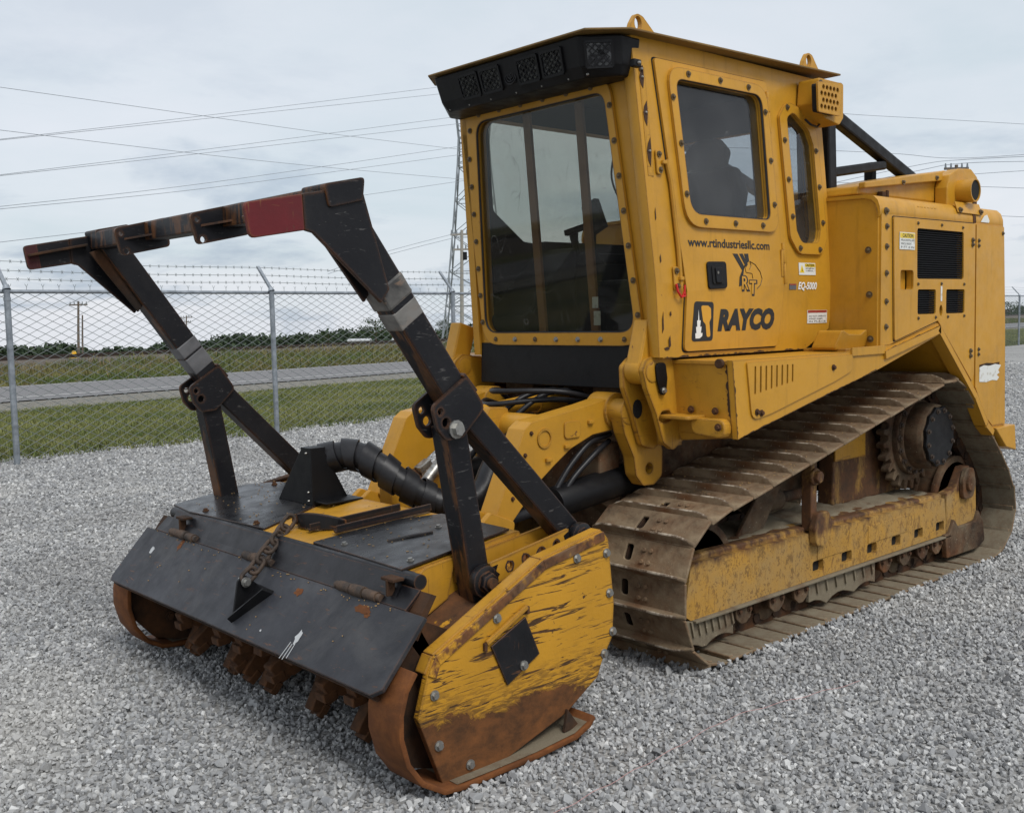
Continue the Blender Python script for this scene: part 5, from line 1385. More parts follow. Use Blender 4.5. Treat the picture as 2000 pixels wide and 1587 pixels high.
# roof plate with drooping visor, light bar, lifting eyes
def zr(x): return 2.835 - .018 * x
M['roof'] = paint('dark roof paint', (.20, .12, .03), .6, .2, chip=.5, edge=1.0, grime=.6, grimecol=(.05, .045, .03), streak=.0)  # whole roof in a darker, dirtier yellow than the cab
rp = [(.385, -.43), (.385, .675), (.225, .800), (-1.47, .815), (-1.47, -.62), (.225, -.58)]
MB().plate(rp, 0, .010, lambda u, v, w: (u, v, zr(u) + w)).build('cab_roof', M['roof'], mc, bevel=.003)
for (x0, x1, xh, y, lab) in ((.13, -.085, .045, .69, 'front'), (-1.22, -1.40, -1.33, .72, 'rear')):
    zb = zr(x0) + .012
    pl = rounded([(x0, zb), (x0 - .02, zb + .055), (x0 - .055, zb + .105), (x0 - .10, zb + .095), (x1, zb + .01), (x1, zb)], [.0, .02, .04, .035, .0, .0], 5)
    MB().plate(pl, -.012, .012, mXZ(y), holes=[circle(x0 - .066, zb + .060, .024, 16, .031)]).build('lifting_eye', M['yellow'], mc, bevel=.003)
lbz0, lbz1 = 2.655, 2.822
plan = [(.10, -.545), (.21, -.545), (.362, -.41), (.362, .605), (.225, .745), (.10, .745)]
mb = MB()
for (z, kx, ky) in ((lbz1, 1, 1), (2.70, .86, .975), (lbz0, .72, .95)):
    for (x, y) in plan: mb.v.append((.10 + (x - .10) * kx, .10 + (y - .10) * ky, z))
for j in range(2):
    for i in range(6): mb.f.append((j * 6 + i, j * 6 + (i + 1) % 6, (j + 1) * 6 + (i + 1) % 6, (j + 1) * 6 + i))
mb.f += [tuple(range(6)), tuple(range(12, 18))]
lb = mb.build('light_bar', M['black_clean'], mc, bevel=.008)
def lamp_panel(A, B, z0, z1, parent, out):
    """framed lamp with expanded-metal guard between plan points A and B"""
    A = Vector(A); B = Vector(B)
    def pt(t, z, o=0.0):
        k_ = 1 - .14 * (2.822 - z) / .122
        p = A.lerp(B, t); p = Vector((.10 + (p.x - .10) * k_, .10 + (p.y - .10) * (1 - .025 * (2.822 - z) / .122), z)); return p + Vector(out) * o
    mb = MB(); mb.add([pt(0, z0, .003), pt(1, z0, .003), pt(1, z1, .003), pt(0, z1, .003)], [(0, 1, 2, 3)]); lp = mb.build('lamp', M['lamp'], parent)
    mb = MB()
    for (a, b) in (((0, z0), (1, z0)), ((1, z0), (1, z1)), ((1, z1), (0, z1)), ((0, z1), (0, z0))): mb.bar(pt(a[0], a[1], .006), pt(b[0], b[1], .006), .012, .010, up=out)
    nx, nz = 4, 5
    for i in range(-nz, nx + nz):
        for sg in (1, -1):
            seg = []
            t0, t1 = i / nx, (i + nz * .8) / nx
            for q in range(nz + 1):
                t = t0 + (t1 - t0) * q / nz; z = z0 + (z1 - z0) * (q / nz if sg > 0 else 1 - q / nz)
                if 0 <= t <= 1: seg.append(pt(t, z, .009))
            for a, b in zip(seg[:-1], seg[1:]): mb.bar(a, b, .004, .004, up=out)
    mb.build('lamp_guard', M['black_clean'], lp)
k = NT('lamp lens')
M['lamp'] = k.finish(k.mix(k.ramp(k.noise(40, 3), .4, .6), (.03, .03, .035), (.14, .145, .15)), .2, .5)
for (a, b) in ((-.228, -.088), (-.062, .076), (.202, .341), (.370, .500)): lamp_panel((.362, a, 0), (.362, b, 0), 2.69, 2.795, lb, (1, 0, -.25))
d_ = Vector((.362 - .225, .605 - .745, 0)); nn_ = Vector((-d_.y, d_.x, 0)).normalized(); nn_ = nn_ if nn_.x > 0 else -nn_
lamp_panel((.342, .626, 0), (.255, .715, 0), 2.69, 2.795, lb, tuple(nn_))
mb = MB()
for rr in (.043, .032, .018): mb.tube([(.362 - .03 + .004, .142 + rr * math.cos(2 * PI * i / 20), 2.742 + rr * math.sin(2 * PI * i / 20)) for i in range(20)], .0035, 5, closed=True)
for i in range(3):
    a = 2 * PI * i / 3 + .5; mb.tube([(.337, .142, 2.742), (.337, .142 + .03 * math.cos(a), 2.742 + .03 * math.sin(a))], .004, 5)
mb.build('round_logo', M['black_clean'], lb)  # rings and spokes are the round logo between the lamps
for y in (-.38, -.22, -.05, .14, .32, .50, .62): bolt(lb, (.29, y * .97, 2.668), (1, 0, -.5), 'zinc_s', .8)
MB().box((.165, .772, 2.70), (.05, .03, .035)).build('mount_lug', M['black_clean'], lb, bevel=.006); bolt(lb, (.165, .79, 2.70), (0, 1, 0), 'zinc_s', 1.0)

# work lamp with perforated guard at the rear corner of the roof
wl = MB().plate(rounded([(-1.155, 2.80), (-1.14, 2.67), (-1.22, 2.60), (-1.36, 2.58), (-1.40, 2.62), (-1.40, 2.80)], .015, 3), 0, .12, lambda u, v, w: (u, .752 + w, v)).build('work_lamp_box', M['yellow'], mc, bevel=.006)
holes = []
for i in range(5):
    for j in range(4):
        holes.append(circle(-1.115 - .034 * i - (.017 if j % 2 else 0) * 1, 2.643 + .033 * j, .0125, 8))
MB().plate(rounded([(-1.075, 2.762), (-1.085, 2.612), (-1.30, 2.612), (-1.315, 2.785), (-1.20, 2.775)], .012, 2), 0, .01, lambda u, v, w: (u, .905 + w, v), holes=[h for h in holes]).build('lamp_grille', M['yellow'], wl)
MB().plate(rounded([(-1.085, 2.757), (-1.095, 2.618), (-1.29, 2.618), (-1.30, 2.775), (-1.20, 2.77)], .012, 2), 0, .03, lambda u, v, w: (u, .873 + w, v)).build('lamp_body', M['void'], wl)
MB().tube([(-1.16, .79, 2.60), (-1.20, .80, 2.575), (-1.26, .80, 2.57), (-1.30, .79, 2.59)], .006, 6).build('lamp_cable', M['rubber'], wl)
bolt(wl, (-1.168, .876, 2.775), (0, 1, 0), 'dark', .9); bolt(wl, (-1.155, .876, 2.69), (0, 1, 0), 'dark', .9)

# cab interior
MB().plate([(XW(ZB) - .06, 1.41), (XW(ZT) - .06, 2.82), (-1.355, 2.82), (-1.42, 1.41)], -.058, -.052, mR, holes=[rg]).build('right_wall_lining', M['plastic'], mc)
MB().plate([(XW(ZB) - .06, 1.41), (XW(ZT) - .06, 2.82), (-1.355, 2.82), (-1.40, 1.50), (-1.17, 1.41)], -.058, -.052, mL, holes=[door_glass, slot_glass]).build('left_wall_lining', M['plastic'], mc)
MB().plate([(YR(1.42) + .06, 1.41), (.68, 1.41), (.63, 2.82), (YR(2.8) + .06, 2.82)], -.012, -.006, lambda u, v, w: (-1.345 - w - .05 * (2.8 - v), u, v), holes=[rearg]).build('rear_wall_lining', M['plastic'], mc)
MB().plate([(.04, -.43), (.04, .66), (-1.34, .66), (-1.34, -.43)], 0, .006, mXY(2.812)).build('headliner', M['plastic'], mc)
MB().plate([(p[0], p[1]) for p in front], -.058, -.052, mW, holes=[ws_glass]).build('front_lining', M['plastic'], mc)
seat = MB().box((-.72, .08, 1.72), (.50, .50, .14)).box((-.72, .08, 1.55), (.36, .36, .30)).build('operator_seat', M['plastic'], mc, bevel=.05, seg=3)
MB().plate(rounded([(-.15, 1.75), (.42, 1.75), (.44, 2.26), (.36, 2.41), (-.02, 2.41), (-.14, 2.26)], .06), 0, .12, lambda u, v, w: (-.95 - w - (v - 1.75) * .2, u, v)).build('backrest', M['plastic'], seat, bevel=.03, seg=3)
MB().plate(rounded([(.03, 2.38), (.29, 2.38), (.31, 2.50), (.23, 2.58), (.09, 2.58), (.01, 2.50)], .05), 0, .09, lambda u, v, w: (-1.06 - w - (v - 2.28) * .2, u, v)).build('headrest', M['plastic'], seat, bevel=.025, seg=3)
for y in (-.24, .40):
    MB().box((-.70, y, 1.92), (.42, .10, .06)).build('armrest', M['plastic'], seat, bevel=.02)
    MB().tube([(-.50, y, 1.93), (-.47, y, 2.02), (-.46, y, 2.08)], [.018, .022, .03], 8).build('joystick', M['plastic'], seat, smooth=True)
MB().plate([(.10, 1.40), (.10, 1.60), (-.30, 1.98), (-.30, 1.40)], 0, .35, lambda u, v, w: (u - .12, -.52 + w, v)).build('side_console', M['plastic'], mc, bevel=.02)
MB().plate([(-.40, 1.40), (-.40, 2.02), (-1.32, 2.02), (-1.32, 1.40)], 0, .10, lambda u, v, w: (u, -.50 + w, v)).build('side_trim', M['plastic'], mc)
MB().plate(rect(-.45, .70, 1.40, 2.0), 0, .03, lambda u, v, w: (-1.30 - w, u, v)).build('rear_trim', M['plastic'], mc)
for (y0, y1) in ((-.07, -.06), (.30, .315)):
    MB().bar((.02, y0 - .02, 2.66), (-.075, y1 - .02, 1.42), .05, .02, up=(1, 0, 0)).build('guard_bar', M['brown'], mc, bevel=.003)
mb = MB().bar((-.18, -.02, 2.03), (-.20, .12, 2.06), .03, .03); mb.box((-.20, .17, 2.10), (.04, .10, .16), Matrix.Rotation(.4, 3, 'X')); mb.tube([(-.2, .17, 2.02), (-.21, .16, 1.93), (-.22, .22, 1.86)], .008, 6)
mb.build('monitor_arm', M['plastic'], mc, bevel=.006)
MB().tube(spline([(-.25, .30, 2.50), (-.3, .20, 2.30), (-.3, .32, 2.12), (-.32, .5, 2.08)], 8), .006, 6).build('cab_cable', M['rubber'], mc)
MB().plate(rect(.30, .345, 1.55, 1.62), 0, .001, lambda u, v, w: (-.045 - w, u - .0, v)).build('hang_tag', M['sticker'], mc)
MB().plate(rect(.295, .335, 1.635, 1.69), 0, .001, lambda u, v, w: (-.04 - w, u - .0, v)).build('hang_tag', M['sticker'], mc)

# ------------------------------------------------------------------ lift arms and their towers
for s in (1, -1):
    mS = lambda y: (lambda u, v, w: (u, s * (y + w), v))
    # the tower: outer plate, inner plate and the pin between them
    tw_o = rounded([(.015, 1.408), (.085, 1.395), (.112, 1.345), (.085, 1.26), (.02, 1.14), (-.03, 1.0), (-.10, .955), (-.18, 1.0), (-.20, 1.36), (-.08, 1.392)], [.03, .03, .03, .02, .02, .03, .03, .02, .02, .03], 4)
    tow = MB().plate(tw_o, 0, .028, mS(.722), holes=[rounded([(-.02, 1.148), (.012, 1.105), (-.035, 1.09), (-.105, 1.10), (-.075, 1.15)], .02, 3)]).build('arm_tower', M['yellow_worn'], mc)
    MB().plate(rounded([(.06, 1.40), (.115, 1.36), (.11, 1.26), (.05, 1.13), (-.01, .98), (-.10, .95), (-.18, 1.0), (-.17, 1.36)], .03, 4), 0, .028, mS(.605)).build('tower_inner_plate', M['yellow_worn'], tow)
    MB().plate(rect(-.20, -.12, .97, 1.36), 0, .09, mS(.632)).build('tower_web', M['yellow_worn'], tow)
    MB().cyl((.045, s * .60, 1.335), (.045, s * .755, 1.335), .050, 22).build('tower_pin', M['yellow_worn'], tow, bevel=.004, smooth=True)
    kp = rounded([(.040, 1.375), (-.030, 1.375), (-.043, 1.30), (-.033, 1.225), (.003, 1.222), (.030, 1.30)], .025, 4)
    MB().plate(kp, 0, .012, mS(.756)).build('pin_keeper', M['black_clean'], tow, bevel=.003)
    bolt(tow, (-.013, s * .769, 1.245), (0, s, 0), 'zinc', 1.0)
    MB().bar((-.015, s * .680, 1.560), (.048, s * .680, 1.350), .088, .120, up=(1, 0, .3)).build('cab_strut', M['yellow'], tow, bevel=.010)
    MB().cyl((.048, s * .634, 1.340), (.048, s * .721, 1.340), .066, 24).build('strut_eye', M['yellow'], tow, bevel=.004, smooth=True)
    # lower hanger link
    lk = rounded([(.05, 1.20), (.095, 1.13), (.07, 1.04), (.005, .92), (-.01, .83), (-.06, .775), (-.14, .772), (-.20, .81), (-.205, .94), (-.12, 1.08), (-.02, 1.20)], .035, 4)
    MB().plate(lk, 0, .070, mS(.528), holes=[circle(-.105, .855, .028, 14)]).build('hanger_link', M['yellow_worn'], tow, bevel=.0)
    MB().cyl((-.105, s * .53, .855), (-.105, s * .545, .855), .0285, 14).build('hanger_bore', M['void'], tow)
    MB().cyl((.035, s * .50, 1.14), (.035, s * .602, 1.14), .062, 22).build('link_boss', M['yellow_worn'], tow, bevel=.005, smooth=True)
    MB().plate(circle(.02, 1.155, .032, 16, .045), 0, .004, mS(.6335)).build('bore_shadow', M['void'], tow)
    # gooseneck lift arm
    ay0, ay1 = .385, .495
    ao = rounded([(-.06, 1.225), (.20, 1.180), (.40, 1.152), (.575, 1.130), (.62, 1.10), (.80, .735), (.735, .665), (.64, .755), (.53, .858), (.44, .918), (.33, .985), (.18, 1.037), (-.055, 1.057)], [.04, 0, 0, .015, .015, .015, .015, 0, 0, .0, 0, 0, .04], 3)
    arm = MB().plate(ao, 0, ay1 - ay0, mS(ay0)).build('lift_arm', M['yellow'], mc, bevel=.008)
    MB().cyl((.02, s * .37, 1.14), (.02, s * .51, 1.14), .088, 24).build('arm_boss', M['yellow_worn'], arm, bevel=.006, smooth=True)
    # pressed ring, pad and lugs on the outer face
    ring = MB().plate(circle(.50, 1.05, .045, 24), 0, .006, mS(ay1 + .001), holes=[circle(.50, 1.05, .036, 24)]); ring.build('welded_ring', M['yellow'], arm)
    MB().plate(rounded(rect(.27, .375, 1.035, 1.115), .02, 3), 0, .008, mS(ay1 + .001)).build('arm_pad', M['yellow'], arm, bevel=.003)
    for (x, z) in ((.20, 1.10), (.09, 1.135), (.36, 1.0), (.48, .95)): MB().box((x, s * (ay1 + .008), z), (.035, .016, .018)).build('hose_lug', M['yellow'], arm, bevel=.004)
    for (x, z) in ((.62, .985), (.70, .80), (.58, 1.08)): bolt(arm, (x, s * (ay1 + .001), z), (0, s, 0), 'rust', .6)
    MB().plate(rounded([(.70, .70), (.84, .76), (.92, .70), (.90, .58), (.72, .58)], .02), 0, .03, mS(.40)).plate(rounded([(.70, .70), (.84, .76), (.92, .70), (.90, .58), (.72, .58)], .02), 0, .03, mS(.48)).build('head_lug', M['yellow'], arm, bevel=.005)
    # lift cylinder under the arm
    cyl_ = MB(); cyl_.cyl((-.20, s * .44, .80), (.40, s * .44, .733), .076, 24); cyl_.build('lift_cylinder', M['black_clean'], mc, bevel=.004, smooth=True)
    MB().cyl((.34, s * .43, .737), (.72, s * .43, .692), .03, 14).build('cylinder_rod', M['rubber'], mc, smooth=True)
    MB().plate([(-.05, .98), (.10, .985), (.10, .70), (-.05, .60)], 0, .12, mS(.34)).build('hull_bracket', M['mud_shade'], mc, bevel=.01)  # dark like the hull faces: shade between the arms painted in
# cross tube and cross plates between the arms
MB().cyl((.36, -.40, 1.075), (.36, .40, 1.075), .062, 22).build('arm_cross_tube', M['yellow'], mc, smooth=True)
MB().plate(rounded([(.42, 1.03), (.52, 1.09), (.48, 1.17), (.36, 1.16), (.34, 1.05)], .02), 0, .05, lambda u, v, w: (u, .05 + w, v)).plate(rounded([(.42, 1.03), (.52, 1.09), (.48, 1.17), (.36, 1.16), (.34, 1.05)], .02), 0, .05, lambda u, v, w: (u, -.15 + w, v)).build('tilt_lug', M['yellow_worn'], mc, bevel=.005)
MB().cyl((.47, -.13, 1.11), (.47, .08, 1.11), .035, 16).build('tilt_pin', M['rust'], mc, smooth=True)
MB().cyl((.47, -.04, 1.12), (.05, -.04, 1.16), .045, 16).cyl((.05, -.04, 1.16), (-.15, -.04, 1.17), .06, 16).build('tilt_cylinder', M['yellow'], mc, smooth=True)
MB().cyl((.47, -.04, 1.11), (.80, -.04, .80), .028, 14).build('tilt_rod', M['zinc'], mc, smooth=True)
MB().box((.62, -.04, .80), (.14, .16, .12)).box((.78, -.22, .72), (.2, .1, .2)).build('tilt_link', M['yellow_worn'], mc, bevel=.01)
MB().cyl((.70, -.20, .80), (.68, -.24, .85), .03, 16).build('hydraulic_fitting', M['rust'], mc, smooth=True)
MB().box((.66, -.20, .88), (.08, .05, .035), Matrix.Rotation(.5, 3, 'Y')).build('fitting_block', M['zinc'], mc, bevel=.006)
# hoses
HO = [[(.0, -.30, 1.16), (.15, -.20, 1.22), (.35, .0, 1.235), (.15, .25, 1.23), (-.1, .30, 1.17)],
      [(.0, -.38, 1.13), (.2, -.25, 1.17), (.38, -.02, 1.17), (.15, .2, 1.19), (-.1, .28, 1.15)],
      [(-.12, .05, 1.20), (.05, .08, 1.225), (.22, .06, 1.20), (.35, .0, 1.10), (.42, -.06, .98)],
      [(-.12, .14, 1.20), (.05, .16, 1.225), (.20, .15, 1.20), (.33, .1, 1.10), (.42, .04, .95)],
      [(-.1, -.05, 1.17), (.1, -.06, 1.19), (.24, -.05, 1.14), (.36, -.06, 1.02), (.45, -.1, .9)],
      [(.36, .46, .76), (.28, .47, .85), (.14, .48, .95), (.02, .45, .99)],
      [(.40, .45, .78), (.30, .46, .90), (.17, .47, 1.0), (.0, .44, 1.02)],
      [(.55, .20, .86), (.52, .18, .96), (.40, .17, 1.02), (.2, .16, 1.05)]]
for h_ in HO:
    MB().tube(spline(h_, 10), .014, 8).build('hydraulic_hose', M['rubber'], mc, smooth=True, autosmooth=False)
# ------------------------------------------------------------------ mulching head
def dz_(x): return .70 + .13 * (1.57 - x)
inner = [(.82, .66), (1.163, .60), (1.50, .50), (1.62, .56), (1.68, .58), (1.79, .42), (1.815, .30), (1.79, .17), (1.70, .07), (1.58, .03), (1.25, .026), (.98, .05), (.90, .18), (.80, .35)]
outl = [(.836, .770), (.806, .735), (.778, .477), (.788, .347), (.851, .258), (.876, .205), (1.047, .110), (1.40, .012), (1.645, .016), (1.745, .276), (1.700, .416), (1.668, .473), (1.163, .712)]
bl = [(.821, .683), (.984, .690), (.807, .523), (.792, .367), (.842, .290), (1.39, .546), (1.675, .343), (1.662, .165), (1.528, .058), (1.274, .350)]
k = NT('rusted shoulder'); M['shoulder'] = k.finish(k.mix(k.ramp(k.noise(7, 6, .7, .4, stretch=(.6, 1, 1)), .56, .60), k.mix(.35, rust_col(k, 8), (.02, .014, .010)), YEL), .8, 0, k.noise(40, 5), .4, .005, .3)
k = NT('scuffed brown edge'); M['edge_bar'] = k.finish(k.mix(k.ramp(k.noise(14, 6, .7), .50, .62), rust_col(k, 12), k.mix(k.ramp(k.noise(4, 4), .5, .55), lin(104, 78, 56), YEL)), .7, 0, k.noise(50, 4), .3, .004, .3)
# housing shell: deck sheet, rear sheet
mb = MB()
mb.plate([(1.05, .7655), (1.60, .694), (1.66, .60), (1.645, .59), (1.585, .66), (1.05, .745)], -.895, .895, lambda u, v, w: (u, w, v))
mb.plate([(1.05, .764), (1.05, .72), (.90, .45), (.86, .25), (.84, .25), (.88, .47), (1.03, .764)], -.895, .895, lambda u, v, w: (u, w, v))
head = mb.build('head_housing', M['yellow_worn'], mc, bevel=.0)
MB().plate([(1.61, .66), (1.655, .60), (1.69, .52), (1.675, .51), (1.63, .59), (1.59, .65)], -1.08, 1.08, lambda u, v, w: (u, w, v)).build('front_baffle', M['rust_dark'], head)
for s in (1, -1):
    mS = lambda y: (lambda u, v, w: (u, s * (y + w), v))
    MB().plate(inner, 0, .025, mS(1.045)).build('end_wall', M['rust_dark'], head, bevel=.0)
    MB().plate([(1.045, .764), (1.56, .695), (1.62, .60), (1.60, .50), (1.50, .46), (.88, .42)], 0, .018, mS(.868)).build('deck_side', M['yellow_worn'], head)
    # rusty shoulder between the deck and the side plate
    mb = MB(); sh = [(.83, .66), (1.163, .598), (1.40, .52), (1.56, .44), (1.66, .36)]
    for (x, z) in sh:
        for (yy, dz2) in ((.885, .05), (1.0, .02), (1.133, .0)): mb.v.append((x, s * yy, z + dz2))
    for i in range(len(sh) - 1):
        for j in range(2): mb.f.append((i * 3 + j, i * 3 + j + 1, (i + 1) * 3 + j + 1, (i + 1) * 3 + j))
    mb.build('housing_shoulder', M['shoulder'], head, smooth=True)
    for (x, z) in ((1.70, .30), (1.62, .16), (1.74, .40)): bolt(head, (x, s * 1.044, z), (0, -s, 0), 'rust', 1.3)
    sp = MB().plate(outl, 0, .028, mS(1.134)).build('head_side_plate', M['side_plate'], mc, bevel=.004)
    # thick worn bar along the upper edge of the plate
    up_ = [outl[0], outl[12], outl[11], outl[10]]; lo_ = []
    for i, p in enumerate(up_):
        a = Vector(up_[max(i - 1, 0)]); b = Vector(up_[min(i + 1, 3)]); d = (b - a).normalized(); n_ = Vector((-d.y, d.x)); n_ = n_ if n_.dot(Vector((1.2, .3)) - Vector(p)) > 0 else -n_
        lo_.append(tuple(Vector(p) + n_ * .036))
    for i in range(3): MB().plate([up_[i], up_[i + 1], lo_[i + 1], lo_[i]], 0, .007, mS(1.1622 + .0004 * i)).build('edge_bar', M['edge_bar'], sp, bevel=.002, seg=1)
    # rim folded along the top edge
    mb = MB()
    for a, b in zip([outl[12], outl[12]], [outl[0], outl[11]]):
        A = Vector((a[0], s * 1.125, a[1])); B = Vector((b[0], s * 1.125, b[1])); mb.bar(A, B, .055, .014, up=(0, 0, 1))
    A = Vector((outl[11][0], s * 1.125, outl[11][1])); B = Vector((outl[10][0], s * 1.125, outl[10][1])); mb.bar(A, B, .055, .014, up=(1, 0, 0))
    mb.build('plate_rim', M['rust'] if s < 0 else M['yellow_worn'], sp, bevel=.004)
    for i, (x, z) in enumerate(bl): bolt(sp, (x, s * (1.163 if i < 9 else 1.172), z), (0, s, 0), 'zinc', 1.15)
    MB().plate([(1.258, .525), (1.192, .374), (1.351, .295), (1.424, .453)], 0, .007, mS(1.1635)).build('diamond_patch', M['black'], sp, bevel=.001, seg=1)
    MB().bar((1.252, s * 1.172, .562), (1.448, s * 1.172, .470), .014, .018, up=(0, 0, 1)).build('weld_ledge', M['yellow_worn'], sp, bevel=.003)
    MB().box((1.452, s * 1.17, .458), (.012, .014, .03)).box((1.248, s * 1.17, .548), (.012, .014, .03)).build('weld_ledge_end', M['rust'], sp, bevel=.003)
    # skid shoe: rolled band from the front of the plate to a flat foot
    prof = [(1.775, .455), (1.815, .40), (1.840, .32), (1.842, .24), (1.816, .142), (1.758, .060), (1.68, .014), (1.59, .004), (1.45, .006), (1.25, .008), (1.05, .020), (.975, .046), (.945, .076)]
    mb = MB(); th_ = .020
    P2 = [Vector(p) for p in prof]; n = len(P2)
    for i, p in enumerate(P2):
        d = (P2[min(i + 1, n - 1)] - P2[max(i - 1, 0)]).normalized(); nrm = Vector((-d.y, d.x)); nrm = nrm if nrm.dot(Vector((1.3, .4)) - p) > 0 else -nrm
        wid = (1.010, 1.190) if i < 6 else (1.01, 1.215)
        for q in (p, p + nrm * th_):
            for y in wid: mb.v.append((q.x, s * y, q.y))
    for i in range(n - 1):
        a, b = 4 * i, 4 * (i + 1)
        mb.f += [(a, a + 1, b + 1, b), (a + 2, b + 2, b + 3, a + 3), (a, b, b + 2, a + 2), (a + 1, a + 3, b + 3, b + 1)]
    mb.f += [(0, 2, 3, 1), (4 * n - 4, 4 * n - 3, 4 * n - 1, 4 * n - 2)]
    sk = mb.build('skid_shoe', M['rust_orange'], mc, bevel=.004, smooth=True)
    MB().plate([(1.0, .05), (1.08, .045), (1.06, .13)], 0, .014, mS(1.165)).build('skid_gusset', M['rust'], sk, bevel=.002)
    MB().add([(x, s * yy, z) for (x, z) in ((1.62, .030), (1.45, .029), (1.25, .031), (1.05, .044), (.985, .069)) for yy in (1.03, 1.205)], [(0, 1, 3, 2), (2, 3, 5, 4), (4, 5, 7, 6), (6, 7, 9, 8)]).build('skid_mud', M['track_mud'], sk)
    # twin ladder bars the push bar legs are pinned between
    for (y, x0, z0, x1, z1, mt) in ((.890, 1.365, .6645, .86, .728, 'yellow_worn'), (1.005, 1.285, .659, .875, .7255, 'yellow_worn')):
        d = Vector((x1 - x0, 0, z1 - z0)).normalized(); n_ = Vector((-d.z, 0, d.x)); n_ = n_ if n_.z > 0 else -n_
        q = [Vector((x0, 0, z0)) + n_ * .042, Vector((x1, 0, z1)) + n_ * .042, Vector((x1, 0, z1)) - n_ * .042, Vector((x0, 0, z0)) - n_ * .042]
        hl = []
        if y > 1:
            for t_ in (.22, .42, .62, .82):
                c = Vector((x0, 0, z0)).lerp(Vector((x1, 0, z1)), t_); hl.append(circle(c.x, c.z, .015, 10, .018))
        br = MB().plate([(p.x, p.z) for p in q], 0, .014, mS(y), holes=hl).build('ladder_bar', M[mt], head)
        if hl:
            for h_ in hl:
                cx2 = sum(p[0] for p in h_) / len(h_); cz2 = sum(p[1] for p in h_) / len(h_)
                pts = [(cx2 + rr * math.cos(a), cz2 + rr * math.sin(a)) for a, rr in [(2 * PI * i / 11, .021 + .008 * rnd.random()) for i in range(11)]]
                MB().plate(pts, 0, .0008, mS(y + .0142), holes=[h_]).build('burnt_paint', M['patch'], br)
    # black overspray round the pins
    for (x, z, rr) in ((1.325, .640, .075), (.835, .735, .07)):
        r = random.Random(int(x * 100)); pts = [(x + rr * q * math.cos(a), min(z + .040, max(z - .040, z + rr * q * math.sin(a)))) for a, q in [(2 * PI * i / 22, r.uniform(.75, 1.15)) for i in range(22)]]
        d_s = (.735 - .640) / (.815 - 1.40)
        pts = [(min(1.283, max(.878, a)), b) for a, b in pts]
        MB().plate([(px_, pz_ + d_s * (px_ - x)) for px_, pz_ in pts], 0, .001, mS(1.0195)).build('overspray', M['black_clean'], head)
    # front end plate with orange scuffed corner
    MB().plate(rounded([(1.60, .585), (1.56, .67), (1.50, .705), (1.36, .72), (1.40, .57), (1.52, .515), (1.58, .52)], .015, 3), 0, .016, mS(.8895)).build('front_end_plate', M['yellow_worn'], head, bevel=.004)
    MB().box((1.555, s * .905, .565), (.07, .05, .09), Matrix.Rotation(.35 * 1, 3, 'Y')).build('end_stop', M['rust_orange'], head, bevel=.012)
    MB().plate([(1.66, .56), (1.70, .50), (1.60, .36), (1.57, .40)], 0, .02, mS(1.05)).build('front_ear', M['yellow_worn'], head, bevel=.004)
    # deck plates
    if s > 0: dp = [(1.572, .255), (1.596, .888), (1.50, .888), (1.075, .888), (1.062, .45), (1.20, .33)]
    else: dp = [(1.570, -.14), (1.605, -.80), (1.58, -1.03), (1.18, -1.03), (1.07, -.88), (1.062, -.30), (1.25, -.25)]
    dk = MB().plate(dp, 0, .010, lambda u, v, w: (u, v, dz_(u) + .006 + w)).build('deck_plate', M['deck_black'], head, bevel=.002, seg=1)
    for (x, y) in ((1.53, .42), (1.52, .84), (1.20, .60)) if s > 0 else ((1.55, -.25), (1.56, -.72), (1.12, -.85), (1.10, -.5)): bolt(dk, (x, y, dz_(x) + .016), (.13, 0, 1), 'rust' if s < 0 else 'zinc', .9)
MB().plate([(1.60, -.14), (1.60, .25), (1.20, .33), (1.055, .45), (1.055, -.30), (1.25, -.25)], 0, .004, lambda u, v, w: (u, v, dz_(u) + .003 + w)).build('deck_centre', M['yellow_worn'], head)
# bent weld bead / welded rod on the near deck
MB().tube([(1.42, .56, dz_(1.42) + .018), (1.34, .60, dz_(1.34) + .02), (1.26, .64, dz_(1.26) + .018)], .007, 6).build('welded_rod', M['deck_black'], head, smooth=True)
# angle irons that fence the chain opening
for (a, b) in (((1.50, .10), (1.12, .22)), ((1.46, .24), (1.06, .36))):
    A = Vector((a[0], a[1], dz_(a[0]) + .022)); B = Vector((b[0], b[1], dz_(b[0]) + .022)); MB().bar(A, B, .032, .012, up=(0, 0, 1)).bar(A + Vector((0, .014, .012)), B + Vector((0, .014, .012)), .006, .03, up=(0, 0, 1)).build('angle_iron', M['black'], head, bevel=.002)
    for t_ in (.35, .8): bolt(head, A.lerp(B, t_) + Vector((0, -.004, .008)), (.1, 0, 1), 'rust', .8)
# curved chain anchor
mb = MB(); n = 10
for i in range(n + 1):
    a = PI * (.05 + .95 * i / n); x = 1.42 - .0 + .03 * math.cos(a); y = .075 - .12 * math.cos(a)
    for (dx_, dz2) in ((0, .008), (0, .045 + .03 * math.sin(a)), (-.02, .045 + .03 * math.sin(a)), (-.02, .008)): mb.v.append((x + .06 * math.sin(a) + dx_, y, dz_(x) + dz2))
for i in range(n):
    for j in range(4): mb.f.append((i * 4 + j, i * 4 + (j + 1) % 4, (i + 1) * 4 + (j + 1) % 4, (i + 1) * 4 + j))
mb.f += [(0, 1, 2, 3), tuple(4 * n + i for i in (3, 2, 1, 0))]
mb.build('chain_anchor', M['black'], head, bevel=.002)
bolt(head, (1.475, -.03, dz_(1.45) + .04), (1, -.2, .2), 'rust', 1.3)
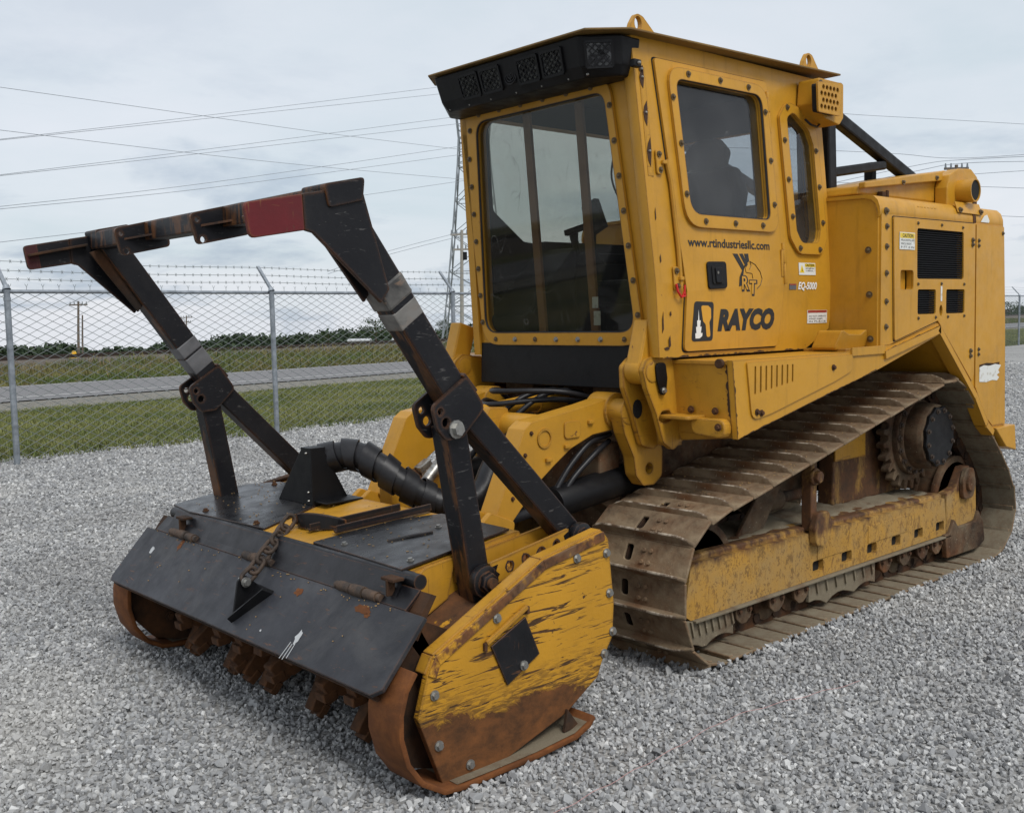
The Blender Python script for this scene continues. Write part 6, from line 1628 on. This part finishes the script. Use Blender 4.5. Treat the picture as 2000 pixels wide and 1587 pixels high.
# front beam: round pipe over a flat lip, hinge line below
MB().cyl((1.585, -1.0, .680), (1.585, .985, .680), .028, 18).build('front_pipe', M['black'], head, smooth=True)
MB().plate([(1.60, .66), (1.668, .60), (1.66, .59), (1.592, .648)], -1.02, 1.02, lambda u, v, w: (u + .012, w, v + .006)).build('front_lip', M['black'], head, bevel=.002)
for (y0, y1) in ((-.84, -.61), (-.12, .08), (.60, .85)):
    mb = MB(); L = (y1 - y0) / 3
    for i, rr in enumerate((.019, .022, .019)): mb.cyl((1.672, y0 + L * i + .004, .618), (1.672, y0 + L * (i + 1) - .004, .618), rr, 16)
    mb.cyl((1.672, y0 - .02, .618), (1.672, y1 + .02, .618), .015, 12); mb.build('hinge_barrel', M['iron'], head, smooth=True)
for y in (-.77, .90): MB().box((1.645, y, .690), (.05, .075, .012)).box((1.655, y, .660), (.035, .012, .06)).build('hinge_stop', M['rust_dark'], head, bevel=.003)
mb = MB()
for (x, z) in ((1.566, .704), (1.606, .699), (1.671, .606)):
    for yy in (-.93, .93): mb.v.append((x, yy, z))
mb.f += [(0, 1, 3, 2), (2, 3, 5, 4)]; mb.build('front_fascia', M['black'], head)
# flap
fa, fb = Vector((1.678, 0, .605)), Vector((1.882, 0, .378)); fd = (fb - fa).normalized(); fn = Vector((-fd.z, 0, fd.x)); fn = fn if fn.x > 0 else -fn
flapm = lambda u, v, w: tuple(fa + fd * v + fn * w + Vector((0, u, 0)))
FL = (fb - fa).length
fl = MB().plate(rounded([(-1.125, 0), (1.125, 0), (1.125, FL - .03), (1.085, FL), (-1.10, FL), (-1.125, FL - .02)], [.005, .005, .0, .0, .0, .0], 2), -.020, 0, flapm).build('front_flap', M['slate'], mc, bevel=.004)
MB().plate([(-1.10, FL - .012), (1.08, FL - .012), (1.08, FL + .002), (-1.10, FL + .002)], -.05, -.0215, flapm).build('flap_stiffener', M['rust_dark'], fl)
k = NT('white splash'); M['splash'] = k.finish(lin(176, 178, 178), .7)
def splat(u, v, w_, h_, seed, mt):
    r = random.Random(seed); pts = []
    for i in range(14):
        a = 2 * PI * i / 14; rr = r.uniform(.6, 1.15); pts.append((u + w_ * rr * math.cos(a), v + h_ * rr * math.sin(a)))
    MB().plate(pts, .0005, .0011, flapm).build('paint_splash', mt, fl)
splat(.545, .222, .018, .030, 3, M['splash'])
for (u, v, du, dv) in ((.52, .255, -.008, .06), (.535, .26, -.003, .055), (.55, .255, .002, .05)): MB().plate([(u, v - .01), (u + .004, v - .01), (u + du + .004, v + dv), (u + du, v + dv)], .0005, .001, flapm).build('paint_splash', M['splash'], fl)
for (u, v, a, b, sd_) in ((.80, .045, .05, .020, 6), (.84, .06, .02, .012, 7), (-.70, .03, .018, .04, 8), (.38, .06, .03, .02, 9)): splat(u, v, a, b, sd_, M['rust_orange'])
splat(-.92, .10, .018, .022, 11, M['splash']); splat(.30, .25, .006, .006, 12, M['splash'])
# triangular chain bracket on the flap
tri = lambda dy: (lambda u, v, w: tuple(fa + fd * u + fn * v + Vector((0, .075 + dy + w, 0))))
MB().plate(rounded([(.085, .002), (.085, .075), (.12, .085), (.255, .004)], [.0, .02, .02, .0], 4), 0, .012, tri(0)).build('chain_bracket', M['black_clean'], fl, bevel=.002)
MB().plate([(.08, .0), (.265, .0), (.265, .010), (.08, .010)], 0, .16, tri(.0)).build('bracket_foot', M['black_clean'], fl) if False else None
mb = MB(); vv = [fa + fd * .09 + Vector((0, .225, 0)) + fn * .002, fa + fd * .255 + Vector((0, .088, 0)) + fn * .002, fa + fd * .252 + Vector((0, .088, 0)) + fn * .03, fa + fd * .10 + Vector((0, .215, 0)) + fn * .045]
mb.add(vv + [p + fd * .012 for p in vv], [(0, 1, 2, 3), (7, 6, 5, 4), (0, 4, 5, 1), (1, 5, 6, 2), (2, 6, 7, 3), (3, 7, 4, 0)]); mb.build('bracket_cheek', M['black_clean'], fl)
mb = MB(); mb.add([fa + fd * .085 + fn * .003 + Vector((0, .087, 0)), fa + fd * .09 + fn * .003 + Vector((0, .225, 0)), fa + fd * .255 + fn * .003 + Vector((0, .087, 0)), fa + fd * .085 + fn * .008 + Vector((0, .087, 0)), fa + fd * .09 + fn * .008 + Vector((0, .225, 0)), fa + fd * .255 + fn * .008 + Vector((0, .087, 0))], [(0, 1, 2), (5, 4, 3), (0, 3, 4, 1), (1, 4, 5, 2), (2, 5, 3, 0)]); mb.build('bracket_base', M['black_clean'], fl)
bolt(fl, tuple(fa + fd * .108 + fn * .058 + Vector((0, .070, 0))), (0, -1, .0), 'zinc', 1.3)
bolt(fl, tuple(fa + fd * .108 + fn * .058 + Vector((0, .1005, 0))), (0, 1, .0), 'zinc', 1.3)
# chain
A = Vector((1.50, -.03, dz_(1.46) + .05)); B = fa + fd * .10 + fn * .062 + Vector((0, .085, 0))
path = spline([A, A + Vector((.035, .005, -.03)), Vector((1.60, .02, .70)), Vector((1.665, .05, .665)), B + Vector((-.04, -.01, .02)), B], 14)
cum = [0]
for a, b in zip(path[:-1], path[1:]): cum.append(cum[-1] + (b - a).length)
nl = 7; pit = cum[-1] / nl
def along(t):
    j = max(i for i in range(len(cum) - 1) if cum[i] <= t + 1e-9); f_ = (t - cum[j]) / max(1e-9, cum[j + 1] - cum[j]); return path[j].lerp(path[j + 1], min(1, f_))
ch = tag(empty('chain', tuple(A)), 'rusty link chain hanging from the deck to the black front flap', 'chain')
for i in range(nl):
    a = along(pit * i); b = along(min(cum[-1], pit * (i + 1))); c = (a + b) / 2; d = (b - a).normalized()
    sd_ = d.cross(Vector((0, 0, 1))).normalized(); up_ = sd_.cross(d)
    w_ = (sd_ if i % 2 else up_) * .9 + (up_ if i % 2 else sd_) * .45; w_.normalize()
    hl_ = pit * .5 + .011; hw_ = .021
    pts = []
    for q in range(20):
        t_ = 2 * PI * q / 20; x = math.cos(t_); y = math.sin(t_)
        pts.append(c + d * (x * hw_ * 1.0 + math.copysign(hl_ - hw_, x) * min(1, abs(x) * 3)) + w_ * (y * hw_) - A)
    MB().tube(pts, .0092, 7, closed=True).build('chain_link', M['iron'], ch, smooth=True, autosmooth=False)
# rotor with cutter teeth
RC = Vector((1.40, 0, .285))
mb = MB().cyl((RC.x, -1.06, RC.z), (RC.x, 1.06, RC.z), .185, 28)
rot = mb.build('rotor_drum', M['rust_dark'], mc, smooth=True)
tm = MB(); tm.plate(rounded([(-.065, -.03), (.06, -.03), (.068, .07), (.025, .150), (-.02, .162), (-.038, .06)], .008, 2), -.030, .030, lambda u, v, w: (u, w, v)); tm.box((.036, 0, .138), (.034, .068, .06))
o = tm.build('tooth', M['rust'], None, bevel=.003, seg=1); TM = o.data; bpy.data.objects.remove(o)
row = [(-.98, 12), (-.70, -8), (-.645, -30), (-.32, -6), (-.255, -28), (.075, 2), (.11, -18), (.32, 6), (.52, -12), (.735, -4), (.90, 10), (-.85, -50), (-.45, -50), (-.1, -48), (.25, -52), (.62, -46)]
for (y, a) in row + [(-1.0 + .11 * i, 60 + 37 * i) for i in range(18)]:
    o = bpy.data.objects.new('cutter_tooth', TM); COL.objects.link(o); o.parent = rot
    a = math.radians(a); d = Vector((math.cos(a), 0, math.sin(a)))
    tx = Vector((-d.z, 0, d.x)) * -1
    R_ = Matrix((tx, Vector((0, 1, 0)) if tx.cross(Vector((0, 1, 0))).dot(d) > 0 else Vector((0, -1, 0)), d)).transposed().to_4x4()
    o.matrix_local = Matrix.Translation(RC + d * .175 + Vector((0, y, 0))) @ R_
# hose tower and spiral-wrapped hose
mb = MB()
tz = lambda x: dz_(x) + .016
mb.plate([(-.56, 0), (-.255, 0), (-.255, .265), (-.33, .265)], -.012, 0, lambda u, v, w: (1.262 + w, u, tz(1.262) + v))
mb.plate([(1.262, 0), (1.262, .265), (1.20, .265), (1.06, 0)], 0, .012, lambda u, v, w: (u, -.262 + w, tz(u) * 0 + .757 + v))
mb.plate([(1.25, 0), (1.25, .262), (1.20, .262), (1.10, 0)], 0, .012, lambda u, v, w: (u, -.36 + w, .757 + v))
mb.box((1.22, -.30, 1.015), (.08, .09, .012)); mb.box((1.15, -.30, .775), (.20, .30, .010))
gt = mb.build('hose_tower', M['black_clean'], head, bevel=.003)
for (u, v) in ((-.29, .24), (-.28, .06), (-.28, .02)): bolt(gt, (1.263, u, tz(1.26) + v), (1, 0, 0), 'zinc_s', .7)
hp_ = [(1.17, -.35, .94), (1.12, -.30, .965), (1.05, -.20, .975), (1.0, -.09, .925), (.94, -.01, .855), (.86, .05, .79), (.78, .12, .745), (.70, .19, .745), (.62, .21, .80), (.55, .19, .88), (.46, .17, .96), (.36, .15, 1.0)]
HP = spline(hp_, 10)
hs = MB().tube(HP, .062, 18).build('hydraulic_supply_hose', M['rubber'], mc, smooth=True, autosmooth=False)
# helical rubber wrap
mb = MB(); frames = []; ref = None
for i, p in enumerate(HP):
    d = (HP[min(i + 1, len(HP) - 1)] - HP[max(i - 1, 0)]).normalized()
    if ref is None: ref = d.orthogonal().normalized()
    ref = (ref - d * ref.dot(d)).normalized(); frames.append((p, d, ref.copy(), d.cross(ref)))
cum = [0]
for a, b in zip(HP[:-1], HP[1:]): cum.append(cum[-1] + (b - a).length)
Ltot = cum[80]
turns = 8.0; ns = 260; band = .066
for i in range(ns + 1):
    f_ = i / ns; ang = 2 * PI * turns * f_
    for kq, (e_, rr) in enumerate(((-1, .079), (1, .0735), (1, .068), (-1, .0735))):
        t = max(0, min(Ltot, f_ * (Ltot - .06) + .03 + e_ * band / 2))
        j = max(q for q in range(80) if cum[q] <= t); g_ = (t - cum[j]) / max(1e-9, cum[j + 1] - cum[j])
        p = frames[j][0].lerp(frames[j + 1][0], g_); a_ = frames[j][2].lerp(frames[j + 1][2], g_).normalized(); b_2 = frames[j][3].lerp(frames[j + 1][3], g_).normalized()
        mb.v.append(tuple(p + a_ * (math.cos(ang) * rr) + b_2 * (math.sin(ang) * rr)))
for i in range(ns):
    for j in range(4): mb.f.append((i * 4 + j, i * 4 + (j + 1) % 4, (i + 1) * 4 + (j + 1) % 4, (i + 1) * 4 + j))
mb.f += [(0, 1, 2, 3), tuple(4 * ns + i for i in (3, 2, 1, 0))]
mb.build('spiral_wrap', M['rubber'], hs, smooth=True)

# ------------------------------------------------------------------ push bar
k = NT('grey primer'); M['grey_primer'] = k.finish(k.mix(k.ramp(k.noise(6, 5), .4, .7), lin(104, 104, 106), lin(62, 62, 64)), .55, 0, k.noise(60, 3), .15, .003)
M['red_dull'] = paint('dirty dark red', lin(70, 20, 24), .6, .3, chip=.5, edge=1.0, grime=.8, scratch=.3, streak=.0, grimecol=(.02, .012, .01))
def pin(parent, x, y, z, s, r=.044):
    mb = MB(); mb.cyl((x, s * (y - .09), z), (x, s * (y + .085), z), r * .75, 18); mb.cyl((x, s * (y + .05), z), (x, s * (y + .082), z), r * 1.25, 18); mb.cyl((x, s * (y + .082), z), (x, s * (y + .108), z), r * .8, 6)
    mb.build('pivot_pin', M['black'], parent, bevel=.003, smooth=True); MB().cyl((x, s * (y + .108), z), (x, s * (y + .122), z), r * .45, 12).build('pin_end', M['rust'], parent, smooth=True)
pb = MB().bar((1.905, -.96, 1.985), (1.905, .96, 1.985), .075, .078, up=(0, 0, 1)).build('push_bar', M['bar'], mc, bevel=.008)
for s in (1, -1):
    y = .952
    mS = lambda yy: (lambda u, v, w: (u, s * (yy + w), v))
    lg = MB().bar((.815, s * y, .722), (1.41, s * y, 1.325), .088, .100, up=(-.7, 0, .7)).build('rear_leg', M['bar'], pb, bevel=.008)
    MB().bar((1.375, s * y, 1.29), (1.875, s * y, 1.99), .092, .112, up=(-.8, 0, .6)).build('upright', M['bar'], pb, bevel=.008)
    MB().bar((1.306, s * y, .565), (1.418, s * y, 1.225), .088, .098, up=(1, 0, 0)).build('front_leg', M['bar'], pb, bevel=.008)
    # ground-off weld collar on the upright
    if s > 0:
        MB().bar((1.592, s * y, 1.590), (1.632, s * y, 1.648), .094, .114, up=(-.8, 0, .6)).build('ground_collar', M['bare'], pb, bevel=.006)
        MB().bar((1.640, s * y, 1.658), (1.690, s * y, 1.730), .101, .121, up=(-.8, 0, .6)).build('ground_collar', M['bare'], pb, bevel=.010)
    else:
        MB().bar((1.440, s * y, 1.383), (1.495, s * y, 1.458), .094, .114, up=(-.8, 0, .6)).build('ground_collar', M['grey_primer'], pb, bevel=.006)
        MB().bar((1.497, s * y, 1.461), (1.535, s * y, 1.514), .095, .115, up=(-.8, 0, .6)).build('ground_collar', M['grey_primer'], pb, bevel=.006)
    # knuckle cheeks
    kn = rounded([(1.375, 1.395), (1.292, 1.275), (1.40, 1.175), (1.475, 1.170), (1.515, 1.215), (1.535, 1.295)], [.02, .03, .03, .03, .03, .03], 4)
    for yy in (.890, 1.0):
        MB().plate(kn, 0, .014, mS(yy), holes=[circle(1.498, 1.275, .013, 10), circle(1.475, 1.235, .018, 10)]).build('knuckle_cheek', M['bar'], pb, bevel=.0)
    MB().bar((1.328, s * y, 1.335), (1.385, s * y, 1.40), .118, .016, up=(-.8, 0, .6)).build('knuckle_bridge', M['bar'], pb, bevel=.004)
    b_ = bolt(pb, (1.432, s * 1.0145, 1.208), (0, s, 0), 'zinc', 2.1)
    pin(pb, .815, .952, .728, s); pin(pb, 1.322, .952, .640, s, .048)
    # tip plates: black gusset and red-painted nose
    gus = [(1.800, 2.035), (2.02, 1.995), (2.015, 1.882), (1.985, 1.875), (1.735, 1.655), (1.700, 1.70)]
    MB().plate(gus, 0, .016, mS(1.0)).build('tip_gusset', M['bar'], pb, bevel=.003)
    MB().plate(rounded([(2.021, 1.994), (2.222, 1.956), (2.205, 1.850), (2.016, 1.882)], [.0, .018, .022, .0], 4), 0, .016, mS(1.0)).build('red_nose', M['red'] if s > 0 else M['bar'], pb, bevel=.003)
    if s < 0: MB().plate(rounded([(2.165, 1.966), (2.2215, 1.9555), (2.2045, 1.851), (2.15, 1.860)], [.0, .018, .022, .0], 4), -.0015, .0, mS(1.0)).build('red_tip', M['red_dull'], pb)
    MB().plate(rounded([(1.79, 2.062), (1.945, 2.03), (1.93, 1.955), (1.80, 1.985)], .012, 3), -.12, .024, mS(1.0)).build('end_cap', M['bar'], pb, bevel=.005)
    MB().bar((1.95, s * .985, 1.968), (2.205, s * .985, 1.915), .035, .012, up=(0, 0, 1)).build('nose_stiffener', M['rust_dark'] if s < 0 else M['bar'], pb, bevel=.003)
    MB().plate([(1.96, 1.93), (1.75, 1.66), (1.72, 1.70), (1.90, 1.95)], 0, .014, mS(.925)).build('inner_gusset', M['rust_dark'] if s < 0 else M['bar'], pb, bevel=.002)
for y in (.325, -.365):
    pl = rounded([(1.845, 2.046), (2.07, 1.990), (2.045, 1.880), (1.835, 1.925)], [.015, .02, .02, .02], 4)
    MB().plate(pl, -.008, .008, mXZ(y), holes=[circle(2.043, 1.970, .009, 10), circle(2.022, 1.900, .012, 10)]).build('catch_plate', M['bar'], pb)
    mb = MB(); n = 8
    for i in range(n + 1):
        t_ = i / n; x = 1.93 + .10 * t_; yy = y + .085 * (1 - t_) ** 1.6 + .01
        for (dy2, dz2) in ((0, 0), (0, .008), (-.012, .008), (-.012, 0)): mb.v.append((x, yy + dy2 - .0, 1.965 - .02 * t_ + dz2))
        for (dy2, dz2) in (): pass
    for i in range(n):
        for j in range(4): mb.f.append((i * 4 + j, i * 4 + (j + 1) % 4, (i + 1) * 4 + (j + 1) % 4, (i + 1) * 4 + j))
    # flat web between the strap and the plate
    for i in range(n + 1):
        t_ = i / n; mb.v.append((1.93 + .10 * t_, y + .008, 1.969 - .02 * t_))
    b0 = 4 * (n + 1)
    for i in range(n): mb.f.append((i * 4 + 1, (i + 1) * 4 + 1, b0 + i + 1, b0 + i))
    mb.build('catch_web', M['bar'], pb)
# ------------------------------------------------------------------ chipped strips along exposed edges
def chipped_edge(name, p0, p1, inward, lift, wmin, wmax, n, seed, parent, mat=None):
    """irregular band of bare rusty metal along an edge p0-p1, reaching inward over one face"""
    r = random.Random(seed); p0 = Vector(p0); p1 = Vector(p1); inn = Vector(inward).normalized(); lf = Vector(lift)
    mb = MB(); A = []; B = []
    w_ = wmin
    for i in range(n + 1):
        t_ = i / n; p = p0.lerp(p1, t_) + lf
        w_ = max(wmin, min(wmax, w_ + r.uniform(-.6, .6) * (wmax - wmin)))
        if r.random() < .18: w_ = wmin
        A.append(p); B.append(p + inn * w_ + (p1 - p0).normalized() * r.uniform(-.003, .003))
    for a, b in zip(A, B): mb.v += [tuple(a), tuple(b)]
    for i in range(n): mb.f.append((2 * i, 2 * i + 1, 2 * i + 3, 2 * i + 2))
    return mb.build(name, mat or M['patch'], parent)
chipped_edge('chipped_edge', (-.101, 1.0905, 1.383), (-.139, 1.0905, 1.03), (-1, 0, 0), (0, .0008, 0), .0015, .013, 46, 1, mc)
chipped_edge('chipped_edge', (-.104, 1.058, 1.380), (-.143, 1.058, 1.032), (0, -1, 0), (.0012, 0, 0), .0012, .015, 40, 2, mc)
chipped_edge('chipped_edge', (-.1045, .745, 1.374), (-.1045, 1.055, 1.381), (0, 0, -1), (.0015, 0, 0), .0015, .010, 34, 3, mc)
chipped_edge('chipped_edge', (-.16, 1.0905, 1.0325), (-1.39, 1.0905, 1.2845), (0, 0, 1), (0, .0008, 0), .0008, .0055, 90, 4, mc)
chipped_edge('chipped_edge', tuple(mL(.0, 1.3965, .0015)), tuple(mL(-1.15, 1.3965, .0015)), (0, 0, 1), (0, .0006, 0), .001, .008, 90, 5, mc)
chipped_edge('chipped_edge', (-1.46, 1.1055, 1.384), (-2.05, 1.1055, 1.500), (0, 0, 1), (0, .001, 0), .0008, .004, 50, 6, mc)
chipped_edge('chipped_edge', (-2.075, 1.1065, 1.49), (-2.70, 1.1065, .915), (.7, 0, .8), (0, .001, 0), .0008, .0045, 60, 7, mc)
# wood crumbs caught on the deck and the flap hinge
k = NT('wood crumbs'); M['crumb'] = k.finish(k.mix(k.noise(40, 2), lin(176, 146, 100), lin(126, 98, 64)), .9)
r = random.Random(77); mb = MB()
for i in range(150):
    x = r.uniform(1.08, 1.58); y = r.uniform(-.98, .86); z = dz_(x) + .0185
    mb.box((x, y, z), (r.uniform(.003, .011), r.uniform(.002, .004), .002), Matrix.Rotation(r.uniform(0, PI), 3, 'Z'))
for i in range(60):
    p = flapm(r.uniform(-1.0, 1.0), r.uniform(.004, .03) if r.random() < .7 else r.uniform(.03, .28), .0025)
    mb.box(p, (r.uniform(.003, .008), r.uniform(.002, .004), .003), Matrix.Rotation(r.uniform(0, PI), 3, 'Z'))
tag(mb.build('wood_crumbs', M['crumb']), 'pale wood crumbs scattered on the black mulcher deck', 'wood crumbs', kind='stuff')
r = random.Random(78); mb = MB()
for i in range(420):
    t_ = r.random() ** .8; x = .08 - 2.2 * t_; z = .668 + .2205 * (-x + .0) * 1.0 if x < 0 else .66; z = .700 + (-.05 - x) * .2195
    if x > -.05: z = .700 - (x + .05) * .33
    y = r.uniform(.50, 1.07)
    mb.box((x, y, z + .003), (r.uniform(.003, .009), r.uniform(.003, .008), .005), Matrix.Rotation(r.uniform(0, PI), 3, 'Z'))
tag(mb.build('track_crumbs', M['crumb']), 'pale crumbs and grit lying on the upper run of the near track', 'grit', kind='stuff')
